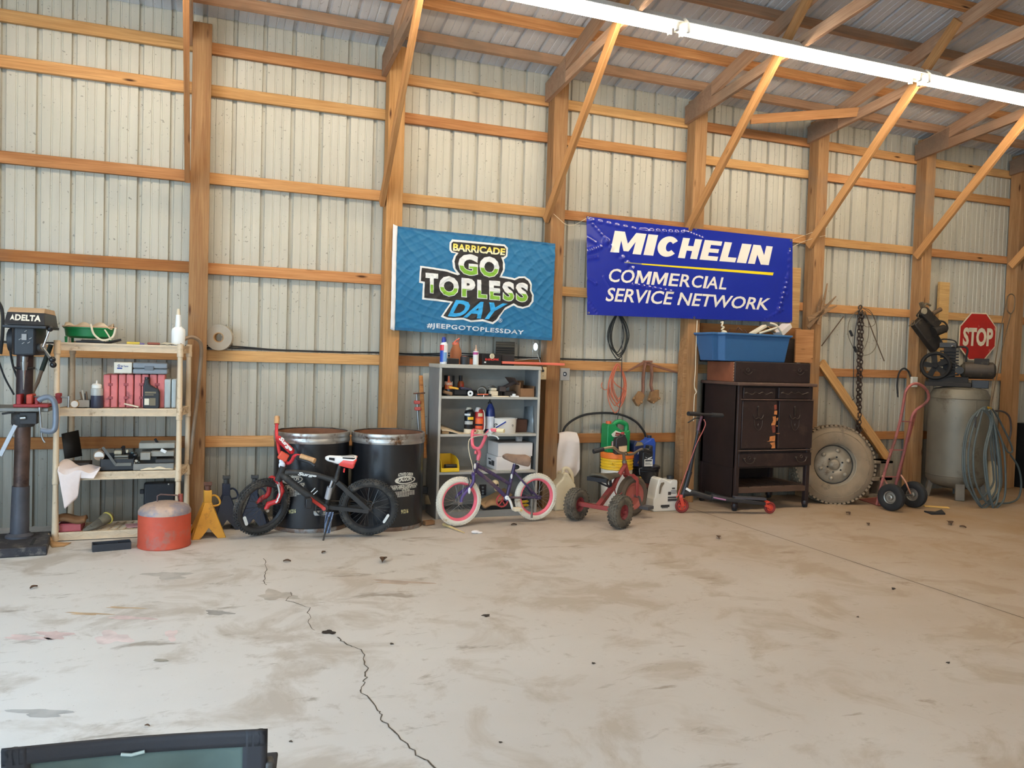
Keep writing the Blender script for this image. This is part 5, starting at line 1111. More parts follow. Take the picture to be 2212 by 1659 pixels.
t = thing('plastic_tub', 'white plastic tub with a blue stripe and round emblems on the middle shelf', 'tub', (P(1091, 938, -.16).x, -.16, S2))
b = MB(); lathe_px(b, 1091, 938, 903, 50, -.15, [(0, 0), (.92, 0), (.94, .02), (1, .93), (1.05, .94), (1.05, 1), (.98, 1), (.90, .05), (0, .04)], S2, 36, 1, .62, (1, 0, 0)); tb = b.build('tub_body', mat((222, 214, 202), .5, var=.04), t)
b = MB(); yq = -.15-25*.62*kpx(1091, 930, -.15)-.002
for cx_ in (1071, 1105):
    c = P(cx_, 919, yq+.012*(1 if cx_ == 1105 else 2.6)); b.torus(c, (0, 1, 0), .014, .003, 22, 6, .3); b.bar(c-Vector((.007, .002, .006)), c+Vector((.007, -.002, .006)), .003, .003)
b.build('emblem', INK, tb)
b = MB(); b.bar(P(1071, 924, yq-.002), P(1093, 911, yq-.002), .011, .004, (0, 1, 0)); b.build('blue_stripe', mat((36, 60, 150), .5), tb); b = MB(); b.bar(P(1070, 922.6, yq-.001), P(1092, 909.6, yq-.001), .012, .003, (0, 1, 0)); b.build('pale_stripe', WHITE, tb)
b = MB(); rect(b, 1114, 906, 1139, 933, -.10, .14, S2); tag(b.build('wooden_box', mat((92, 56, 38), .6), bev=.004), 'reddish brown wooden box beside the white tub', 'box')
b = MB(); b.add([Vector((cx1-.03, -.19, S2+.002)), Vector((cx1-.08, -.05, S2+.002)), Vector((cx1-.024, .05, S2+.22)), Vector((cx1-.022, -.14, S2+.24))], [(0, 1, 2, 3)]); tag(b.build('glass_sheet', mat((128, 134, 136), .2), thick=.004), 'pale sheet leaning on the cabinet side beside the wooden box', 'sheet')
# lower shelf
S3 = SH[2]; WB = mat((226, 216, 208), .7, var=.03)
zc = P(1100, 986.5, -.20).z
t = thing('white_carton', 'lower of the two white cartons on the third cabinet shelf', 'carton', (P(1110, 1018, -.2).x, -.1, S3), group='white cartons')
b = MB(); rect(b, 1073, 986.5, 1147, 1018, -.20, .27, S3, zc); c_ = b.build('carton_body', WB, t, bev=.004)
b = MB(); x0 = P(1073, 1000, -.2).x-.0015
for (ya, yb, za, zb) in ((-.14, -.07, .03, .075), (-.06, .0, .03, .06), (-.05, .02, .075, .085)): b.span((x0-.001, ya, S3+za), (x0, yb, S3+zb))
b.build('side_print', mat((70, 66, 64), .7), c_)
t = thing('white_carton', 'upper of the two white cartons on the third cabinet shelf', 'carton', (P(1112, 987, -.2).x, -.1, zc), group='white cartons')
b = MB(); rect(b, 1076, 957, 1150.5, 987, -.20, .27, zc+.001); b.build('carton_body', WB, t, bev=.004)
b = MB(); b.span((P(1080, 957, -.19).x, -.19, P(1110, 957, -.2).z), (P(1146, 957, -.19).x, .05, P(1110, 957, -.2).z+.004)); b.build('lid_flap', mat((150, 140, 132), .7), t)
b = MB(); q = Vector((P(1121, 950, -.1).x, -.10, P(1110, 957, -.2).z+.026)); b.box(q, (.05, .04, .044)); b.box(q+Vector((-.012, -.02, .008)), (.02, .01, .02)); tag(b.build('plastic_adapter', mat((176, 170, 166), .5), bev=.004), 'small grey plastic adapter on top of the upper white carton', 'adapter')
t = thing('storage_bin', 'yellow open fronted parts bin on the third cabinet shelf', 'bin', (P(972, 1020, -.2).x, -.15, S3))
b = MB(); x0, x1 = P(951, 1005, -.2).x, P(990, 1005, -.2).x
for xx in (x0, x1-.006): b.prism([(-.235, 0), (-.235, .045), (-.20, .10), (-.12, .125), (.02, .13), (.02, 0)], .006, (xx, 0, S3), (0, 1, 0), (0, 0, 1))
b.span((x0, -.235, S3), (x1, .02, S3+.006)); b.span((x0, .014, S3), (x1, .02, S3+.13)); b.span((x0, -.235, S3), (x1, -.229, S3+.035)); b.build('bin_body', YELLOWP, t, bev=.003)
b = MB(); b.cyl((P(966, 1014, -.26).x, -.19, S3+.045), (P(995, 1014, -.24).x, -.16, S3+.038), .019, .022); tag(b.build('flashlight', BLACK), 'black flashlight lying across the front of the yellow bin', 'flashlight')
# bottom compartment
S4 = SH[3]
b = MB(); b.bar(P(1040, 1090, -.16), P(1098, 1062, -.10), .12, .012, (0, -.4, 1)); tag(b.build('cardboard_sheet', CARD), 'brown cardboard sheet leaning in the bottom of the cabinet', 'cardboard')
t = thing('tool_bag', 'black bag slumped on the cabinet floor behind the pink bike', 'bag', (P(1075, 1100, -.1).x, -.1, S4))
b = MB(); b.sheet(lambda u, v: Vector((P(1035+85*u, 1090, -.1).x, -.2+.26*v, S4+.003+.12*math.sin(PI*u)**.6*math.sin(PI*v)**.5*(.75+.25*math.sin(7*u+3*v)))), 24, 14); b.build('bag_body', mat((40, 36, 34), .85, var=.25), t, thick=.006)
b = MB(); b.sheet(lambda u, v: Vector((P(1045+38*u, 1090, -.2).x, -.215+.05*v, S4+.02+.07*math.sin(PI*u)*(.3+.7*v))), 12, 3); tag(b.build('wood_scrap', mat((150, 116, 82), .8), thick=.008), 'bent tan scrap at the front of the cabinet floor', 'scrap')
t = thing('outlet_strip', 'dark wall plate with two sockets on the back of the cabinet bottom', 'outlet', P(1042, 1060, .08))
b = MB(); rect(b, 1036, 1047, 1050, 1070, .075, .012); b.build('plate', mat((52, 44, 42), .5), t)
for y in (1053, 1060, 1066):
    b = MB(); b.cyl(P(1043, y, .076), P(1043, y, .070), .010); b.build('socket', mat((110, 106, 100), .5), t)
for k, y in enumerate((1084, 1092)):
    b = MB(); b.cyl(P(1127, y, -.16), P(1140, y-1, -.12), .013); tag(b.build('screwdriver', YELLOWP), ['upper yellow tool handle seen through the rear wheel of the pink bike', 'lower yellow tool handle seen through the rear wheel of the pink bike'][k], 'tool', 'yellow tool handles')
b = MB(); b.box(P(1122, 1088, -.08)+Vector((0, 0, -.005)), (.2, .1, .09)); tag(b.build('dark_tool_case', mat((44, 42, 48), .6), bev=.008), 'dark tool case under the yellow handles on the cabinet floor', 'case')
t = thing('mask', 'cream hollow eyed mask hanging behind the purple bike frame', 'mask', P(1068, 1046, -.22))
c = P(1069, 1045, -.2); b = MB(); b.ball(c, (.036, .03, .036), 18, 12); b.ball(c+Vector((.012, -.01, -.035)), (.022, .02, .03), 14, 8); b.build('shell', mat((222, 200, 158), .6, var=.1), t)
for dx, dz, r_ in ((-.014, -.004, .011), (.012, -.008, .011), (.002, -.024, .006)):
    b = MB(); b.ball(c+Vector((dx, -.026, dz)), (r_, .008, r_)); b.build('eye_hole', INK, t)

# ------------------------------------------------------------------ purple and pink girl's bike
p2 = Vector((2.72, -.48, 0)); fw2 = (Vector((2.018, -.556, 0))-p2).normalized(); n2 = Vector((-fw2.y, fw2.x, 0)); n2 = Vector((.107, -.994, 0)).normalized(); up2 = Vector((0, 0, 1))
def B2(px, py, off=0.0): return plane_pt(px, py, p2, n2, off)
PUR = mat((66, 50, 84), .5, var=.25, dirt=(110, 86, 76), dirt_amt=.18); PINK = mat((240, 110, 124), .4, var=.05); TIREW = mat((224, 214, 196), .8, var=.08, dirt=(180, 150, 110), dirt_amt=.1)
t = thing('bicycle', 'purple bike with pink rims and white tires before the grey cabinet', 'bicycle', p2)
R2 = .198
rc = B2(1157, 1078); rc.z = R2+.012; n2f = (n2+Vector((.06, 0, 0))).normalized(); fc = B2(991, 1088); fc.z = R2+.012
SP2 = mat((150, 146, 142), .4, .8)
w = spoked_wheel(t, 'rear_wheel', rc, n2, R2, .025, TIREW, PINK, SP2, 24, .005, .020, .014)
w = spoked_wheel(t, 'front_wheel', fc, n2f, R2, .025, TIREW, PINK, SP2, 24, .005, .020, .014)
b = MB(); bb0 = B2(1095, 1075)
b.tube([B2(1031, 1000), B2(1024, 1021)], .019, n=12)
b.tube([B2(1031, 1005), B2(1060, 1021), B2(1102, 1046)], .0155, sm=4); b.tube([B2(1028, 1016), B2(1060, 1042), B2(1094, 1074)], .0165, sm=4)
b.tube([B2(1112, 1003), B2(1103, 1040), B2(1095, 1074)], .0155, sm=3); b.cyl(B2(1095, 1076, -.035), B2(1095, 1076, .035), .026)
for s in (-.045, .045):
    b.tube([B2(1112, 1020, s*.35), B2(1135, 1046, s), rc+n2*s], .009, sm=4); b.tube([B2(1099, 1075, s*.5), rc+n2*s], .009)
    b.box(rc+n2*s, (.05, .006, .03))
fr = b.build('frame', PUR, t)
b = MB(); b.ball(B2(1026, 1007, .019), (.010, .004, .024)); b.ball(B2(1105, 1029, .016), (.010, .004, .022)); b.build('frame_sticker', WHITE, fr)
b = MB()
for s in (-.042, .042):
    b.tube([B2(1023, 1027, s*.8), B2(1021, 1045, s), fc+n2f*s+Vector((.015, 0, .05)), fc+n2f*s], .013, sm=4)
b.tube([B2(1022, 1027, -.035), B2(1023, 1022), B2(1022, 1027, .035)], .016, sm=3); fk = b.build('fork', mat((86, 66, 120), .45, var=.2), t)
b = MB(); b.ball(B2(1014, 1060, .056), (.012, .005, .026)); b.build('fork_sticker', WHITE, fk)
b = MB(); b.cyl(B2(1032, 1000), B2(1033, 988), .014); b.tube([B2(1033, 990), B2(1035, 979), B2(1032, 970)], .017, sm=3); b.cyl(B2(1027, 974, .01), B2(1027, 981, .02), .010); b.build('stem', PINK, t)
b = MB(); b.torus(B2(1032.5, 995), (0, 0, 1), .014, .006, 20, 8); b.torus(B2(1032, 998), (0, 0, 1), .014, .006, 20, 8); b.build('headset', CHROME, t)
# handlebar: U-shaped riser bar with its grips pointing to the rear
b = MB(); q = B2(1030, 969)
hbp = [B2(1027, 931, -.24), B2(1022, 930, -.16), B2(1020, 940, -.10), B2(1021, 962, -.075), q, B2(1038, 966, .03), B2(1044, 955, .07), B2(1051, 938, .12), B2(1058, 930, .18), B2(1064, 929, .22), B2(1072, 930, .26)]
b.tube(hbp, .0135, sm=5, n=12); b.tube([B2(1021, 940, -.10), B2(1049, 940, .11)], .007, n=10); hb = b.build('handlebar', PINK, t)
GC = mat((232, 214, 168), .55)
b = MB(); b.tube([B2(1066, 929, .225), B2(1089, 931, .30)], .017, n=12); b.build('grip', GC, hb)
b = MB(); b.tube([B2(1026, 931, -.22), B2(1030, 932, -.30)], .017, n=12); b.build('grip', GC, hb)
b = MB(); b.ball(B2(1061, 931, .20), (.022, .02, .022)); b.bar(B2(1052, 940, .19), B2(1062, 932, .2), .02, .035, n2); b.tube([B2(1057, 940, .20), B2(1066, 941, .24), B2(1074, 944, .27), B2(1077, 949, .28)], .006, sm=4); b.build('brake_lever', mat((206, 204, 198), .35, .3), hb)
b = MB(); b.tube([B2(1052, 938, .18), B2(1018, 946, -.02), B2(1012, 960, .02), B2(1014, 980, .05), B2(1020, 1003, .05), B2(1022, 1020, .03)], .004, sm=5, n=7); b.build('brake_cable', mat((206, 192, 164), .6), t)
b = MB(); saddle(b, B2(1088, 985), B2(1141, 988), n2, up2, .075, .024, .042); b.build('saddle', mat((134, 108, 90), .75, var=.2, scale=16), t, thick=.014)
b = MB(); b.cyl(B2(1110, 1010), B2(1114, 995), .010); b.bar(B2(1102, 994), B2(1126, 996), .05, .014); b.build('seat_post', STEELM, t)
b = MB(); b.ball(B2(1115, 1009), (.03, .02, .02)); b.build('seat_clamp', BLACK, t)
b = MB(); b.cyl(B2(1095, 1075, .03), B2(1095, 1075, .065), .017); b.tube([B2(1095, 1073, .06), B2(1102, 1082, .065), B2(1107, 1098, .065), B2(1110, 1101, .07)], .0105, sm=4); cr = b.build('crank_arm', mat((226, 222, 214), .4), t)
b = MB(); b.box(B2(1117, 1100, .10), (.07, .07, .026)); b.build('pedal', CREAM, cr, bev=.004); b = MB(); b.cyl(B2(1123, 1101, .13), B2(1127, 1102, .13), .012); b.build('pedal_reflector', mat((226, 190, 120), .4), cr)
b = MB(); b.torus(B2(1085, 1081, -.03), n2, .052, .007, 32, 8)
for k in range(5): b.bar(B2(1085, 1081, -.03), B2(1085, 1081, -.03)+(fw2*math.cos(k*1.257+.4)+up2*math.sin(k*1.257+.4))*.05, .005, .012, n2)
b.build('chainring', mat((196, 70, 68), .5), t)
b = MB(); b.cyl(rc+n2*.05-Vector((.06, 0, .01)), rc+n2*.055-Vector((.06, 0, .17)), .009); b.build('training_wheel_arm', mat((120, 112, 102), .6, .3), t)
b = MB(); b.tube([B2(1010, 1030, .03), B2(1014, 1040, .04), B2(1012, 1048, .04)], .005, sm=3); b.tube([B2(1016, 1028, -.03), B2(1018, 1044, -.03)], .005); b.box(B2(1010, 1050, .035), (.03, .012, .012)); b.build('brake_caliper', DKGREY, t)
b = MB(); a = atZ(958, 1136); c = atZ(1003, 1153)
b.tube([a+Vector((0, 0, .012)), a.lerp(c, .4)+Vector((0, 0, .012)), c+Vector((0, 0, .008))], [.013, .009, .004], n=8); tag(b.build('wooden_stick', mat((206, 176, 120), .8)), 'pale wooden stick on the floor under the pink bike front tire', 'stick')
b = MB(); q = atZ(1027, 1152); b.ball(q+Vector((0, 0, .012)), (.035, .025, .013)); b.ball(q+Vector((.03, -.012, .007)), (.026, .015, .008)); tag(b.build('crumpled_paper', mat((226, 218, 212), .8)), 'crumpled white paper on the floor in front of the pink bike', 'paper')
# ------------------------------------------------------------------ flag and banner
def clip_v(vs, fs, lo=None, hi=None):
    bm = bmesh.new(); bv = [bm.verts.new((x, y, 0)) for x, y in vs]
    for f in fs:
        try: bm.faces.new([bv[i] for i in f])
        except ValueError: pass
    for c, s in ((lo, -1), (hi, 1)):
        if c is None: continue
        bmesh.ops.bisect_plane(bm, geom=bm.verts[:]+bm.edges[:]+bm.faces[:], plane_co=(0, c, 0), plane_no=(0, s, 0), clear_outer=True)
    bm.verts.index_update(); out = ([tuple(v.co[:2]) for v in bm.verts], [tuple(v.index for v in f.verts) for f in bm.faces]); bm.free(); return out
class Cloth:
    """a hung sheet: px corners TL, TR, BR, BL on the plane Y, gently rippled by disp(X, Z); printing lies on it"""
    def __init__(s, q, Y, disp): s.q, s.Y, s.disp = q, Y, disp
    def at(s, px, py, lay=0.0):
        p = atY(px, py, s.Y); p.y = s.Y-s.disp(p.x, p.z)-lay; return p
    def uv(s, u, v):
        (a, b_), (c, d), (e, f), (g, h) = s.q
        return (a*(1-u)+c*u)*(1-v)+(g*(1-u)+e*u)*v, (b_*(1-u)+d*u)*(1-v)+(h*(1-u)+f*u)*v
    def sheet(s, b, u0, u1, v0, v1, nu, nv, lay=0.0): return b.sheet(lambda u, v: s.at(*s.uv(u0+(u1-u0)*u, v0+(v1-v0)*v), lay), nu, nv)
    def poly(s, b, pts, lay, step=2.2):
        lay *= 2.2
        tri = tessellate_polygon([[Vector((x, y, 0)) for x, y in pts]]); vs, fs = cut_grid(pts, [tuple(t) for t in tri], step)
        return b.add([s.at(x, y, lay) for x, y in vs], fs)
    def text(s, b, txt, quad, lay, bold=.0, lo=None, hi=None, step=.03, space=1.0):
        lay *= 2.2
        vs, fs = glyphs(txt, bold, 0, space)
        if lo is not None or hi is not None: vs, fs = clip_v(vs, fs, lo, hi)
        vs, fs = cut_grid(vs, fs, step); (a, b_), (c, d), (e, f), (g, h) = quad
        return b.add([s.at((a*(1-u)+c*u)*w+(g*(1-u)+e*u)*(1-w), (b_*(1-u)+d*u)*w+(h*(1-u)+f*u)*(1-w), lay) for u, w in vs], fs)
def fdisp(x, z):
    d = .016+.006*math.sin(3.1*x+2.2*z)+.004*math.sin(7*x-9*z+1)
    for a_, b_, am, ph in ((23, 17, .0030, 0), (29, -26, .0026, 1.3), (13, 37, .0028, 2.1), (41, 30, .0014, .4), (17, -47, .0016, 3.3)):
        s_ = math.sin(a_*x+b_*z+ph+1.6*math.sin(5*x+ph)*math.sin(6*z)); d += am*(1-abs(s_))**2*2*(.35+.65*math.sin(2.7*x+4*z+ph)**2)
    return d
FQ = [(856, 489), (1197, 527), (1190, 736), (850, 713)]
fl = Cloth(FQ, -.006, fdisp)
TEAL = mat((24, 104, 146), .62, var=.06, scale=5); TEALD = mat((20, 92, 132), .62, var=.05)
t = thing('flag', 'teal flag reading GO TOPLESS DAY hung between two posts', 'flag', atY(1023, 725, -.02))
b = MB(); fl.sheet(b, 0, 1, 0, 1, 220, 150); cl = b.build('flag_cloth', TEAL, t, ang=180)
hd = Cloth([(848, 485), (857.5, 489), (851, 715), (842, 711)], -.012, fdisp); b = MB(); hd.sheet(b, 0, 1, 0, 1, 4, 40); hm = b.build('header_strip', mat((232, 226, 222), .7, var=.03), t, thick=.003)
for y in (491, 708):
    b = MB(); b.torus(atY(852 if y < 600 else 847, y, -.0245), (0, 1, 0), .010, .003, 18, 8); b.build('grommet', mat((206, 160, 70), .3, .9), hm)
b = MB(); fl.sheet(b, 0, 1, .0, .022, 220, 3, .002); b.build('hem', TEALD, cl); b = MB(); fl.sheet(b, 0, 1, .972, 1, 220, 3, .002); b.build('hem', TEALD, cl)
def zf(pts): return [(820+x/5.53, 470+y/5.53) for x, y in pts]
WOUT = [(860, 262), (1485, 325), (1522, 365), (1518, 465), (1485, 495), (1472, 500), (1490, 560), (1482, 640), (1450, 700), (1580, 722), (1600, 730), (1650, 706), (1720, 705), (1780, 745), (1805, 800), (1800, 870), (1830, 930), (1825, 1010), (1780, 1065), (1700, 1090), (1630, 1075), (1590, 1050), (1480, 1110), (1440, 1170), (1400, 1235), (1345, 1275), (1225, 1240), (1150, 1245), (1080, 1250), (990, 1220), (880, 1225), (800, 1220), (725, 1185), (780, 1105), (840, 1020), (690, 1000), (500, 980), (510, 790), (462, 780), (478, 578), (640, 600), (800, 625), (912, 665), (870, 600), (860, 520), (880, 460), (905, 430), (850, 425), (825, 395), (830, 300)]
BIN = [(870, 290), (1475, 347), (1500, 375), (1498, 455), (1470, 472), (1440, 472), (1465, 540), (1462, 630), (1420, 715), (1570, 745), (1600, 752), (1655, 727), (1715, 727), (1760, 760), (1785, 810), (1780, 870), (1808, 930), (1800, 1005), (1765, 1050), (1700, 1068), (1640, 1055), (1590, 1025), (1490, 1075), (1420, 1165), (1385, 1220), (1340, 1250), (1225, 1215), (1080, 1228), (990, 1195), (880, 1200), (810, 1195), (755, 1175), (805, 1100), (872, 1005), (690, 975), (525, 960), (530, 770), (482, 760), (497, 602), (640, 622), (800, 650), (925, 692), (952, 680), (900, 610), (885, 530), (900, 470), (935, 425), (860, 405), (850, 385), (852, 310)]
FW = mat((232, 230, 224), .65, var=.03); FB = mat((38, 34, 33), .65, var=.1); FG = mat((128, 178, 52), .65, var=.05)
b = MB(); fl.poly(b, zf(WOUT), .0012); b.build('print_outline', FW, cl); b = MB(); fl.poly(b, zf(BIN), .0022); b.build('print_shadow', FB, cl)
b = MB(); fl.text(b, 'BARRICADE', zf([(872, 312), (1490, 374), (1484, 456), (866, 400)]), .0032, .035, .42); b.build('lettering', mat((240, 214, 96), .6, var=.05), cl)
b = MB(); fl.text(b, 'BARRICADE', zf([(872, 312), (1490, 374), (1484, 456), (866, 400)]), .0032, .035, None, .42); b.build('lettering', mat((244, 234, 190), .6, var=.05), cl)
bw, bg_ = MB(), MB()
for ch, x0, y0, x1, y1 in (('G', 928, 440, 1166, 695), ('O', 1183, 468, 1420, 718), ('T', 540, 668, 690, 908), ('O', 700, 702, 940, 946), ('P', 970, 728, 1136, 958), ('L', 1158, 748, 1276, 972), ('E', 1300, 758, 1430, 990), ('S', 1455, 768, 1596, 1004), ('S', 1612, 780, 1760, 1014)):
    d = .085*(x1-x0)*.5; q = [(x0, y0-d), (x1, y0+d), (x1, y1+d), (x0, y1-d)]
    fl.text(bw, ch, zf(q), .0032, .055)
    m = 9; q2 = [(x0+m, y0-d+m), (x1-m, y0+d+m), (x1-m, y1+d-m), (x0+m, y1-d-m)]; fl.text(bg_, ch, zf(q2), .0042, .03, None, .43)
bw.build('lettering', FW, cl); bg_.build('lettering', FG, cl)
b = MB(); fl.text(b, 'DAY', zf([(905, 985), (1520, 1030), (1370, 1222), (805, 1180)]), .0036, .035); b.build('lettering', mat((46, 158, 214), .65, var=.08, scale=40), cl)
b = MB(); fl.text(b, '#JEEPGOTOPLESSDAY', zf([(560, 1255), (1718, 1348), (1712, 1414), (556, 1332)]), .0022, .028, None, None, .015, 1.12); b.build('hashtag_lettering', mat((206, 214, 220), .65, var=.03), cl); b = MB(); fl.text(b, 'R', zf([(1422, 1215), (1442, 1216), (1442, 1244), (1422, 1243)]), .0022, .01); b.build('lettering', mat((206, 214, 220), .65, var=.03), cl)
b = MB(); b.torus(fl.at(*zf([(1431, 1229)])[0], .0022), (0, 1, 0), .017, .0016, 22, 6); b.build('registered_mark', mat((206, 214, 220), .65), cl)
CRE = [((1270, 475), (1312, 522), .006, 3), ((1268, 474), (1400, 501), .005, 4), ((1308, 520), (1384, 602), .009, 7), ((1384, 498), (1480, 504), .008, 5), ((1264, 512), (1284, 524), .006, 4), ((1266, 545), (1296, 534), .007, 5), ((1262, 560), (1290, 556), .005, 4), ((1262, 598), (1286, 612), .006, 4), ((1304, 600), (1316, 620), .005, 3), ((1264, 640), (1290, 678), .006, 4), ((1700, 600), (1682, 668), .008, 6), ((1704, 545), (1700, 640), .006, 4), ((1650, 692), (1690, 668), .005, 4), ((1370, 615), (1450, 630), .006, 4), ((1455, 630), (1480, 655), .004, 4), ((1480, 500), (1520, 516), .005, 4)]
def bdisp(x, z):
    d = .014+.006*math.sin(2.3*x+1)*math.sin(3*z)
    for A, B_, h, w in CW:
        ax, az = A; bx, bz = B_; L2 = (bx-ax)**2+(bz-az)**2; tt = max(0, min(1, ((x-ax)*(bx-ax)+(z-az)*(bz-az))/L2)); q = ((x-ax-tt*(bx-ax))**2+(z-az-tt*(bz-az))**2)/(w*w)
        if q < 9: d += 1.7*h*math.exp(-q)*(.6+.4*math.sin(40*tt+x*9))
    return d
CW = []
for A, B_, h, w in CRE:
    p, q = atY(A[0], A[1], -.02), atY(B_[0], B_[1], -.02); CW.append(((p.x, p.z), (q.x, q.z), h, w*.0038))
BQ = [(1265, 468), (1709, 517), (1710, 697), (1267, 680)]
bn = Cloth(BQ, -.012, bdisp)
t = thing('banner', 'glossy blue vinyl banner reading MICHELIN COMMERCIAL SERVICE NETWORK', 'banner', atY(1488, 690, -.02))
b = MB(); bn.sheet(b, 0, 1, 0, 1, 260, 130); cl = b.build('vinyl_sheet', mat((26, 42, 150), .16, var=.04, scale=4, spec=.7), t, ang=180)
def zb(pts): return [(1220+x/4.254, 450+y/4.254) for x, y in pts]
BW = mat((240, 232, 218), .35, var=.02)
GL = {'I': [(0, 0), (1, 0), (1, 1), (0, 1)], 'H': [(0, 0), (.36, 0), (.36, .39), (.64, .39), (.64, 0), (1, 0), (1, 1), (.64, 1), (.64, .63), (.36, .63), (.36, 1), (0, 1)],
      'E': [(0, 0), (1, 0), (1, .22), (.42, .22), (.42, .40), (.94, .40), (.94, .60), (.42, .60), (.42, .78), (1, .78), (1, 1), (0, 1)], 'L': [(0, 0), (1, 0), (1, .24), (.46, .24), (.46, 1), (0, 1)],
      'N': [(0, 0), (.33, 0), (.33, .50), (.62, 0), (1, 0), (1, 1), (.67, 1), (.67, .50), (.38, 1), (0, 1)], 'M': [(0, 0), (.27, 0), (.27, .58), (.42, .10), (.58, .10), (.73, .58), (.73, 0), (1, 0), (1, 1), (.68, 1), (.50, .46), (.32, 1), (0, 1)]}
GL['C'] = [(.5+.5*math.cos(a), .5+.5*math.sin(a)) for a in [math.radians(38+284*k/22) for k in range(23)]]+[(.56+.16*math.cos(a), .5+.24*math.sin(a)) for a in [math.radians(322-284*k/14) for k in range(15)]]
b = MB()
for ch, xt0, xt1, xb0, xb1 in (('M', 452, 744, 408, 692), ('I', 762, 852, 716, 806), ('C', 872, 1062, 826, 1016), ('H', 1082, 1256, 1034, 1208), ('E', 1280, 1440, 1232, 1392), ('L', 1462, 1606, 1412, 1556), ('I', 1620, 1706, 1570, 1656), ('N', 1722, 1898, 1672, 1862)):
    yt = lambda x: 208+(x-452)*.1005; yb = lambda x: 404+(x-408)*.0825
    q = []
    for u, v in GL[ch]:
        a_ = (xt0+(xt1-xt0)*u, yt(xt0+(xt1-xt0)*u)); c_ = (xb0+(xb1-xb0)*u, yb(xb0+(xb1-xb0)*u)); q.append((a_[0]*v+c_[0]*(1-v), a_[1]*v+c_[1]*(1-v)))
    bn.poly(b, zb(q), .0012, 3.0)
b.build('lettering', BW, cl)
b = MB()
GL['m'] = [(0, 0), (.20, 0), (.20, .66), (.44, .08), (.56, .08), (.80, .66), (.80, 0), (1, 0), (1, 1), (.76, 1), (.50, .36), (.24, 1), (0, 1)]
for ch, x0, x1 in (('C', 388, 492), ('O', 500, 622), ('m', 636, 772), ('m', 788, 924), ('E', 944, 1030), ('R', 1046, 1142), ('C', 1150, 1246), ('I', 1262, 1288), ('A', 1290, 1396), ('L', 1408, 1474)):
    tt = lambda x: 553+(x-400)*.0815; tb = lambda x: 676+(x-388)*.067; sh_ = 26
    if ch in 'mI': bn.poly(b, zb([((x0+(x1-x0)*u)+sh_*(v-.1), tt(x0+(x1-x0)*u)*v+tb(x0+(x1-x0)*u)*(1-v)) for u, v in GL[ch]]), .0012, 3.0)
    else: bn.text(b, ch, zb([(x0+sh_*.9, tt(x0)), (x1+sh_*.9, tt(x1)), (x1-sh_*.1, tb(x1)), (x0-sh_*.1, tb(x0))]), .0012, .015, None, None, .1)
b.build('lettering', BW, cl); b = MB(); bn.text(b, 'SERVICE NETWORK', zb([(394, 728), (1893, 828), (1856, 938), (364, 854)]), .0012, .016, None, None, .015); b.build('lettering', BW, cl)
b = MB(); bn.poly(b, zb([(700, 507), (1908, 592), (1900, 618), (700, 519)]), .0012); b.build('stripe', mat((246, 214, 30), .35, var=.02), cl)
b = MB(); bn.poly(b, zb([(540, 494), (700, 507), (700, 519), (540, 503)]), .0012); b.build('stripe', mat((140, 140, 120), .35), cl)
for x, y in ((1268, 471), (1502, 495), (1705, 520), (1270, 676), (1497, 686), (1707, 695), (1703, 538)):
    b = MB(); p = bn.at(x, y, .002); b.lathe([(.005, 0), (.011, 0), (.011, .003), (.005, .003), (.005, 0)], p, (0, -1, 0), 18); b.build('grommet', CHROME, cl)
for pts in (((1268, 471), (1230, 488), (1196, 462)), ((1705, 520), (1760, 500), (1790, 490)), ((1703, 538), (1740, 520), (1785, 508))):
    b = MB(); b.tube([atY(x, y, -.016) for x, y in pts], .0022, n=6, sm=3); b.build('tie_string', CREAM, t)
# ------------------------------------------------------------------ hung on the wall between the posts
def coil(name, label, loops, r, m, Y, sway=.01):
    b = MB()
    for k, (cx, yt, yb, w, dx) in enumerate(loops):
        pts = []
        for i in range(22):
            a = 2*PI*i/22; u = math.sin(a); v = .5-.5*math.cos(a); ww = w*(.35+.65*math.sin(PI*min(1, v*1.0))**.6*(.55+.45*v))
            pts.append(P(cx+dx*v+u*ww, yt+(yb-yt)*v, Y-.004*k-sway*math.sin(a+k)))
        b.tube(pts, r, n=8, sm=2, closed=True)
    return b, name, label, m
b, *_ = coil('', '', [(1335, 676, 776, 24, 0), (1337, 676, 770, 19, 0), (1333, 677, 762, 17, 0), (1336, 676, 766, 27, -1), (1334, 678, 770, 21, 3)], .0055, None, .10)
tag(b.build('coiled_cable', mat((38, 40, 38), .6)), 'black electrical cord coiled on the wall under the blue banner', 'cord')
b, *_ = coil('', '', [(1334, 786, 872, 22, 0), (1335, 787, 868, 17, 2), (1333, 786, 876, 20, -4), (1336, 787, 862, 14, 0), (1334, 786, 880, 19, 4), (1335, 788, 892, 22, -6)], .0055, None, .09)
b.tube([P(1320, 812, .08), P(1330, 830, .06), P(1352, 848, .06), P(1340, 872, .08)], .0055, sm=4); b.tube([P(1318, 838, .08), P(1306, 842, .08), P(1299, 834, .08), P(1301, 826, .08)], .004, sm=4)
tag(b.build('extension_cable', mat((190, 104, 76), .6)), 'orange extension cord coiled below the black cord', 'cord')
b = MB(); b.tube([P(1344, 695, .06), P(1343, 790, .05), P(1341, 860, .04), P(1334, 905, .02), P(1331, 960, -.0)], .004, sm=5); tag(b.build('black_string', BLACK), 'single black cord hanging straight down past the coiled cords', 'cord')
b = MB(); b.tube([P(1215, 936, .11), P(1222, 921, .11), P(1240, 906, .11), P(1268, 895, .11), P(1310, 892, .11), P(1345, 897, .11), P(1372, 910, .11), P(1387, 926, .11), P(1394, 940, .11), P(1395, 962, .11)], .011, sm=6); tag(b.build('black_hose', RUBBER), 'black rubber hose bent into an arch against the wall', 'hose')
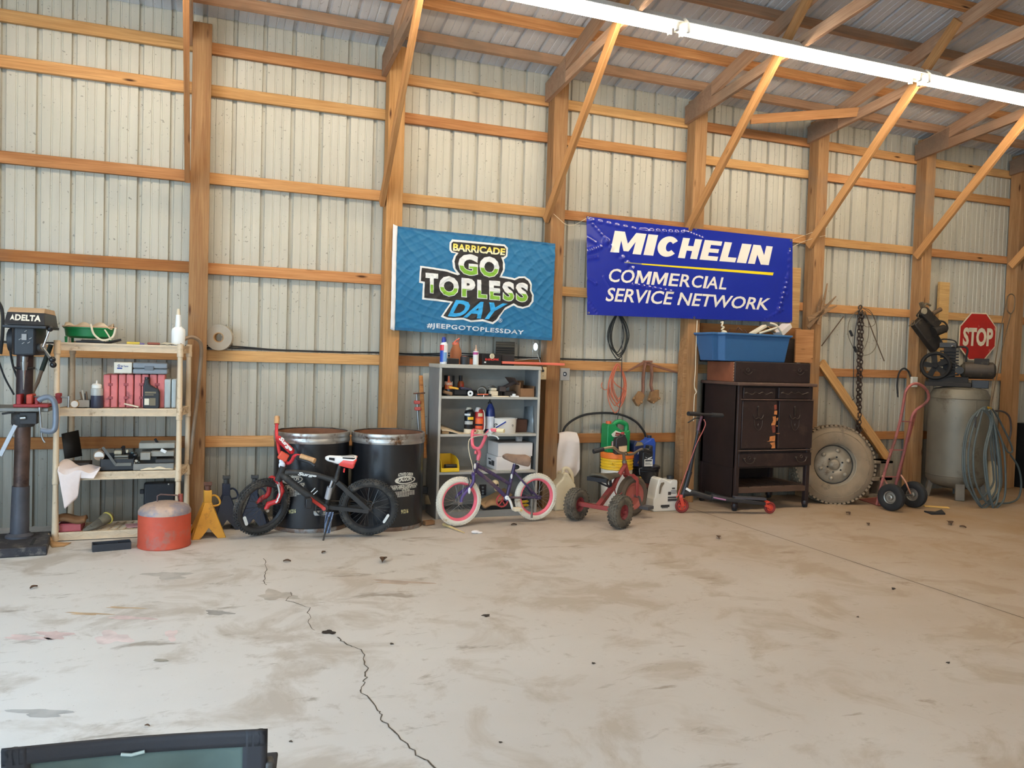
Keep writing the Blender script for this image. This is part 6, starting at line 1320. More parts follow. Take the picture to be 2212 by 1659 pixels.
t = thing('pipe_tongs', 'rusty two armed steel bracket hung over the girt by the cords', 'bracket', P(1400, 870, .09))
RB = mat((134, 92, 72), .75, .3, var=.2, scale=14)
b = MB(); b.bar(P(1391, 783, .10), P(1353, 803, .11), .03, .012, (0, 1, 0), .012); b.bar(P(1391, 783, .10), P(1466, 806, .11), .034, .014, (0, 1, 0), .012); b.box(P(1399, 781, .11), (.085, .05, .02)); b.build('spreader', RB, t, bev=.003)
for pts, bl in (([(1394, 784), (1391, 800), (1389, 822), (1389, 842), (1386, 856)], [(1384, 845), (1394, 854), (1386, 872), (1379, 878), (1370, 864)]), ([(1407, 790), (1408, 812), (1406, 832), (1410, 848)], [(1409, 846), (1424, 842), (1424, 864), (1412, 872), (1403, 866)])):
    b = MB(); b.tube([P(x, y, .085) for x, y in pts], .022, n=8, flat=.6, sm=3); a_ = b.build('arm', RB, t)
    b = MB(); q = [P(x, y, .06) for x, y in bl]; n_ = len(q); b.add(q+[p+Vector((0, .05, 0)) for p in q], [tuple(range(n_)), tuple(range(2*n_-1, n_-1, -1))]+[(i, (i+1) % n_, n_+(i+1) % n_, n_+i) for i in range(n_)])
    for x, y in bl[2:]: b.ball(P(x, y-3, .055), .014, 10, 6)
    b.build('jaw', mat((150, 112, 74), .75, .3, var=.25), a_, bev=.004)
b = MB(); b.tube([P(1506, 692, -.02), P(1504, 740, -.02), P(1502, 800, -.02), P(1500, 835, -.02), P(1504, 848, -.022), P(1500, 858, -.02), P(1498, 910, -.02)], .005, sm=4); b.tube([P(1500, 836, -.02), P(1505, 846, -.024), P(1500, 853, -.022)], .004, sm=3); tag(b.build('white_rope', CREAM), 'thin white rope with a knot hanging down the post beside the dresser', 'rope')
b = MB(); b.prism([(-.035, 0), (0, 0), (0, 1.63), (-.006, 1.63), (-.035, 1.48)], .1, (4.494-.002, .10, 0), (1, 0, 0), (0, 0, 1)); o = b.build('angled_board', POSTW, bev=.003); tag(o, 'board with an angled top nailed to the post beside the dresser', 'board')
b = MB(); rect(b, 1708, 578, 1728, 712, .10, .035); tag(b.build('osb_strip', wood((180, 140, 92), (206, 170, 120), False), bev=.002), 'strip of chipboard standing behind the blue banner edge', 'board')
b = MB(); rect(b, 1719, 712, 1757, 782, -.06, .02, P(1700, 782, -.4).z); tag(b.build('plywood_offcut', wood((170, 118, 76), (194, 144, 98)), bev=.002), 'brown plywood offcut standing on the dresser beside the blue tote', 'board')
b = MB(); rect(b, 1513, 703, 1730, 727, .085, .04); tag(b.build('wall_plank', LOWPINE, bev=.003), 'brown plank across the wall behind the blue tote', 'plank')
b = MB(); rect(b, 1516, 728, 1722, 784, .09, .03); tag(b.build('dark_sheet', mat((54, 42, 36), .8), bev=.003), 'dark sheet leaning on the wall behind the blue tote', 'sheet')
b = MB(); rect(b, 1521, 764, 1532, 774, .084, .003); tag(b.build('barcode_label', WHITE), 'small white sticker on the dark sheet behind the tote', 'sticker')

# ------------------------------------------------------------------ cloth, jerry can, buckets and jugs
WHP = mat((222, 206, 172), .5, var=.05, dirt=(170, 140, 100), dirt_amt=.06)
t = thing('plastic_jug', 'tall cream plastic can under the hanging white cloth', 'jug', (P(1221, 1108, -.08).x, -.08, 0))
xa, xb = P(1200, 1080, -.12).x, P(1243, 1080, -.12).x; b = MB(); zz = P(1220, 1049, -.12).z; w = xb-xa; zt2 = P(1220, 1022, -.12).z
b.prism([(0, 0), (w, 0), (w, zz), (w*.8, zz+.06), (w*.62, zt2), (w*.40, zt2), (w*.3, zz+.06), (0, zz)], -.16, (xa, -.12, 0), (1, 0, 0), (0, 0, 1)); b.build('can_body', WHP, t, bev=.014, seg=3)
b = MB(); b.tube([(xa+w*.45, -.06, zt2-.02), (xa+w*.5, -.06, zt2+.03), (xa+w*.72, -.06, zt2+.03), (xa+w*.92, -.06, zz+.09), (xa+w*.97, -.06, zz+.02)], .016, sm=4); b.build('handle', WHP, t)
def cloth(u, v):
    x0, x1 = P(1208, 937, .08).x, P(1246, 937, .08).x
    zt_ = P(1228, 935, .08).z; L = .46*(.80+.20*math.sin(3.4*u+.3)+.12*math.sin(9*u)) if u > .35 else .5*(.9+.1*math.sin(9*u))
    sp = 1+1.0*v*(1-.35*v); x = (x0+x1)/2+(u-.5)*(x1-x0)*sp-.03*v
    y = .085-.045*math.sin(PI*min(1, v*4)/2)-.02*math.sin(10*u+2*v)*v
    return Vector((x, y, zt_-L*v+(.012*math.sin(PI*u))))
b = MB(); b.sheet(cloth, 30, 30); tag(b.build('white_cloth', mat((226, 214, 206), .9, var=.05, bmp=.15), thick=.006), 'white towel hanging from the girt over the cream can', 'towel')
t = thing('bucket', 'yellow bucket with an orange rim nested in a white bucket', 'bucket', (P(1331, 1095, -.10).x, -.1, 0))
k = kpx(1331, 1000, -.10); r = 35*k; c = Vector((P(1331, 1040, -.1).x, -.1, 0)); z1 = P(1331, 1018, -.25).z; z2 = P(1331, 992, -.25).z; z3 = P(1331, 980, -.25).z
b = MB(); b.lathe([(0, 0), (r*.86, 0), (r*.96, z1), (r*.90, z1), (r*.8, .02), (0, .02)], c, n=40); b.build('white_bucket', mat((222, 212, 196), .5), t)
b = MB(); pr = [(r*.88, z1-.02)]; n_ = 4
for i in range(n_): za = z1+(z2-z1)*i/n_; zb_ = z1+(z2-z1)*(i+1)/n_; pr += [(r*.95, za+.003), (r*1.0, za+.006), (r*1.0, zb_-.010), (r*.95, zb_-.004)]
b.lathe(pr, c, n=40); b.build('yellow_bucket', mat((232, 184, 34), .5, var=.08), t)
b = MB(); b.lathe([(r*.97, z2-.006), (r*1.02, z2), (r*1.04, z3-.004), (r*1.0, z3), (r*.93, z3-.004), (0, z3-.01)], c, n=40); b.build('orange_lid', mat((232, 118, 40), .5), t)
b = MB(); q = P(1325, 1002, -.10-r*.98*1.0); b.lathe([(0, -.01), (.014, -.008), (.014, 0), (.006, .004)], q+Vector((0, .02, 0)), (-.3, -1, 0), 14); b.tube([q, q+Vector((.05, -.02, -.03)), q+Vector((.10, .0, -.05))], .0035, sm=3); b.build('bail', mat((232, 184, 34), .5), t)
def jug(name, label, cat, x0, x1, yt, yb, Y, d, z0, prof, m, bev=.014, hole=None):
    """flat sided container from a profile in the unit square"""
    o = P(x0, yb, Y); kx = P(x1, yb, Y).x-o.x; kz = P((x0+x1)/2, yt, Y).z-z0
    t = thing(name, label, cat, (o.x+kx/2, Y, z0)); b = MB(); b.prism([(kx*u, kz*v) for u, v in prof], -d, (o.x, Y, z0), (1, 0, 0), (0, 0, 1)); b.build('body', m, t, bev=bev, seg=3)
    return t, (lambda u, v, dy=0.0: Vector((o.x+kx*u, Y-dy, z0+kz*v))), kx, kz
zb0 = z3-.008
GRN = mat((24, 132, 74), .35, var=.06)
t, J, kx, kz = jug('antifreeze_jug', 'big green jug with an orange cap on top of the yellow bucket', 'jug', 1311, 1360, 911, 981, -.12, .13, zb0, [(.02, 0), (.98, 0), (1, .05), (1, .70), (.96, .72), (.80, .66), (.58, .74), (.40, .84), (.33, .92), (.04, .92), (0, .85), (0, .05)], GRN)
b = MB(); b.tube([J(.36, .86, -.06), J(.50, .96, -.06), J(.68, .98, -.06), J(.92, .90, -.06), J(.96, .74, -.06), J(.94, .66, -.06)], .024, sm=4, n=12); b.build('handle', GRN, t)
b = MB(); b.cyl(J(.16, .91, -.06), J(.16, 1.0, -.06), .025); b.build('cap', mat((216, 92, 50), .5), t)
b = MB(); b.add([J(.16, .60, .002), J(.34, .72, .002), J(.78, .60, .002), J(.74, .52, .002), J(.40, .50, .002), J(.22, .52, .002)], [(0, 1, 2, 3, 4, 5)]); b.build('front_label', mat((222, 220, 196), .5), t); b = MB(); b.bar(J(.34, .63, .004), J(.70, .585, .004), .002, .016, (0, 0, 1)); b.bar(J(.32, .57, .004), J(.66, .54, .004), .002, .010, (0, 0, 1)); b.build('label_lettering', mat((140, 40, 40), .5), t)
b = MB(); b.prism([(0, 0), (kx*.16, 0), (kx*.16, kz*.26), (0, kz*.22)], .001, J(.18, .14, .002), (1, 0, 0), (0, 0, 1)); b.build('red_label', mat((176, 48, 52), .5), t)
for q in range(5):
    b = MB(); b.bar(J(.20, .17+.045*q, .004), J(.32, .175+.045*q, .004), .003, .008, (0, 0, 1)); b.build('label_line', WHITE, t)
t, J, kx, kz = jug('oil_bottle', 'black oil bottle with a red cap in front of the green jug', 'bottle', 1330, 1355, 935, 981, -.26, .06, zb0, [(.03, 0), (.97, 0), (1, .05), (1, .62), (.95, .70), (.82, .84), (.80, .92), (.55, .92), (.50, .84), (.10, .78), (0, .70), (0, .05)], mat((44, 40, 42), .45), .008)
b = MB(); b.cyl(J(.68, .91, -.03), J(.68, 1.02, -.03), .015); b.build('cap', mat((170, 48, 44), .5), t)
b = MB(); b.bar(P(1337, 971, -.31), P(1354, 969, -.31), .004, .055, (0, -.1, 1)); tag(b.build('paper_note', mat((226, 186, 142), .7)), 'tan paper stuck in front of the black oil bottle above the tricycle bars', 'paper')
# right-hand stack
c = Vector((P(1394, 1045, -.10).x, -.10, 0)); k = kpx(1394, 1025, -.1); r = 29.5*k; z0 = P(1394, 1046, -.25).z; z1 = P(1394, 1020, -.25).z; z2 = P(1394, 1010, -.25).z
t = thing('bucket', 'black bucket with a ribbed rim under the blue jugs', 'bucket', (c.x, c.y, z0))
b = MB(); b.lathe([(0, z0), (r*.86, z0), (r*.88, z0+.02), (r*.93, z1-.01), (r*.97, z1-.004), (r*.97, z1), (r*.94, z1+.003), (r*.96, z2-.03), (r*1.02, z2-.026), (r*1.03, z2-.006), (r*.98, z2), (0, z2-.004)], c, n=40); b.build('bucket_body', mat((28, 27, 30), .3), t)
b = MB(); q = P(1381, 1012, -.10-r); b.tube([q+Vector((.03, 0, .004)), q, q+Vector((0, -.002, -.03)), q+Vector((.006, -.004, -.06))], .003); b.build('wire_clip', STEELM, t)
b = MB(); rect(b, 1386, 1046, 1417, 1054, -.20, .22, None, z0); tag(b.build('red_box', mat((110, 56, 44), .6), bev=.006), 'dark red box under the black bucket', 'box')
b = MB(); rect(b, 1384, 1054, 1417, 1072, -.18, .2); tag(b.build('brown_toolbox', mat((74, 58, 46), .7), bev=.008), 'dark brown toolbox under the red box', 'box')
b = MB(); b.span((P(1385, 1090, -.14).x, -.14, 0), (P(1398, 1090, -.14).x, .06, P(1390, 1072, -.14).z)); tag(b.build('grey_block', mat((140, 124, 104), .85), bev=.004), 'grey concrete block under the stacked toolboxes', 'block')
b = MB(); b.span((P(1399, 1090, -.12).x, -.12, 0), (P(1417, 1090, -.12).x, .06, P(1390, 1072, -.14).z)); tag(b.build('dark_block', mat((48, 44, 38), .8), bev=.004), 'dark olive block beside the grey block under the toolboxes', 'block')
b = MB(); b.bar(P(1407, 1060, -.185), P(1417, 1058, -.185), .004, .02, (0, 0, 1)); tag(b.build('white_label', WHITE), 'bright white label on the dark brown toolbox', 'label')
DB = mat((26, 40, 84), .4)
t, J, kx, kz = jug('oil_jug', 'dark navy oil jug on the black bucket', 'jug', 1368, 1390, 953, 1010, -.16, .12, z2, [(.03, 0), (.97, 0), (1, .05), (1, .85), (.8, .97), (.2, 1), (0, .9), (0, .05)], DB)
b = MB(); b.add([J(.1, .80, .002), J(.9, .84, .002), J(.75, .95, .002), J(.3, .98, .002)], [(0, 1, 2, 3)]); b.build('shoulder_label', mat((150, 130, 90), .5), t)
b = MB(); text_on(b, 'J 40', [J(.35, .62, .003), J(.9, .62, .003), J(.9, .48, .003), J(.35, .48, .003)], (0, 0, 0), .03); b.build('jug_lettering', WHITE, t); b = MB(); b.add([J(.35, .12, .003), J(.8, .12, .003), J(.62, .34, .003)], [(0, 1, 2)]); b.build('drop_mark', mat((150, 110, 80), .5), t)
t, J, kx, kz = jug('coolant_jug', 'bright blue jug with a dark cap behind the black bottle', 'jug', 1383, 1415, 942, 1008, -.10, .12, z2, [(.03, 0), (.97, 0), (1, .05), (1, .78), (.92, .88), (.90, .92), (.62, .92), (.58, .86), (.1, .72), (0, .6), (0, .05)], mat((44, 80, 168), .35))
b = MB(); b.cyl(J(.76, .90, -.06), J(.76, 1.0, -.06), .021); b.build('cap', mat((28, 34, 60), .5), t)
t, J, kx, kz = jug('oil_bottle', 'black oil bottle with a white square label on the black bucket', 'bottle', 1388, 1410, 963, 1010, -.24, .08, z2, [(.03, 0), (.97, 0), (1, .05), (1, .70), (.96, .80), (.98, 1), (.62, 1), (.60, .86), (.1, .74), (0, .6), (0, .05)], BLACK, .010)
b = MB(); b.prism([(0, 0), (kx*.82, 0), (kx*.82, kz*.33), (0, kz*.33)], .001, J(.14, .05, .002), (1, 0, 0), (0, 0, 1)); lb = b.build('label', mat((222, 214, 200), .5), t)
b = MB(); b.bar(J(.22, .31, .004), J(.86, .31, .004), .002, .012, (0, 0, 1)); b.bar(J(.22, .20, .004), J(.7, .20, .004), .002, .004, (0, 0, 1)); b.bar(J(.22, .14, .004), J(.86, .14, .004), .002, .004, (0, 0, 1)); b.build('label_print', INK, lb)
b = MB(); b.add([J(.2, .5, .003), J(.45, .42, .003), J(.9, .5, .003), J(.8, .42, .003), J(.5, .38, .003), J(.3, .44, .003)], [(0, 1, 5), (1, 2, 3, 4)]); b.build('script_mark', WHITE, t)
t = thing('spray_bottle', 'slim clear bottle with a yellow cap behind the tricycle wheel', 'bottle', (P(1381, 1090, -.25).x, -.25, 0))
b = MB(); lathe_px(b, 1381, 1095, 1040, 9, -.25, [(0, 0), (1, 0), (1, .85), (.6, 1), (0, 1)], 0); b.build('bottle_body', mat((150, 140, 110), .3), t); b = MB(); lathe_px(b, 1381.5, 1040, 1030, 7.5, -.25, [(1, 0), (1, .8), (.6, 1), (0, 1)], P(1381, 1040, -.25).z); b.build('cap', YELLOWP, t)
t, J, kx, kz = jug('washer_jug', 'white detergent jug with a black cap beside the red scooter wheel', 'jug', 1411, 1463, 1030, 1107, -.36, .15, 0, [(.04, 0), (.96, 0), (1, .04), (1, .46), (.97, .52), (.98, .84), (.96, .90), (.70, .90), (.66, .84), (.50, .92), (.30, .97), (.19, .93), (.14, .78), (.08, .60), (.06, .42), (.0, .36), (0, .04)], mat((226, 218, 204), .45, var=.03))
b = MB(); b.cyl(J(.83, .90, -.07), J(.83, 1.0, -.07), .033); b.build('cap', BLACK, t)
b = MB(); b.prism([(0, 0), (kx*.05, 0), (kx*.10, kz*.18), (kx*.20, kz*.30), (kx*.18, kz*.33), (kx*.07, kz*.31), (kx*.02, kz*.2)], .004, J(.20, .52, .003), (1, 0, 0), (0, 0, 1)); b.build('handle_recess', mat((120, 104, 84), .7), t)
b = MB()
for u0, u1, v, h in ((.58, .96, .40, .014), (.58, .96, .335, .016), (.58, .94, .30, .004), (.30, .66, .16, .022), (.34, .60, .11, .006), (.58, .70, .52, .03), (.70, .96, .60, .004), (.70, .96, .56, .004), (.70, .9, .52, .004), (.74, .86, .66, .014)): b.bar(J(u0, v, .002), J(u1, v, .002), .002, h, (0, 0, 1))
b.build('printed_lettering', mat((60, 56, 54), .6), t)

# ------------------------------------------------------------------ red three-wheeled pedal trike
th = math.radians(28); F3 = Vector((math.cos(th), math.sin(th), 0)); L3 = Vector((-math.sin(th), math.cos(th), 0)); O3 = Vector((3.19, -.715, 0)); n3 = -L3
def T3(px, py, off=0.0): return plane_pt(px, py, O3, n3, off)
def L3p(x, y, z): return O3+F3*x+L3*y+Vector((0, 0, z))
TRR = mat((150, 62, 58), .6, .1, var=.15, dirt=(110, 70, 54), dirt_amt=.08); TRT = mat((98, 88, 74), .9, var=.2, scale=16, bmp=.3, dirt=(70, 62, 54), dirt_amt=.25)
t = thing('tricycle', 'old red pedal tricycle with knobby rear tires in front of the buckets', 'tricycle', O3)
def fat_wheel(name, c, ax, R, w, hubr, knob, m, hubm, root, dish=.02, nk=26):
    c = V(c); x, y, d = axes(ax); ev = lambda a: x*math.cos(a)+y*math.sin(a)
    b = MB(); prof = [(hubr, -w*.30), (hubr*1.05, -w*.42), ((R+hubr)/2, -w*.52), (R*.90, -w*.44), (R*.985, -w*.30), (R, 0), (R*.985, w*.30), (R*.90, w*.44), ((R+hubr)/2, w*.52), (hubr*1.05, w*.42), (hubr, w*.30)]
    b.lathe(prof, c, ax, 44)
    if knob:
        for i in range(nk):
            for j, off in enumerate((-.34, -.12, .12, .34)):
                a = 2*PI*(i+(.5 if j % 2 else 0))/nk; e = ev(a); q = c+e*(R*(1-.10*abs(off)))+d*off*w
                b.bar(q-e*.004, q+e*knob, w*.17, R*.13, d.cross(e))
    wv = b.build(name, m, root)
    b = MB(); b.lathe([(0, -w*.36), (.018, -w*.36), (.02, -w*.2), (hubr*.75, -w*.12-dish*.2), (hubr*.92, -w*.32), (hubr*1.02, -w*.36), (hubr*1.02, w*.36), (hubr*.92, w*.32), (hubr*.75, w*.12), (.02, w*.2), (.018, w*.36), (0, w*.36)], c, ax, 36); b.build('rim', hubm, wv)
    return wv
for y, nm in ((.225, 'rear_wheel'), (-.225, 'rear_wheel')): fat_wheel(nm, L3p(0, y, .139), n3, .135, .10, .062, .007, TRT, mat((128, 44, 48), .55), t)
fa = (n3*math.cos(.16)-F3*math.sin(.16)).normalized(); fc3 = T3(1365, 1074); fc3.z = .182
fat_wheel('front_wheel', fc3, fa, .182, .085, .120, 0, mat((92, 78, 64), .85, var=.15), mat((176, 94, 82), .6, var=.1), t)
b = MB(); b.bar(L3p(0, .20, .145), L3p(0, -.20, .145), .035, .035); b.cyl(L3p(0, .28, .139), L3p(0, -.28, .139), .012)
b.build('rear_axle', TRR, t, bev=.003)
b = MB(); b.bar(L3p(0, 0, .15), T3(1322, 1054), .045, .035, (0, 0, 1)); b.bar(T3(1318, 1058), T3(1326, 1048), .035, .05); b.tube([T3(1326, 1050), T3(1331, 1038), T3(1340, 1022), T3(1350, 1006)], .021, sm=4, n=12); b.tube([T3(1328, 1052), T3(1329, 1064), T3(1335, 1070), T3(1345, 1062), T3(1350, 1044), T3(1362, 1030)], .005, sm=4)
b.cyl(T3(1349, 999), T3(1355, 1024), .021); b.build('frame', TRR, t, bev=0)
b = MB()
for s in (.058, -.058):
    top = T3(1357, 1025)+fa*s*.9; mid = fc3+Vector((0, 0, .15))+fa*s+F3*.0; b.bar(top, mid, .035, .010, fa); b.bar(mid, fc3+fa*(s*1.05), .034, .010, fa, w1=.022)
b.bar(T3(1357, 1025)-fa*.062, T3(1357, 1025)+fa*.062, .045, .012); b.build('fork', mat((160, 64, 62), .55, var=.1), t, bev=.003)
b = MB(); b.cyl(T3(1349, 1000), T3(1347, 978), .014); b.cyl(T3(1349, 1000), T3(1349, 995), .022); b.build('stem', mat((140, 126, 110), .4, .7), t)
b = MB(); st = T3(1348, 979)
hp = [P(1284, 975, -.75), P(1300, 970, -.74), P(1315, 966.5, -.72), P(1327, 967.5, -.69), P(1338, 977, -.60), st, P(1356, 982, -.52), P(1368, 980, -.42), P(1378, 974, -.36), P(1386, 970.5, -.33), P(1400, 972, -.28)]
b.tube(hp, .0115, sm=4, n=10); hbm = b.build('handlebar', mat((190, 176, 150), .3, .8), t)
b = MB(); b.tube([P(1282, 975.5, -.75), P(1303, 970, -.74)], .020, n=12); b.build('grip', BLACK, hbm)
b = MB(); b.tube([P(1387, 971, -.33), P(1404, 977, -.27)], .020, n=12); b.build('grip', BLACK, hbm)
b = MB(); b.tube([T3(1352, 982), T3(1352, 980)], .012); A_ = T3(1336, 1026); B_ = T3(1290, 1030)
saddle(b, A_, B_+Vector((0, 0, .012)), n3, Vector((0, 0, 1)), .115, .025, .034, -85, 85); sd = b.build('saddle', mat((88, 80, 66), .85, var=.2, scale=12), t, thick=.016)
b = MB(); b.bar(T3(1291, 1036)-n3*.1, T3(1291, 1036)+n3*.1, .03, .035); b.cyl(T3(1318, 1034), T3(1320, 1056), .013); b.tube([T3(1297, 1038)+n3*.06, T3(1306, 1046)+n3*.03, T3(1316, 1052)], .008, sm=3); b.tube([T3(1297, 1038)-n3*.06, T3(1306, 1046)-n3*.03, T3(1316, 1052)], .008, sm=3); b.build('seat_bracket', BLACK, t)
b = MB(); b.cyl(fc3-fa*.09, fc3+fa*.09, .010); b.bar(fc3+fa*.085, fc3+fa*.09+F3*.04-Vector((0, 0, .085)), .012, .018, F3); cr = b.build('crank', STEELM, t)
b = MB(); b.box(fc3+fa*.14+F3*.05-Vector((0, 0, .09)), (.10, .09, .03), Matrix.Rotation(th, 3, 'Z')); b.build('pedal', mat((84, 82, 84), .6), cr, bev=.004)

# ------------------------------------------------------------------ kick scooter leaning on the dresser
SCB = mat((40, 38, 40), .45, var=.15); SCR = mat((206, 66, 46), .5, var=.08)
ps = Vector((4.21, -.455, 0)); pe = Vector((5.02, -.665, 0)); fs_ = (ps-pe).normalized(); ns = Vector((fs_.y, -fs_.x, 0)); ns = ns if ns.y < 0 else -ns
def S3(px, py, off=0.0): return plane_pt(px, py, ps, ns, off)
t = thing('kick_scooter', 'black kick scooter with red wheels leaning at the dresser', 'scooter', ps)
def sc_wheel(name, c, R):
    c = V(c); x, y, d = axes(ns); b = MB(); b.torus(c, ns, R-.012, .012, 36, 10); w = b.build(name, mat((128, 40, 36), .6), t)
    b = MB(); b.torus(c, ns, R-.028, .006, 32, 8); b.cyl(c-ns*.016, c+ns*.016, .016)
    for k in range(5):
        a = 2*PI*k/5+.3; e = x*math.cos(a)+y*math.sin(a); b.bar(c+e*.012, c+e*(R-.026), .012, .016, d.cross(e))
    b.build('spoke_hub', SCR, w); return w
c1 = S3(1473, 1092); c1.z = .066; c2 = S3(1663, 1096); c2.z = .056
sc_wheel('front_wheel', c1, .066); sc_wheel('rear_wheel', c2, .056)
b = MB(); b.tube([S3(1474, 1074), S3(1481, 1050), S3(1490, 1018)], .024, n=12); b.tube([S3(1490, 1018), S3(1501, 965), S3(1508, 930)], [.018, .013, .013], n=12); b.build('steering_column', SCB, t)
b = MB(); b.tube([S3(1507, 936), S3(1511, 915), S3(1516, 899)], .013, n=12); b.build('stem_tube', mat((104, 62, 76), .4), t)
b = MB(); b.cyl(S3(1489, 893.5, .12), S3(1559, 897, -.12), .013); hb = b.build('handlebar', SCB, t)
b = MB(); b.cyl(S3(1487, 893.5, .125), S3(1510, 894.5, .05), .020); b.build('grip', BLACK, hb); b = MB(); b.cyl(S3(1536, 896, -.05), S3(1560, 897.5, -.125), .020); b.build('grip', mat((52, 52, 54), .7), hb)
b = MB(); b.tube([S3(1511, 903, .05), S3(1502, 903.5, .09), S3(1494, 908, .12), S3(1486, 913, .13)], .006, sm=4); b.build('brake_lever', BLACK, hb)
b = MB(); b.tube([S3(1520, 906, .02), S3(1524, 916, .03), S3(1517, 934, .03), S3(1505, 958, .03), S3(1490, 998, .035), S3(1475, 1040, .04), S3(1467, 1062, .04), S3(1466, 1070, .03)], .0045, sm=5); b.build('brake_cable', mat((176, 92, 84), .5), t)
b = MB()
for s in (-.03, .03): b.bar(S3(1471, 1073, s), c1+ns*s, .030, .008, ns)
b.bar(S3(1471, 1072, -.034), S3(1471, 1072, .034), .03, .03); b.tube([S3(1468, 1058, .035), S3(1465, 1070, .035), S3(1461, 1074, .03)], .007); b.build('fork', SCR, t, bev=.003)
b = MB(); b.tube([S3(1477, 1066), S3(1495, 1064), S3(1516, 1070), S3(1540, 1078)], [.03, .03, .028, .024], n=12); b.bar(S3(1535, 1074), S3(1650, 1087), .09, .035, (0, 0, 1)); b.build('deck', SCB, t, bev=.006)
b = MB(); b.bar(S3(1538, 1072, .0)+Vector((0, 0, .014)), S3(1570, 1079, .0)+Vector((0, 0, .016)), .05, .008); b.bar(S3(1585, 1077)+Vector((0, 0, .012)), S3(1652, 1082)+Vector((0, 0, .02)), .07, .02); b.build('grip_tape', mat((70, 66, 70), .6), t)
b = MB(); b.bar(S3(1482, 1055, .032), S3(1492, 1061, .032), .004, .022, (0, 0, 1)); b.build('white_sticker', WHITE, t); b = MB(); b.bar(S3(1541, 1074.5, .047), S3(1568, 1080, .047), .003, .012, (0, 0, 1)); b.build('purple_sticker', mat((176, 118, 150), .4), t)  # white patch on the neck, purple bar along the near edge of the deck
b = MB()
for s in (-.028, .028): b.bar(S3(1648, 1088, s), c2+ns*s, .026, .006, ns)
b.bar(S3(1646, 1088), S3(1660, 1083), .06, .014); b.build('rear_fork', SCR, t, bev=.003)

# ------------------------------------------------------------------ dresser
DY0, DYB = -.50, .085; DX0, DX1 = 4.745, 5.625; DZT = 1.222
DW = mat((46, 32, 30), .45, var=.22, scale=7, dirt=(66, 48, 42), dirt_amt=.08); DWD = mat((38, 27, 26), .5, var=.2, scale=7); DED = mat((92, 70, 60), .5, var=.2)
def DF(px, py, dy=0.0): return P(px, py, DY0-dy)
t = thing('dresser', 'dark antique dresser with two doors and peeling veneer on tall legs', 'dresser', ((DX0+DX1)/2, DY0, 0))
zsh = DF(1670, 1052).z; zdb = DF(1670, 1011).z
b = MB(); b.span((DX0, DY0+.02, zdb), (DX1, DYB, DZT-.03)); b.build('carcass', DWD, t, bev=.003)
b = MB(); b.span((DX0-.025, DY0-.03, DZT-.03), (DX1+.03, DYB, DZT)); b.build('top', DED, t, bev=.008, seg=3)
for x in (DX0, DX1-.045):
    for y in (DY0, DYB-.05):
        b = MB(); b.span((x, y, .06), (x+.045, y+.045, DZT-.03)); b.lathe([(.030, .03), (.034, .05), (.03, .07)], (x+.022, y+.022, 0), n=14); lg = b.build('leg', DW, t, bev=.004)
        b = MB(); b.cyl((x+.006, y+.022, .022), (x+.038, y+.022, .022), .022); b.build('caster', BLACK, lg)
b = MB(); b.span((DX0+.01, DY0+.02, zsh-.022), (DX1-.01, DYB, zsh-.006)); b.span((DX0+.04, DY0+.004, zsh-.05), (DX1-.04, DY0+.02, zsh)); 
for q in range(6): b.span((DX0+.05+.14*q, DY0+.03, zsh-.006), (DX0+.18+.14*q, DYB-.02, zsh+.004))
b.build('bottom_shelf', mat((84, 60, 46), .6, var=.2), t, bev=.003)
b = MB(); b.span((DX0, DY0+.03, .12), (DX0+.015, DYB-.05, zdb)); b.build('side_panel', DWD, t); b = MB(); b.span((DX0+.04, DYB-.03, .15), (DX1-.04, DYB-.015, zdb)); b.build('back_panel', DWD, t)
BRS = mat((86, 76, 70), .4, .7)
def bail(parent, px, py, w=14, dy=.012, ring=True):
    b = MB()
    for s in (-1, 1): b.ball(DF(px+s*w*.8, py-3, dy), (.014, .008, .008), 10, 6); b.bar(DF(px+s*w*1.05, py-4, dy), DF(px+s*w*.6, py-4, dy), .006, .006, (0, 1, 0))
    b.tube([DF(px-w*.8, py-2, dy+.01), DF(px-w*.55, py+5, dy+.014), DF(px, py+7.5, dy+.016), DF(px+w*.55, py+5, dy+.014), DF(px+w*.8, py-2, dy+.01)], .004, sm=4, n=8)
    if ring: b.torus(DF(px, py-5, dy+.004), (0, 1, 0), .014, .0035, 18, 6)
    b.build('drawer_pull', BRS, parent)
for x0, x1 in ((1605, 1674), (1681, 1754)):
    b = MB(); a, c = DF(x0, 861), DF(x1, 838); b.span((a.x, DY0-.008, a.z), (c.x, DY0+.02, c.z)); d = b.build('top_drawer', DW, t, bev=.004)
    b = MB(); m = (x0+x1)/2; b.ball(DF(m-27, 849, .012), (.018, .008, .01)); b.ball(DF(m+27, 849, .012), (.018, .008, .01)); b.tube([DF(m-27, 848, .018), DF(m-15, 852, .02), DF(m-8, 847, .02), DF(m, 850, .02), DF(m+8, 847, .02), DF(m+15, 852, .02), DF(m+27, 848, .018)], .006, sm=4, n=8, flat=.6); b.build('drawer_pull', BRS, d)
b = MB(); a, c = DF(1600, 864), DF(1757, 861); b.span((a.x, DY0-.014, a.z), (c.x, DY0+.01, a.z+.010)); b.build('moulding', DED, t, bev=.003)
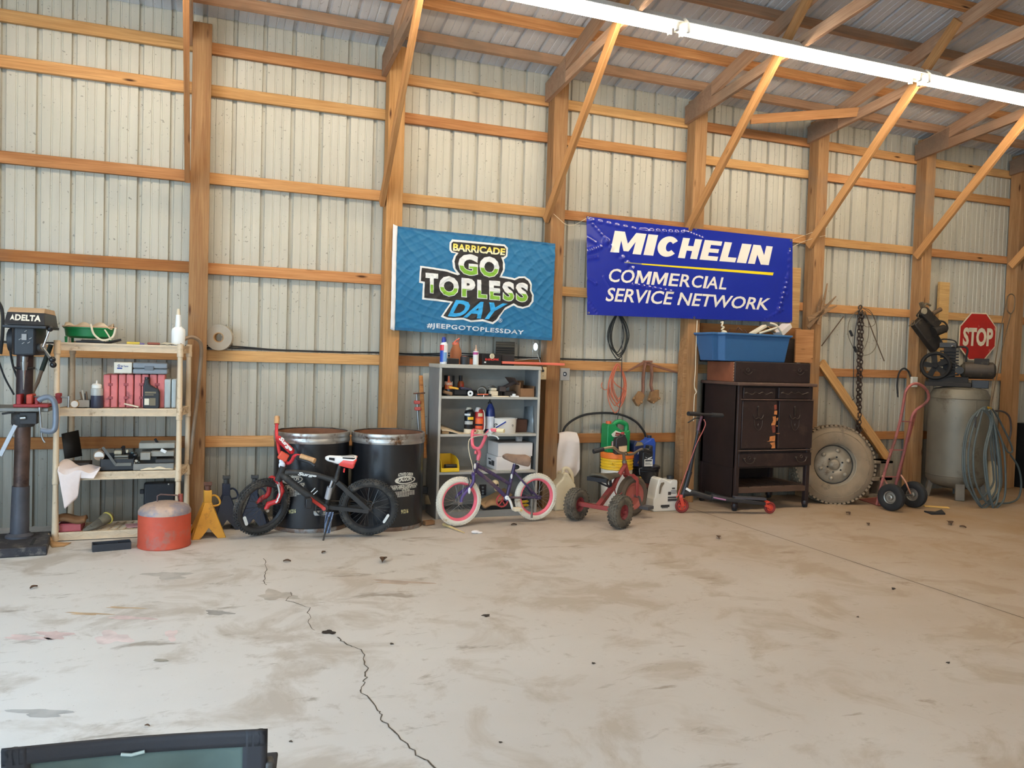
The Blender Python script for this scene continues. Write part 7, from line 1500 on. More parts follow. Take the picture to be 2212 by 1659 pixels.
for x0, x1 in ((1600, 1677.5), (1679, 1757)):
    b = MB(); a, c = DF(x0, 969), DF(x1, 866); b.span((a.x, DY0-.006, a.z), (c.x, DY0+.02, c.z)); d = b.build('door', DW, t, bev=.004)
    b = MB(); m = (x0+x1)/2-.5; b.ball(DF(m, 879, .012), (.012, .008, .010), 10, 6); b.bar(DF(m, 880, .012), DF(m, 898, .014), .012, .006, (0, 1, 0))
    for s in (-1, 1): b.tube([DF(m, 902, .014), DF(m+s*5, 905, .016), DF(m+s*9, 902, .014), DF(m+s*11, 896, .012)], .005, sm=3, n=8)
    b.tube([DF(m-9, 908, .010), DF(m-7, 922, .010), DF(m, 930, .010), DF(m+7, 922, .010), DF(m+9, 908, .010)], .003, sm=3, n=6); b.ball(DF(m, 918, .010), (.008, .005, .014), 8, 6); b.build('door_pull', BRS, d)
# veneer peeled off along the meeting edge of the doors
VEN = [[(1672, 875), (1678, 874), (1678, 884), (1673, 886)], [(1673, 887), (1679, 887), (1678.5, 896), (1672, 895)], [(1669, 900), (1676, 899), (1676.5, 912), (1668, 914), (1670, 908)], [(1677, 903), (1681, 902), (1680, 908), (1678, 910)], [(1667, 914), (1676, 912), (1675, 918), (1666, 919)], [(1667, 920), (1675, 918), (1675, 934), (1669, 935)], [(1663, 943), (1675, 941), (1674, 954), (1668, 953), (1656, 954), (1662, 952)], [(1663, 957), (1674, 955), (1674.5, 968), (1666, 968.5), (1668, 963)], [(1676, 936), (1684, 935.5), (1684, 937), (1677, 937)], [(1677, 919), (1680, 919), (1680, 921), (1677, 921)]]
for q in VEN:
    b = MB(); o = [DF(x, y, .008) for x, y in q]; tri = tessellate_polygon([[Vector((p.x, p.z, 0)) for p in o]]); b.add(o, [tuple(v) for v in tri]); b.build('peeled_patch', mat((196, 122, 66), .8, var=.25, scale=30) if q[0][1] not in (875, 920) else mat((130, 62, 44), .8, var=.3), t)
b = MB(); a, c = DF(1594, 976), DF(1753, 970); b.span((a.x, DY0-.018, a.z+.006), (c.x, DY0+.01, c.z-.002)); b.build('moulding', DED, t, bev=.004)
b = MB(); a, c = DF(1594, 1009), DF(1752, 977); b.span((a.x, DY0-.008, a.z), (c.x, DY0+.02, c.z)); d = b.build('bottom_drawer', DW, t, bev=.004); bail(d, 1619, 994); bail(d, 1731, 991)
# loose drawer on top with the blue tote in it
OY = -.40; zT = DZT+.001
t = thing('loose_drawer', 'loose dresser drawer standing on top of the dresser under the blue tote', 'drawer', (5.1, OY, zT))
xa, xb = P(1588, 800, OY).x, P(1751, 800, OY).x; zd = P(1670, 783, OY).z
b = MB(); b.span((xa, OY, zT), (xb, OY+.02, zd)); fr = b.build('drawer_front', DW, t, bev=.006, seg=3)
BR2 = mat((142, 84, 58), .55, var=.15)
b = MB(); b.span((xa+.006, OY+.021, zT), (xa+.02, .06, zd-.006)); b.build('drawer_side', BR2, t, bev=.002); b = MB(); b.span((xb-.02, OY+.021, zT), (xb-.006, .06, zd-.006)); b.build('drawer_side', BR2, t, bev=.002)
b = MB(); b.span((xa+.021, .05, zT), (xb-.021, .06, zd-.02)); b.span((xa+.02, OY+.022, zT+.004), (xb-.02, .05, zT+.01)); b.build('drawer_box', BR2, t)
b = MB()
for k in range(7): b.box((xa+.004, OY+.021, zT+.016+(zd-zT-.03)*k/6), (.004, .018, .012), taper=.6)
b.build('dovetail_joint', mat((214, 186, 150), .7), t)
def bail2(px, py):
    b = MB(); Y = OY-.012
    for s in (-1, 1): b.bar(P(px+s*16, py-4, Y), P(px+s*9, py-4, Y), .006, .006, (0, 1, 0))
    b.tube([P(px-9, py, Y), P(px-5, py+4, Y), P(px, py+6, Y), P(px+5, py+4, Y), P(px+9, py, Y)], .004, sm=3, n=8); b.torus(P(px, py-4, Y), (0, 1, 0), .016, .0035, 18, 6); b.build('drawer_pull', BRS, fr)
bail2(1616, 803); bail2(1728, 804)
TB_ = mat((52, 96, 142), .4, var=.04); YT = -.355
t = thing('storage_tote', 'blue plastic storage tote full of odds and ends on the dresser', 'tote', (5.05, -.2, zd))
x0, x1 = P(1566, 750, YT).x, P(1706, 750, YT).x; zt1 = P(1630, 722, YT).z; zt0 = zd+.001
b = MB(); sl = .03
def ring(z, e, yb=-.02): return [(x0-e-.10, YT-e+.06, z), (x0-e-.04, YT-e+.06, z), (x0-e, YT-e, z), (x1+e, YT-e, z), (x1+e, yb+e, z), (x0-e-.10, yb+e, z)]
rings = [ring(zt0, -.03, -.03), ring(zt1-.02, 0, 0), ring(zt1-.02, .012, .0), ring(zt1-.002, .014, .0), ring(zt1-.002, -.006, -.0), ring(zt0+.02, -.036, -.03)]
vs = [p for r_ in rings for p in r_]; fsx = [tuple(range(5, -1, -1))]+[tuple(30+i for i in range(6))]
for a in range(5):
    for i in range(6): fsx.append((a*6+i, a*6+(i+1) % 6, (a+1)*6+(i+1) % 6, (a+1)*6+i))
b.add(vs, fsx); b.build('tub', TB_, t, bev=.012, seg=3)
b = MB(); rr_ = ring(zt1+.004, .016, 0); rr2 = ring(zt1+.004, -.004, -.004); r3 = ring(zt1-.008, .018, 0); b.add(rr_+rr2+r3, [(i, (i+1) % 6, 6+(i+1) % 6, 6+i) for i in range(6)]+[(12+i, 12+(i+1) % 6, (i+1) % 6, i) for i in range(6)]); b.build('rim', mat((66, 112, 158), .4), t)
PALE = mat((222, 210, 186), .6, var=.08)
b = MB(); b.bar(P(1622, 722, -.2), P(1652, 704, -.18), .06, .03); b.tube([P(1640, 720, -.22), P(1660, 714, -.24), P(1678, 708, -.22)], .012, sm=3); tag(b.build('lamp_fixture', PALE, bev=.006), 'white lamp fixture leaning out of the blue tote', 'fixture')
b = MB(); b.tube([P(1664, 698, -.2), P(1676, 702, -.22), P(1684, 712, -.22), P(1688, 720, -.2)], .010, sm=4); tag(b.build('white_pipe', PALE), 'bent white pipe sticking out of the blue tote', 'pipe')
b = MB(); b.bar(P(1680, 722, -.15), P(1700, 703, -.12), .11, .05); tag(b.build('white_carton', WB, bev=.003), 'small white carton at the end of the blue tote', 'carton')
b = MB(); b.bar(P(1656, 706, -.16), P(1672, 718, -.14), .05, .012); tag(b.build('tan_board', CARD, bev=.002), 'short tan board sticking out between the white fittings', 'board')
b = MB(); b.tube([P(1557, 697, -.15), P(1562, 696, -.16), P(1559, 704, -.17), P(1564, 707, -.16), P(1559, 712, -.17), P(1566, 716, -.16)], .008, sm=5); b.ball(P(1564, 718, -.17), (.03, .03, .02)); tag(b.build('knotted_rope', PALE), 'knotted pale rope end poking out of the blue tote', 'rope')
for k, (x0_, y0_, x1_, y1_) in enumerate(((1573, 720, 1577, 710), (1595, 708, 1604, 716), (1590, 714, 1595, 707), (1608, 712, 1614, 720))):
    b = MB(); b.tube([P(x0_, y0_, -.18), P(x1_, y1_, -.2)], .006); tag(b.build('bent_rod', RUSTY), 'short rusty rod end poking out of the blue tote', 'rod', 'rusty rods in the tote')

# ------------------------------------------------------------------ driftwood, brace, chain
DRW = wood((126, 98, 72), (156, 124, 92), False, .4)
for pts, w, l in ((((1768, 702), (1778, 660), (1787, 612)), .035, 'upright pointed scrap in the cluster of weathered wood on the post'), (((1745, 708), (1780, 668), (1806, 640)), .04, 'slanting middle scrap in the cluster of weathered wood on the post'), (((1745, 690), (1780, 673), (1808, 660)), .055, 'lowest wide scrap nailed across the cluster of weathered wood'), (((1766, 700), (1768, 660), (1776, 636)), .03, 'short curved scrap behind the cluster of weathered wood')):
    b = MB(); q = [P(x, y, -.035-.012*len(l) % .03) for x, y in pts]; b.bar(q[0], q[1], w, .016, (0, 1, 0), w*.95); b.bar(q[1], q[2], w*.95, .015, (0, 1, 0), w*.15); tag(b.build('driftwood_scrap', DRW, bev=.003), l, 'wood scrap', 'weathered wood scraps')
board_o = board('diagonal_brace', P(1773, 783, .115), P(1916, 990, .115), .10, .04, (0, -1, 0), YELLOW); tag(board_o, 'diagonal timber brace running down to the floor behind the chain', 'brace')
t = thing('chain', 'heavy rusty chain hanging doubled from a hook on the wall girt', 'chain', P(1858, 950, .09))
CHM = mat((70, 54, 48), .6, .6, var=.3)
for s, x0_ in ((0, 1857), (1, 1862)):
    b = MB(); top = P(x0_+(1 if s else -1), 672, .10); bot = P(1852+s*4, 948 if s else 940, .10); n_ = 34
    for k in range(n_):
        p = top.lerp(bot, (k+.5)/n_); L = (bot-top).length/n_; dz = (bot-top).normalized(); sx = Vector((1, -.4, 0)).normalized() if k % 2 else Vector((.4, 1, 0)).normalized()
        pts = [p+dz*(L*.66*math.cos(a))+sx*(.017*math.sin(a)) for a in [2*PI*i/10 for i in range(10)]]; b.tube(pts, .0058, n=6, closed=True)
    b.build('chain_strand', CHM, t)
b = MB(); b.torus(P(1858, 664, .09), (0, 1, .2), .022, .008, 20, 8); b.torus(P(1860, 681, .09), (.4, 1, 0), .022, .009, 20, 8); b.tube([P(1854, 672, .08), P(1858, 678, .08), P(1862, 672, .08)], .008, sm=3); b.build('hook', mat((90, 80, 72), .5, .7), t)
b = MB(); b.tube([P(1858, 666, .075), P(1836, 690, .07), P(1832, 722, .07), P(1842, 748, .07), P(1856, 766, .07), P(1880, 764, .07), P(1894, 742, .07), P(1893, 700, .07), P(1880, 672, .07), P(1860, 664, .075)], .0035, sm=5, n=6); b.tube([P(1858, 666, .06), P(1875, 690, .06), P(1875, 730, .06), P(1864, 760, .06)], .0035, sm=5, n=6); b.tube([P(1862, 664, .06), P(1884, 680, .06), P(1890, 700, .06), P(1872, 706, .06), P(1858, 692, .06)], .0035, sm=5, n=6)
tag(b.build('steel_cable', mat((112, 100, 84), .5, .5)), 'thin steel cable looped over the chain hook', 'cable')
b = MB(); b.tube([P(1868, 672, .05), P(1890, 730, .05), P(1910, 780, .05)], .006); tag(b.build('rod', mat((104, 84, 66), .6, .4)), 'thin straight rod hanging aslant from the chain hook', 'rod')
b = MB(); b.tube([P(1858, 670, .06), P(1850, 700, .06), P(1845, 745, .06), P(1844, 800, .06), P(1843, 850, .06), P(1845, 860, .05), P(1841, 864, .05)], .0045, sm=4); b.cyl(P(1836, 714, .06), P(1841, 726, .06), .014); b.cyl(P(1845, 749, .06), P(1850, 760, .06), .016); tag(b.build('hoist_strap', BLACK), 'black hoist cord with a hook end hanging beside the chain', 'cord')
b = MB(); b.tube([P(1822, 684, .128), P(1798, 716, .134), P(1775, 747, .14)], .006); tag(b.build('iron_rod', mat((94, 74, 60), .7, .4)), 'thin rusty rod leaning across the wall beside the driftwood post', 'rod')

# ------------------------------------------------------------------ truck tire, hand truck, block
TD = mat((136, 116, 92), .9, var=.15, scale=6, dirt=(84, 70, 56), dirt_amt=.12, bmp=.15)
az = math.radians(24); ta = Vector((-math.sin(az), -math.cos(az), .10)).normalized(); Rt = .40; tc = P(1803, 1004, -.36); tc.z = Rt*.995
t = thing('truck_tire', 'dusty spare truck tire on a steel wheel leaning on the wall', 'tire', (tc.x, tc.y, 0))
w = .23; tc = tc-ta*w*.35; b = MB(); b.lathe([(.215, -w*.44), (.235, -w*.5), (.30, -w*.53), (.36, -w*.48), (.39, -w*.40), (.40, -w*.1), (.40, w*.1), (.39, w*.40), (.36, w*.48), (.30, w*.53), (.235, w*.5), (.215, w*.44)], tc, ta, 64)
x, y, d = axes(ta)
for i in range(56):
    a = 2*PI*i/56; e = x*math.cos(a)+y*math.sin(a); tg = d.cross(e)
    for s in (-1, 1): b.bar(tc+e*.389+d*s*w*.36, tc+e*.407+d*s*w*.36, .055, .026, tg); 
    b.bar(tc+e*.396+tg*.01, tc+e*.408+tg*.01, .08, .022, tg)
b.build('tire_casing', TD, t)
b = MB(); b.torus(tc+ta*w*.50, ta, .335, .004, 56, 6); b.torus(tc+ta*w*.49, ta, .285, .005, 56, 6); b.build('sidewall_rib', TD, t)
STW = mat((158, 144, 124), .55, .25, var=.1, scale=8, dirt=(112, 92, 70), dirt_amt=.12)
b = MB(); o = w*.42; b.lathe([(.222, o+.006), (.226, o), (.214, o-.004), (.205, o-.05), (.190, o-.065), (.17, o-.05), (.12, o-.018), (.085, o-.008), (.07, o-.014), (.055, o-.03), (.048, o-.012), (.036, o-.002), (0, o)], tc, ta, 48); wh = b.build('wheel_disc', STW, t)
for k in range(6):
    a = 2*PI*k/6+.3; e = x*math.cos(a)+y*math.sin(a); b = MB(); b.ball(tc+e*.145+ta*(o-.028), (.022, .022, .022), 10, 6); b.build('dimple', STW, wh)
    b = MB(); q = tc+e*.078+ta*(o-.008); b.cyl(q-ta*.004, q+ta*.002, .009, n=10); b.build('lug_hole', INK, wh)
b = MB(); b.lathe([(.19, o-.060), (.20, o-.060), (.205, o-.056), (.192, o-.054)], tc, ta, 40); b.build('rim_gap', mat((50, 42, 36), .9), wh)
t = thing('cinder_block', 'grey cinder block standing between the truck tire and the hand truck', 'block', (P(1900, 1055, -.12).x, -.1, 0))
bx0, bx1 = P(1873, 1030, -.16).x, P(1928, 1030, -.16).x; bz = P(1900, 996, -.16).z; CBM = mat((136, 122, 104), .95, var=.12, scale=20, bmp=.3)
b = MB()
for a, c in (((bx0, -.16, 0), (bx0+.04, .02, bz)), ((bx1-.04, -.16, 0), (bx1, .02, bz)), (((bx0+bx1)/2-.0, -.16, 0), ((bx0+bx1)/2+.15, .02, bz)), ((bx0, -.16, 0), (bx1, .02, .03)), ((bx0, -.16, bz-.03), (bx1, .02, bz)), ((bx0, -.16, bz*.5-.02), (bx1, .02, bz*.5+.02)), ((bx0, .0, 0), (bx1, .02, bz))): b.span(a, c)
b.build('block_body', CBM, t, bev=.004)
b = MB()
for k in range(9): b.box(atZ(1858+random.uniform(-14, 22), 1074+random.uniform(-7, 3))+Vector((0, .02, .012+.01*k/4)), (random.uniform(.05, .10), random.uniform(.03, .06), .008), Matrix.Rotation(random.uniform(0, 3), 3, 'Z') @ Matrix.Rotation(random.uniform(-.5, .5), 3, 'X'))
o = b.build('dry_leaves', mat((112, 86, 58), .9, var=.3)); tag(o, 'drift of dry leaves between the truck tire and the hand truck', 'leaves', kind='stuff')
HT = mat((168, 96, 88), .6, .15, var=.14, dirt=(118, 76, 62), dirt_amt=.15)
axw = Vector((.975, .22, 0)).normalized(); w1 = atZ(1924, 1103); w2 = atZ(1980, 1096)
t = thing('hand_truck', 'faded red two wheeled hand truck with a loop handle', 'hand truck', (w1+w2)/2)
Rw = .132; w1c = Vector((w1.x, w1.y, Rw)); w2c = w1c+axw*.40
for c in (w1c, w2c):
    b = MB(); b.lathe([(.062, -.030), (.075, -.040), (.11, -.040), (.128, -.028), (.132, -.010), (.126, -.008), (.132, -.004), (.132, .004), (.126, .008), (.132, .010), (.128, .028), (.11, .040), (.075, .040), (.062, .030)], c, axw, 44); wv = b.build('wheel', mat((34, 32, 31), .8, var=.15), t)
    b = MB(); b.lathe([(.064, -.036), (.066, -.028), (.056, -.024), (.05, -.004), (.03, -.006), (.026, -.03), (.014, -.034), (.012, -.045), (0, -.045)], c, axw, 30); b.lathe([(.064, .036), (.05, .004), (.02, .03), (0, .03)], c, axw, 24); b.build('rim', mat((156, 148, 136), .4, .6), wv)
b = MB(); b.cyl(w1c-axw*.05, w2c+axw*.05, .009); b.build('axle', STEELM, t)
b = MB(); HY = lambda z: -.60-.28*z
def H(px, py):
    Y = -.75
    for _ in range(4): Y = HY(P(px, py, Y).z)
    return P(px, py, Y)
b.tube([H(1894, 1090), H(1903, 1050), H(1917, 1000), H(1937, 938), H(1948, 892), H(1955, 852)]+[H(*q) for q in ((1961, 838), (1974, 829), (1990, 832), (2003, 845), (2006, 860), (1998, 872), (1980, 885), (1970, 900), (1964, 928), (1952, 980), (1940, 1025), (1932, 1062), (1930, 1080))], .0135, sm=3, n=10)
fr = b.build('frame', HT, t)
b = MB(); b.bar(H(1982, 890)+Vector((0, .03, 0)), H(1966, 955)+Vector((0, .04, 0)), .025, .03, (0, 1, 0)); b.bar(H(1967, 950)+Vector((0, .04, 0)), H(1944, 1040)+Vector((0, .03, 0)), .02, .02, (0, 1, 0)); b.build('skid_rail', HT, fr)
for a, c in (((1944, 910), (1966, 911)), ((1922, 972), (1952, 972)), ((1908, 1030), (1938, 1030))):
    b = MB(); b.bar(H(*a), H(*c), .022, .010, (0, 0, 1)); b.build('cross_bar', HT, fr)
b = MB(); b.tube([H(1906, 1028), H(1914, 1042), w1c+axw*.05+Vector((0, .0, .03))], .008, n=8); b.tube([H(1946, 1026), P(1957, 1042, -.74), w2c-axw*.05], .008, n=8); b.build('wheel_strut', mat((200, 140, 112), .5, .1), fr)
b = MB(); a = atZ(1856, 1080); q = [a, atZ(1897, 1094), Vector((w2c.x-.02, w2c.y+.12, 0)), Vector((a.x+.40, a.y+.07, 0))]; q = [Vector((p.x, p.y, .004)) for p in q]; b.add(q+[p+Vector((0, 0, .006)) for p in q], [(0, 1, 2, 3), (7, 6, 5, 4), (0, 4, 5, 1), (1, 5, 6, 2), (2, 6, 7, 3), (3, 7, 4, 0)]); b.build('toe_plate', mat((140, 74, 64), .6, .2, var=.2), t)
b = MB(); rect(b, 1971, 814, 1982.5, 836, -.030, .03); tag(b.build('switch_plate', mat((226, 216, 196), .5), bev=.003), 'white switch plate on the post above the hand truck handle', 'plate')
b = MB(); b.tube([P(1968, 818, .06), P(1962, 802, .07), P(1952, 796, .08), P(1942, 806, .08), P(1938, 830, .08), P(1939, 850, .08)], .010, sm=5); b.cyl(P(1939, 850, .08), P(1939.5, 858, .08), .008); tag(b.build('air_hose', RUBBER), 'short black air hose with a metal tip hooked over the girt', 'hose')

# ------------------------------------------------------------------ air compressor
tcx, tcy = P(2068, 950, -.33).x, -.33; rT = 61.5*kpx(2068, 950, -.33); zd0, zd1, zb0_ = P(2068, 862, -.33).z, P(2068, 834, -.33).z, P(2068, 1045, -.33).z
TKM = mat((122, 115, 100), .5, .3, var=.1, scale=4, dirt=(92, 80, 62), dirt_amt=.14)
rT = .30
t = thing('air_compressor', 'grey upright air compressor with a black pump and pulley on top', 'compressor', (tcx, tcy, 0))
b = MB(); b.lathe([(0, .10), (rT*.5, .11), (rT*.85, .15), (rT*.98, .20), (rT, .26), (rT, zd0), (rT*.98, zd0+.04), (rT*.86, zd1-.035), (rT*.5, zd1-.006), (0, zd1)], (tcx, tcy, 0), n=56); tk = b.build('tank', TKM, t)
b = MB(); b.torus((tcx, tcy, zd0+.01), (0, 0, 1), rT, .005, 48, 6); b.torus((tcx, tcy, .25), (0, 0, 1), rT, .005, 48, 6); b.cyl((tcx-rT*.3, tcy-rT*.954, .27), (tcx-rT*.3, tcy-rT*.954, zd0), .003, n=6); b.build('weld_seam', mat((108, 100, 86), .6, .3), tk)
for a in (.6, 2.5, 4.0, 5.4):
    b = MB(); q = Vector((tcx+rT*.95*math.cos(a), tcy+rT*.95*math.sin(a), 0)); b.bar(q+Vector((0, 0, .0)), q*1.0+Vector((-.04*math.cos(a), -.04*math.sin(a), .2)), .09, .05, (math.cos(a), math.sin(a), 0)); b.build('foot', mat((112, 104, 92), .7, .2), t, bev=.005)
PK = mat((34, 29, 26), .75, 0, var=.25, scale=12, dirt=(76, 66, 52), dirt_amt=.06)
ka = Vector((.64, -.77, 0)).normalized(); kb = Vector((-.77, -.64, 0)).normalized(); kc = Vector((tcx, tcy, 0))
KR = Matrix((ka, -kb, Vector((0, 0, 1)))).transposed()
def K(px, py, off=0.0): return plane_pt(px, py, kc, kb, off)
def kbox(b, x0, y0, x1, y1, o0, o1, z0=None):
    om = (o0+o1)/2; p, q = K(x0, y1, om), K(x1, y0, om); lo = p.z if z0 is None else z0; c = (p+q)/2; c.z = (lo+q.z)/2
    return b.box(c, ((q-p).dot(ka), abs(o1-o0), q.z-lo), KR)
zpb = zd1-.006
b = MB(); kbox(b, 1998, 827, 2098, 832.5, -.16, .17, zpb); kbox(b, 2006, 815, 2092, 827, -.12, .13); b.build('pump_base', PK, t, bev=.004)
b = MB(); kbox(b, 2098, 822, 2136, 838, -.10, .10); b.build('belt_tray', BLACK, t, bev=.006)
b = MB(); kbox(b, 2036, 750, 2066, 816, -.09, .08); pm = b.build('pump_block', PK, t, bev=.004)
for k in range(9):
    b = MB(); y = 758+6.3*k; kbox(b, 2031, y, 2071, y+1.8, -.10, .10); b.build('cooling_fin', PK, pm)
b = MB(); kbox(b, 2029, 741, 2067, 751, -.10, .09); b.build('pump_head', mat((58, 54, 50), .5, .4), t, bev=.005)
b = MB(); b.tube([K(2034, 742), K(2035, 733), K(2058, 735), K(2066, 741), K(2067, 752)], .008, sm=4); b.tube([K(2068, 749), K(2086, 750), K(2090, 757), K(2088, 768), K(2086, 785)], .011, sm=4); b.build('air_pipe', PK, t)
b = MB(); b.ball(K(2060, 748, .10), (.03, .01, .012)); b.build('head_plate', CHROME, t)
pa = kb; pc = K(2021, 790, .14); Rp = .155
b = MB(); b.torus(pc, pa, Rp-.018, .020, 48, 10, 1.3); b.cyl(pc-pa*.06, pc+pa*.03, .022)
x, y, d = axes(pa)
for k in range(5):
    a = 2*PI*k/5+.5; e = x*math.cos(a)+y*math.sin(a); b.bar(pc, pc+e*(Rp-.016), .046, .016, pa, w1=.062)
b.build('pulley', mat((27, 24, 22), .8), t)
b = MB(); mc0, mc1 = K(2082, 800, .02), K(2144, 801, -.02); b.cyl(mc0, mc1, .092, n=30); dm = (mc1-mc0).normalized(); b.cyl(mc1, mc1+dm*.025, .092, .065, 30); mo = b.build('motor', mat((66, 56, 46), .55, .2, var=.25, scale=5, dirt=(112, 94, 70), dirt_amt=.15), t)
b = MB(); b.cyl(mc0-dm*.03, mc0+dm*.005, .06, .090, 28); b.build('motor_end_bell', mat((94, 86, 72), .5, .4), mo)
b = MB(); pq = K(2073, 800, .14); b.cyl(pq-pa*.02, pq+pa*.03, .04); b.cyl(pq+pa*.03, pq+pa*.034, .016); b.build('motor_pulley', mat((50, 46, 42), .5, .4), mo)
b = MB(); kbox(b, 2104, 775, 2137, 788, -.06, .06); b.build('capacitor_box', PK, mo, bev=.006)
b = MB(); b.tube([pc+Vector((0, 0, Rp*.97)), pq+Vector((0, 0, .04))], .008, n=6); b.tube([pc-Vector((0, 0, Rp*.97)), pq-Vector((0, 0, .04))], .008, n=6); b.build('drive_belt', RUBBER, t)
# portable saw hung on the post
t = thing('band_saw', 'dark dusty power tool hung aslant on the post above the compressor', 'power tool', P(2000, 750, -.10))
DT = mat((44, 38, 33), .6, .2, var=.25, scale=9, dirt=(88, 74, 58), dirt_amt=.1)
b = MB(); b.bar(P(1982, 690, -.08), P(2024, 752, -.14), .20, .08, (0, 1, 0), .16); b.build('saw_body', DT, t, bev=.012)
b = MB(); b.bar(P(1990, 672, -.10), P(2022, 706, -.14), .12, .10, (0, 1, 0)); b.build('gear_housing', DT, t, bev=.012)
b = MB(); b.cyl(P(2016, 718, -.18), P(2040, 710, -.20), .055, .045, 22); b.build('motor', DT, t)
b = MB(); q = P(1998, 672, -.165); b.cyl(q+Vector((0, .02, 0)), q, .034, n=24); b.cyl(q, q-Vector((0, .004, 0)), .028, n=24); b.build('dial', mat((170, 156, 130), .5), t)
b = MB(); b.cyl(P(2014, 678, -.16), P(2032, 668, -.17), .024, n=14); b.build('side_grip', mat((96, 74, 52), .7), t)
b = MB(); b.tube([P(2024, 692, -.16), P(2040, 696, -.18), P(2047, 708, -.19), P(2043, 718, -.18)], .010, sm=4); b.build('main_handle', DT, t)
b = MB(); b.torus(P(1972, 697, -.10), (0, 1, 0), .024, .005, 20, 8); b.bar(P(1963, 704, -.10), P(1992, 697, -.10), .012, .006, (0, 1, 0)); b.tube([P(1990, 690, -.11), P(1983, 685, -.11), P(1984, 678, -.11)], .005); b.build('wrench', mat((120, 104, 82), .5, .5), t)
b = MB(); b.box(P(1992, 660, -.10), (.03, .04, .075), Matrix.Rotation(-.5, 3, 'Y')); b.tube([P(1994, 668, -.10), P(2000, 656, -.10), P(2010, 660, -.10)], .012, sm=3); b.build('blade_guide', mat((110, 98, 80), .5, .4), t)
b = MB(); rect(b, 2027, 609, 2048, 790, .10, .035); tag(b.build('light_plank', wood((206, 164, 104), (228, 190, 130), True), bev=.002), 'pale upright plank standing behind the compressor pump', 'plank')
# stop sign
t = thing('stop_sign', 'red octagonal STOP sign standing behind the compressor motor', 'sign', P(2112, 778, .13))
SYY = .132; sc = P(2112, 727, SYY); rs = .305
oct_ = lambda r_: [(r_*math.cos(PI/8+PI/4*k)/math.cos(PI/8), r_*math.sin(PI/8+PI/4*k)/math.cos(PI/8)) for k in range(8)]
Xs = Vector((1, .0, .02)).normalized(); Zs = Vector((0.01, .0, 1))
b = MB(); b.prism([(u*1.0, v*.93) for u, v in oct_(rs)], -.003, sc, Xs, Zs); b.build('border', mat((230, 216, 186), .5), t)
b = MB(); b.prism([(u, v*.93) for u, v in oct_(rs*.945)], .0012, sc+Vector((0, -.0006, 0)), Xs, Zs); b.build('face', mat((178, 34, 28), .45, var=.06, dirt=(206, 150, 130), dirt_amt=.0), t)
b = MB(); q = [sc+Xs*u+Zs*v+Vector((0, -.004, 0)) for u, v in ((-.245, .105), (.25, .105), (.25, -.115), (-.245, -.115))]; text_on(b, 'STOP', q, (0, 0, 0), .045); b.build('sign_lettering', mat((232, 220, 192), .5), t)
# wire tool and hose on the corner post
b = MB(); b.tube([P(2181, 677, -.03), P(2175, 668, -.03), P(2176, 645, -.03), P(2181, 636, -.03), P(2189, 637, -.03), P(2192, 648, -.03), P(2190, 668, -.03), P(2184, 678, -.03), P(2181, 677, -.03)], .007, sm=4); b.tube([P(2176, 640, -.03), P(2160, 720, -.25), P(2148, 800, -.52), P(2139, 880, -.78)], .006, sm=3); b.tube([P(2184, 678, -.03), P(2168, 740, -.25), P(2152, 820, -.55), P(2140, 882, -.79)], .006, sm=3)
tag(b.build('wire_tool', mat((128, 108, 84), .5, .4)), 'long twisted wire with a loop at its top beside the stop sign', 'wire')
HOM = mat((80, 88, 86), .55, var=.12); t = thing('air_hose', 'grey blue air hose hung in a coil at the corner beside the compressor', 'hose', P(2140, 1100, -.6))
hy = -.80
b = MB(); top = (2137, 884)
for k, (xl, xr, yb) in enumerate(((2080, 2146, 1078), (2084, 2152, 1092), (2092, 2158, 1098), (2103, 2163, 1086), (2126, 2172, 1104), (2130, 2160, 1090))):
    Yk = hy-.012*k; pts = [(top[0]-2, top[1]+4), (2126-2*k % 5, 880+k), (xl+14, 910), (xl, 975), (xl+4, 1040), ((xl*1.2+xr*.8)/2, yb-6), ((xl+xr)/2+6, yb), (xr-2, yb-30), (xr, 1020), (xr-6, 960), (2146, 910), (2139, 886)]
    q = [P(x_, y_, Yk-.10*max(0, (y_-900)/200)) for x_, y_ in pts]
    for p in q: p.z = max(p.z, .012)
    b.tube(q, .0098, sm=4, n=8, closed=True)
q = [P(x_, y_, hy) for x_, y_ in ((2138, 880), (2150, 892), (2170, 930), (2183, 958), (2187, 974), (2180, 978), (2172, 968), (2150, 920), (2142, 890))]
b.tube(q, .0098, sm=4, n=8)
q = [P(x_, y_, hy) for x_, y_ in ((2183, 982), (2200, 1010), (2206, 1045), (2200, 1075), (2180, 1095), (2150, 1098))]
for p in q: p.z = max(p.z, .012)
b.tube(q, .0098, sm=4, n=8); b.build('hose_coil', HOM, t)
b = MB(); b.tube([P(2150, 888, hy), P(2162, 888, hy), P(2174, 893, hy), P(2182, 905, hy), P(2184, 930, hy), P(2180, 950, hy)], .010, sm=4, n=8); b.build('hose_end', mat((64, 52, 46), .6), t)
b = MB(); b.cyl(P(2134, 881, hy-.02), P(2140, 883, hy-.02), .015); b.build('brass_fitting', mat((206, 160, 60), .35, .8), t)
b = MB(); b.cyl(P(2108, 900, hy-.04), P(2107, 915, hy-.04), .009); b.cyl(P(2107, 915, hy-.04), P(2107, 924, hy-.04), .006); b.build('air_chuck', mat((50, 46, 44), .5), t)
t = thing('white_jug', 'white plastic jug standing behind the coiled air hose', 'jug', (P(2138, 1070, -.3).x, -.3, 0))
b = MB(); lathe_px(b, 2138, 1070, 996, 28, -.3, [(0, 0), (.95, 0), (1, .03), (1, .72), (.85, .86), (.5, .97), (.45, 1), (0, 1)], 0); b.build('jug_body', mat((214, 196, 160), .5), t)
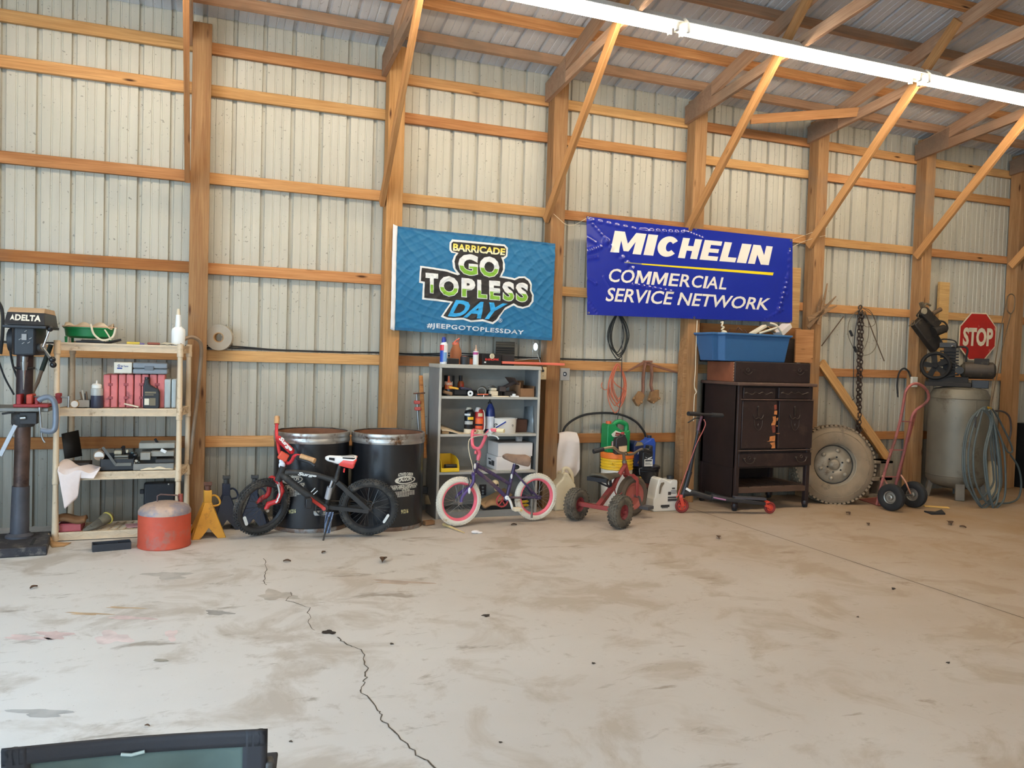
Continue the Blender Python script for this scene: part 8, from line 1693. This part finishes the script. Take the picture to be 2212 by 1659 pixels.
# right of the corner post
t = thing('black_cabinet', 'black cabinet with a yellow strip at the picture edge', 'cabinet', (9.75, -.1, 0))
b = MB(); b.span((9.30, -.25, 0), (10.3, .13, .78)); b.build('cabinet_body', mat((24, 23, 23), .6), t, bev=.006)
b = MB(); b.span((9.30, -.262, .56), (10.3, -.25, .585)); b.build('yellow_strip', mat((206, 176, 60), .5), t)
b = MB(); b.tube([Vector((9.36, -.29, .52)), Vector((9.37, -.31, .72)), Vector((9.48, -.31, .80)), Vector((9.7, -.3, .79))], .02, sm=5); tag(b.build('pale_hose', mat((176, 156, 112), .6)), 'pale hose hooked over the black cabinet at the picture edge', 'hose')
# ------------------------------------------------------------------ things lying on the floor
b = MB(); b.bar(atZ(1996, 1094)+Vector((0, 0, .006)), atZ(2050, 1098)+Vector((0, 0, .006)), .07, .008); tag(b.build('yellow_slat', mat((222, 178, 96), .7), bev=.003), 'yellow wooden slat on the floor by the hand truck wheel', 'slat')
b = MB(); q = [atZ(1996, 1106), atZ(2020, 1108), atZ(2034, 1103), atZ(2042, 1112), atZ(2012, 1112)]; b.prism([(p.x, p.y) for p in q], .014, (0, 0, 0), (1, 0, 0), (0, 1, 0)); tag(b.build('black_scrap', INK), 'black plastic scrap on the floor in front of the compressor', 'scrap')
def leaf(px, py, s, col, l, rz=0.0):
    p = atZ(px, py); b = MB(); R3 = Matrix.Rotation(rz, 3, 'Z')
    b.sheet(lambda u, v: p+R3 @ Vector(((u-.5)*s, (v-.5)*s*.5*math.sin(PI*min(1, max(.05, u))), .004+s*.22*abs(v-.5)*1.4+s*.10*math.sin(PI*u))), 8, 4)
    tag(b.build('dead_leaf', mat(col, .9, var=.25), thick=.002), l, 'leaf', 'dry leaves on the floor')
for px, py, s, l in ((828, 1213, .10, 'curled brown leaf on the floor in front of the black bike rear wheel'), (699, 1195, .045, 'small dark leaf bit on the floor below the bike kickstand'), (73, 1271, .05, 'small curled leaf on the pale floor below the drill press'), (620, 1214, .05, 'short leaf scrap on the floor beside the crack'), (2052, 1133, .11, 'dark leaf on the floor in front of the compressor hose'), (2080, 1140, .06, 'small leaf bit beside the dark leaf near the hose'), (1552, 1163, .07, 'brown leaf on the floor in front of the scooter deck'), (1832, 1111, .08, 'leaf on the floor in front of the truck tire'), (318, 1570, .02, 'tiny reddish leaf crumb on the floor behind the folding chair'), (1110, 1135, .05, 'dark leaf scrap in front of the cabinet kick plate'), (1875, 1134, .06, 'leaf scrap on the floor before the hand truck wheel'), (505, 1140, .06, 'dry leaf beside the foot of the yellow jack stand')):
    leaf(px, py, s, (84, 60, 42), l, random.uniform(0, 3))
# ------------------------------------------------------------------ folding camp chair in the foreground, seen from behind
ZC = .68
A0 = atZ(4, 1618, ZC); A1 = atZ(577, 1575, ZC); ex = (A1-A0).normalized(); ey = Vector((ex.y, -ex.x, 0)); ey = -ey if ey.y > 0 else ey      # ey: towards the camera
W_ = (A1-A0).length; dn = Vector((0, 0, -1))*.96+ey*(-.0)
t = thing('camp_chair', 'folding camp chair back with black border and green fabric at the bottom edge', 'chair', Vector((A0.x, A0.y, 0)))
def back(u, v, e=0.0):
    sag = -.012*math.sin(PI*u); bow = .035*math.sin(PI*u)
    return A0+ex*(W_*u)+Vector((0, 0, sag-.42*v))+ey*(-bow-.02*v+e)
GF = mat((78, 92, 86), .8, var=.22, scale=6, bmp=.1); BF = mat((38, 36, 40), .75, var=.12, bmp=.1)
b = MB(); b.sheet(lambda u, v: back(.08+.84*u, .055+.83*v, .001+.004*math.sin(14*u+3*v)*math.sin(9*v)), 30, 20); b.build('fabric_panel', GF, t, thick=.003)
b = MB(); b.sheet(lambda u, v: back(u, .068*v, .003), 40, 3); b.sheet(lambda u, v: back(.095*u, v, .003), 4, 20); b.sheet(lambda u, v: back(.905+.095*u, v, .003), 4, 20)
b.build('border', BF, t, thick=.010)
b = MB(); text_on(b, 'e', [back(.945, .245, .010), back(.965, .245, .010), back(.965, .29, .010), back(.945, .29, .010)], (0, 0, 0), .03); b.build('border_lettering', WHITE, t)
b = MB(); b.tube([back(.42, .064, .010), back(.46, .068, .012), back(.51, .060, .010)], .003, n=6); b.build('thread', mat((170, 180, 172), .8), t)
FRM = mat((58, 56, 56), .4, .5)
for u in (.03, .97):
    b = MB(); top = back(u, .02, -.012); b.tube([top, back(u, 1.0, -.014), Vector((top.x, top.y, 0))+(-ey)*.45*(.15)], .0095, n=12); b.build('back_post', FRM, t)
b = MB(); q = back(1.012, .20, -.004); b.box(q, (.016, .03, .045)); b.build('hinge', DKGREY, t, bev=.005)
b = MB(); b.sheet(lambda u, v: back(.04+.92*u, 1.0, -.02)+(-ey)*.42*v+Vector((0, 0, .04*v-.05*math.sin(PI*u))), 16, 8); b.build('seat', GF, t, thick=.004)
for u in (.03, .97):
    b = MB(); a = back(u, 1.0, -.02)-ey*.42+Vector((0, 0, .04)); b.tube([a, Vector((a.x, a.y, .01))], .0095); b.tube([Vector((a.x, a.y, .02)), Vector((back(u, 0).x, back(u, 0).y, .25))], .008); b.build('leg', FRM, t)
    b = MB(); a = back(u, .55, -.014); b.bar(a, a-ey*.34, .035, .012); b.build('armrest', BF, t, bev=.004)
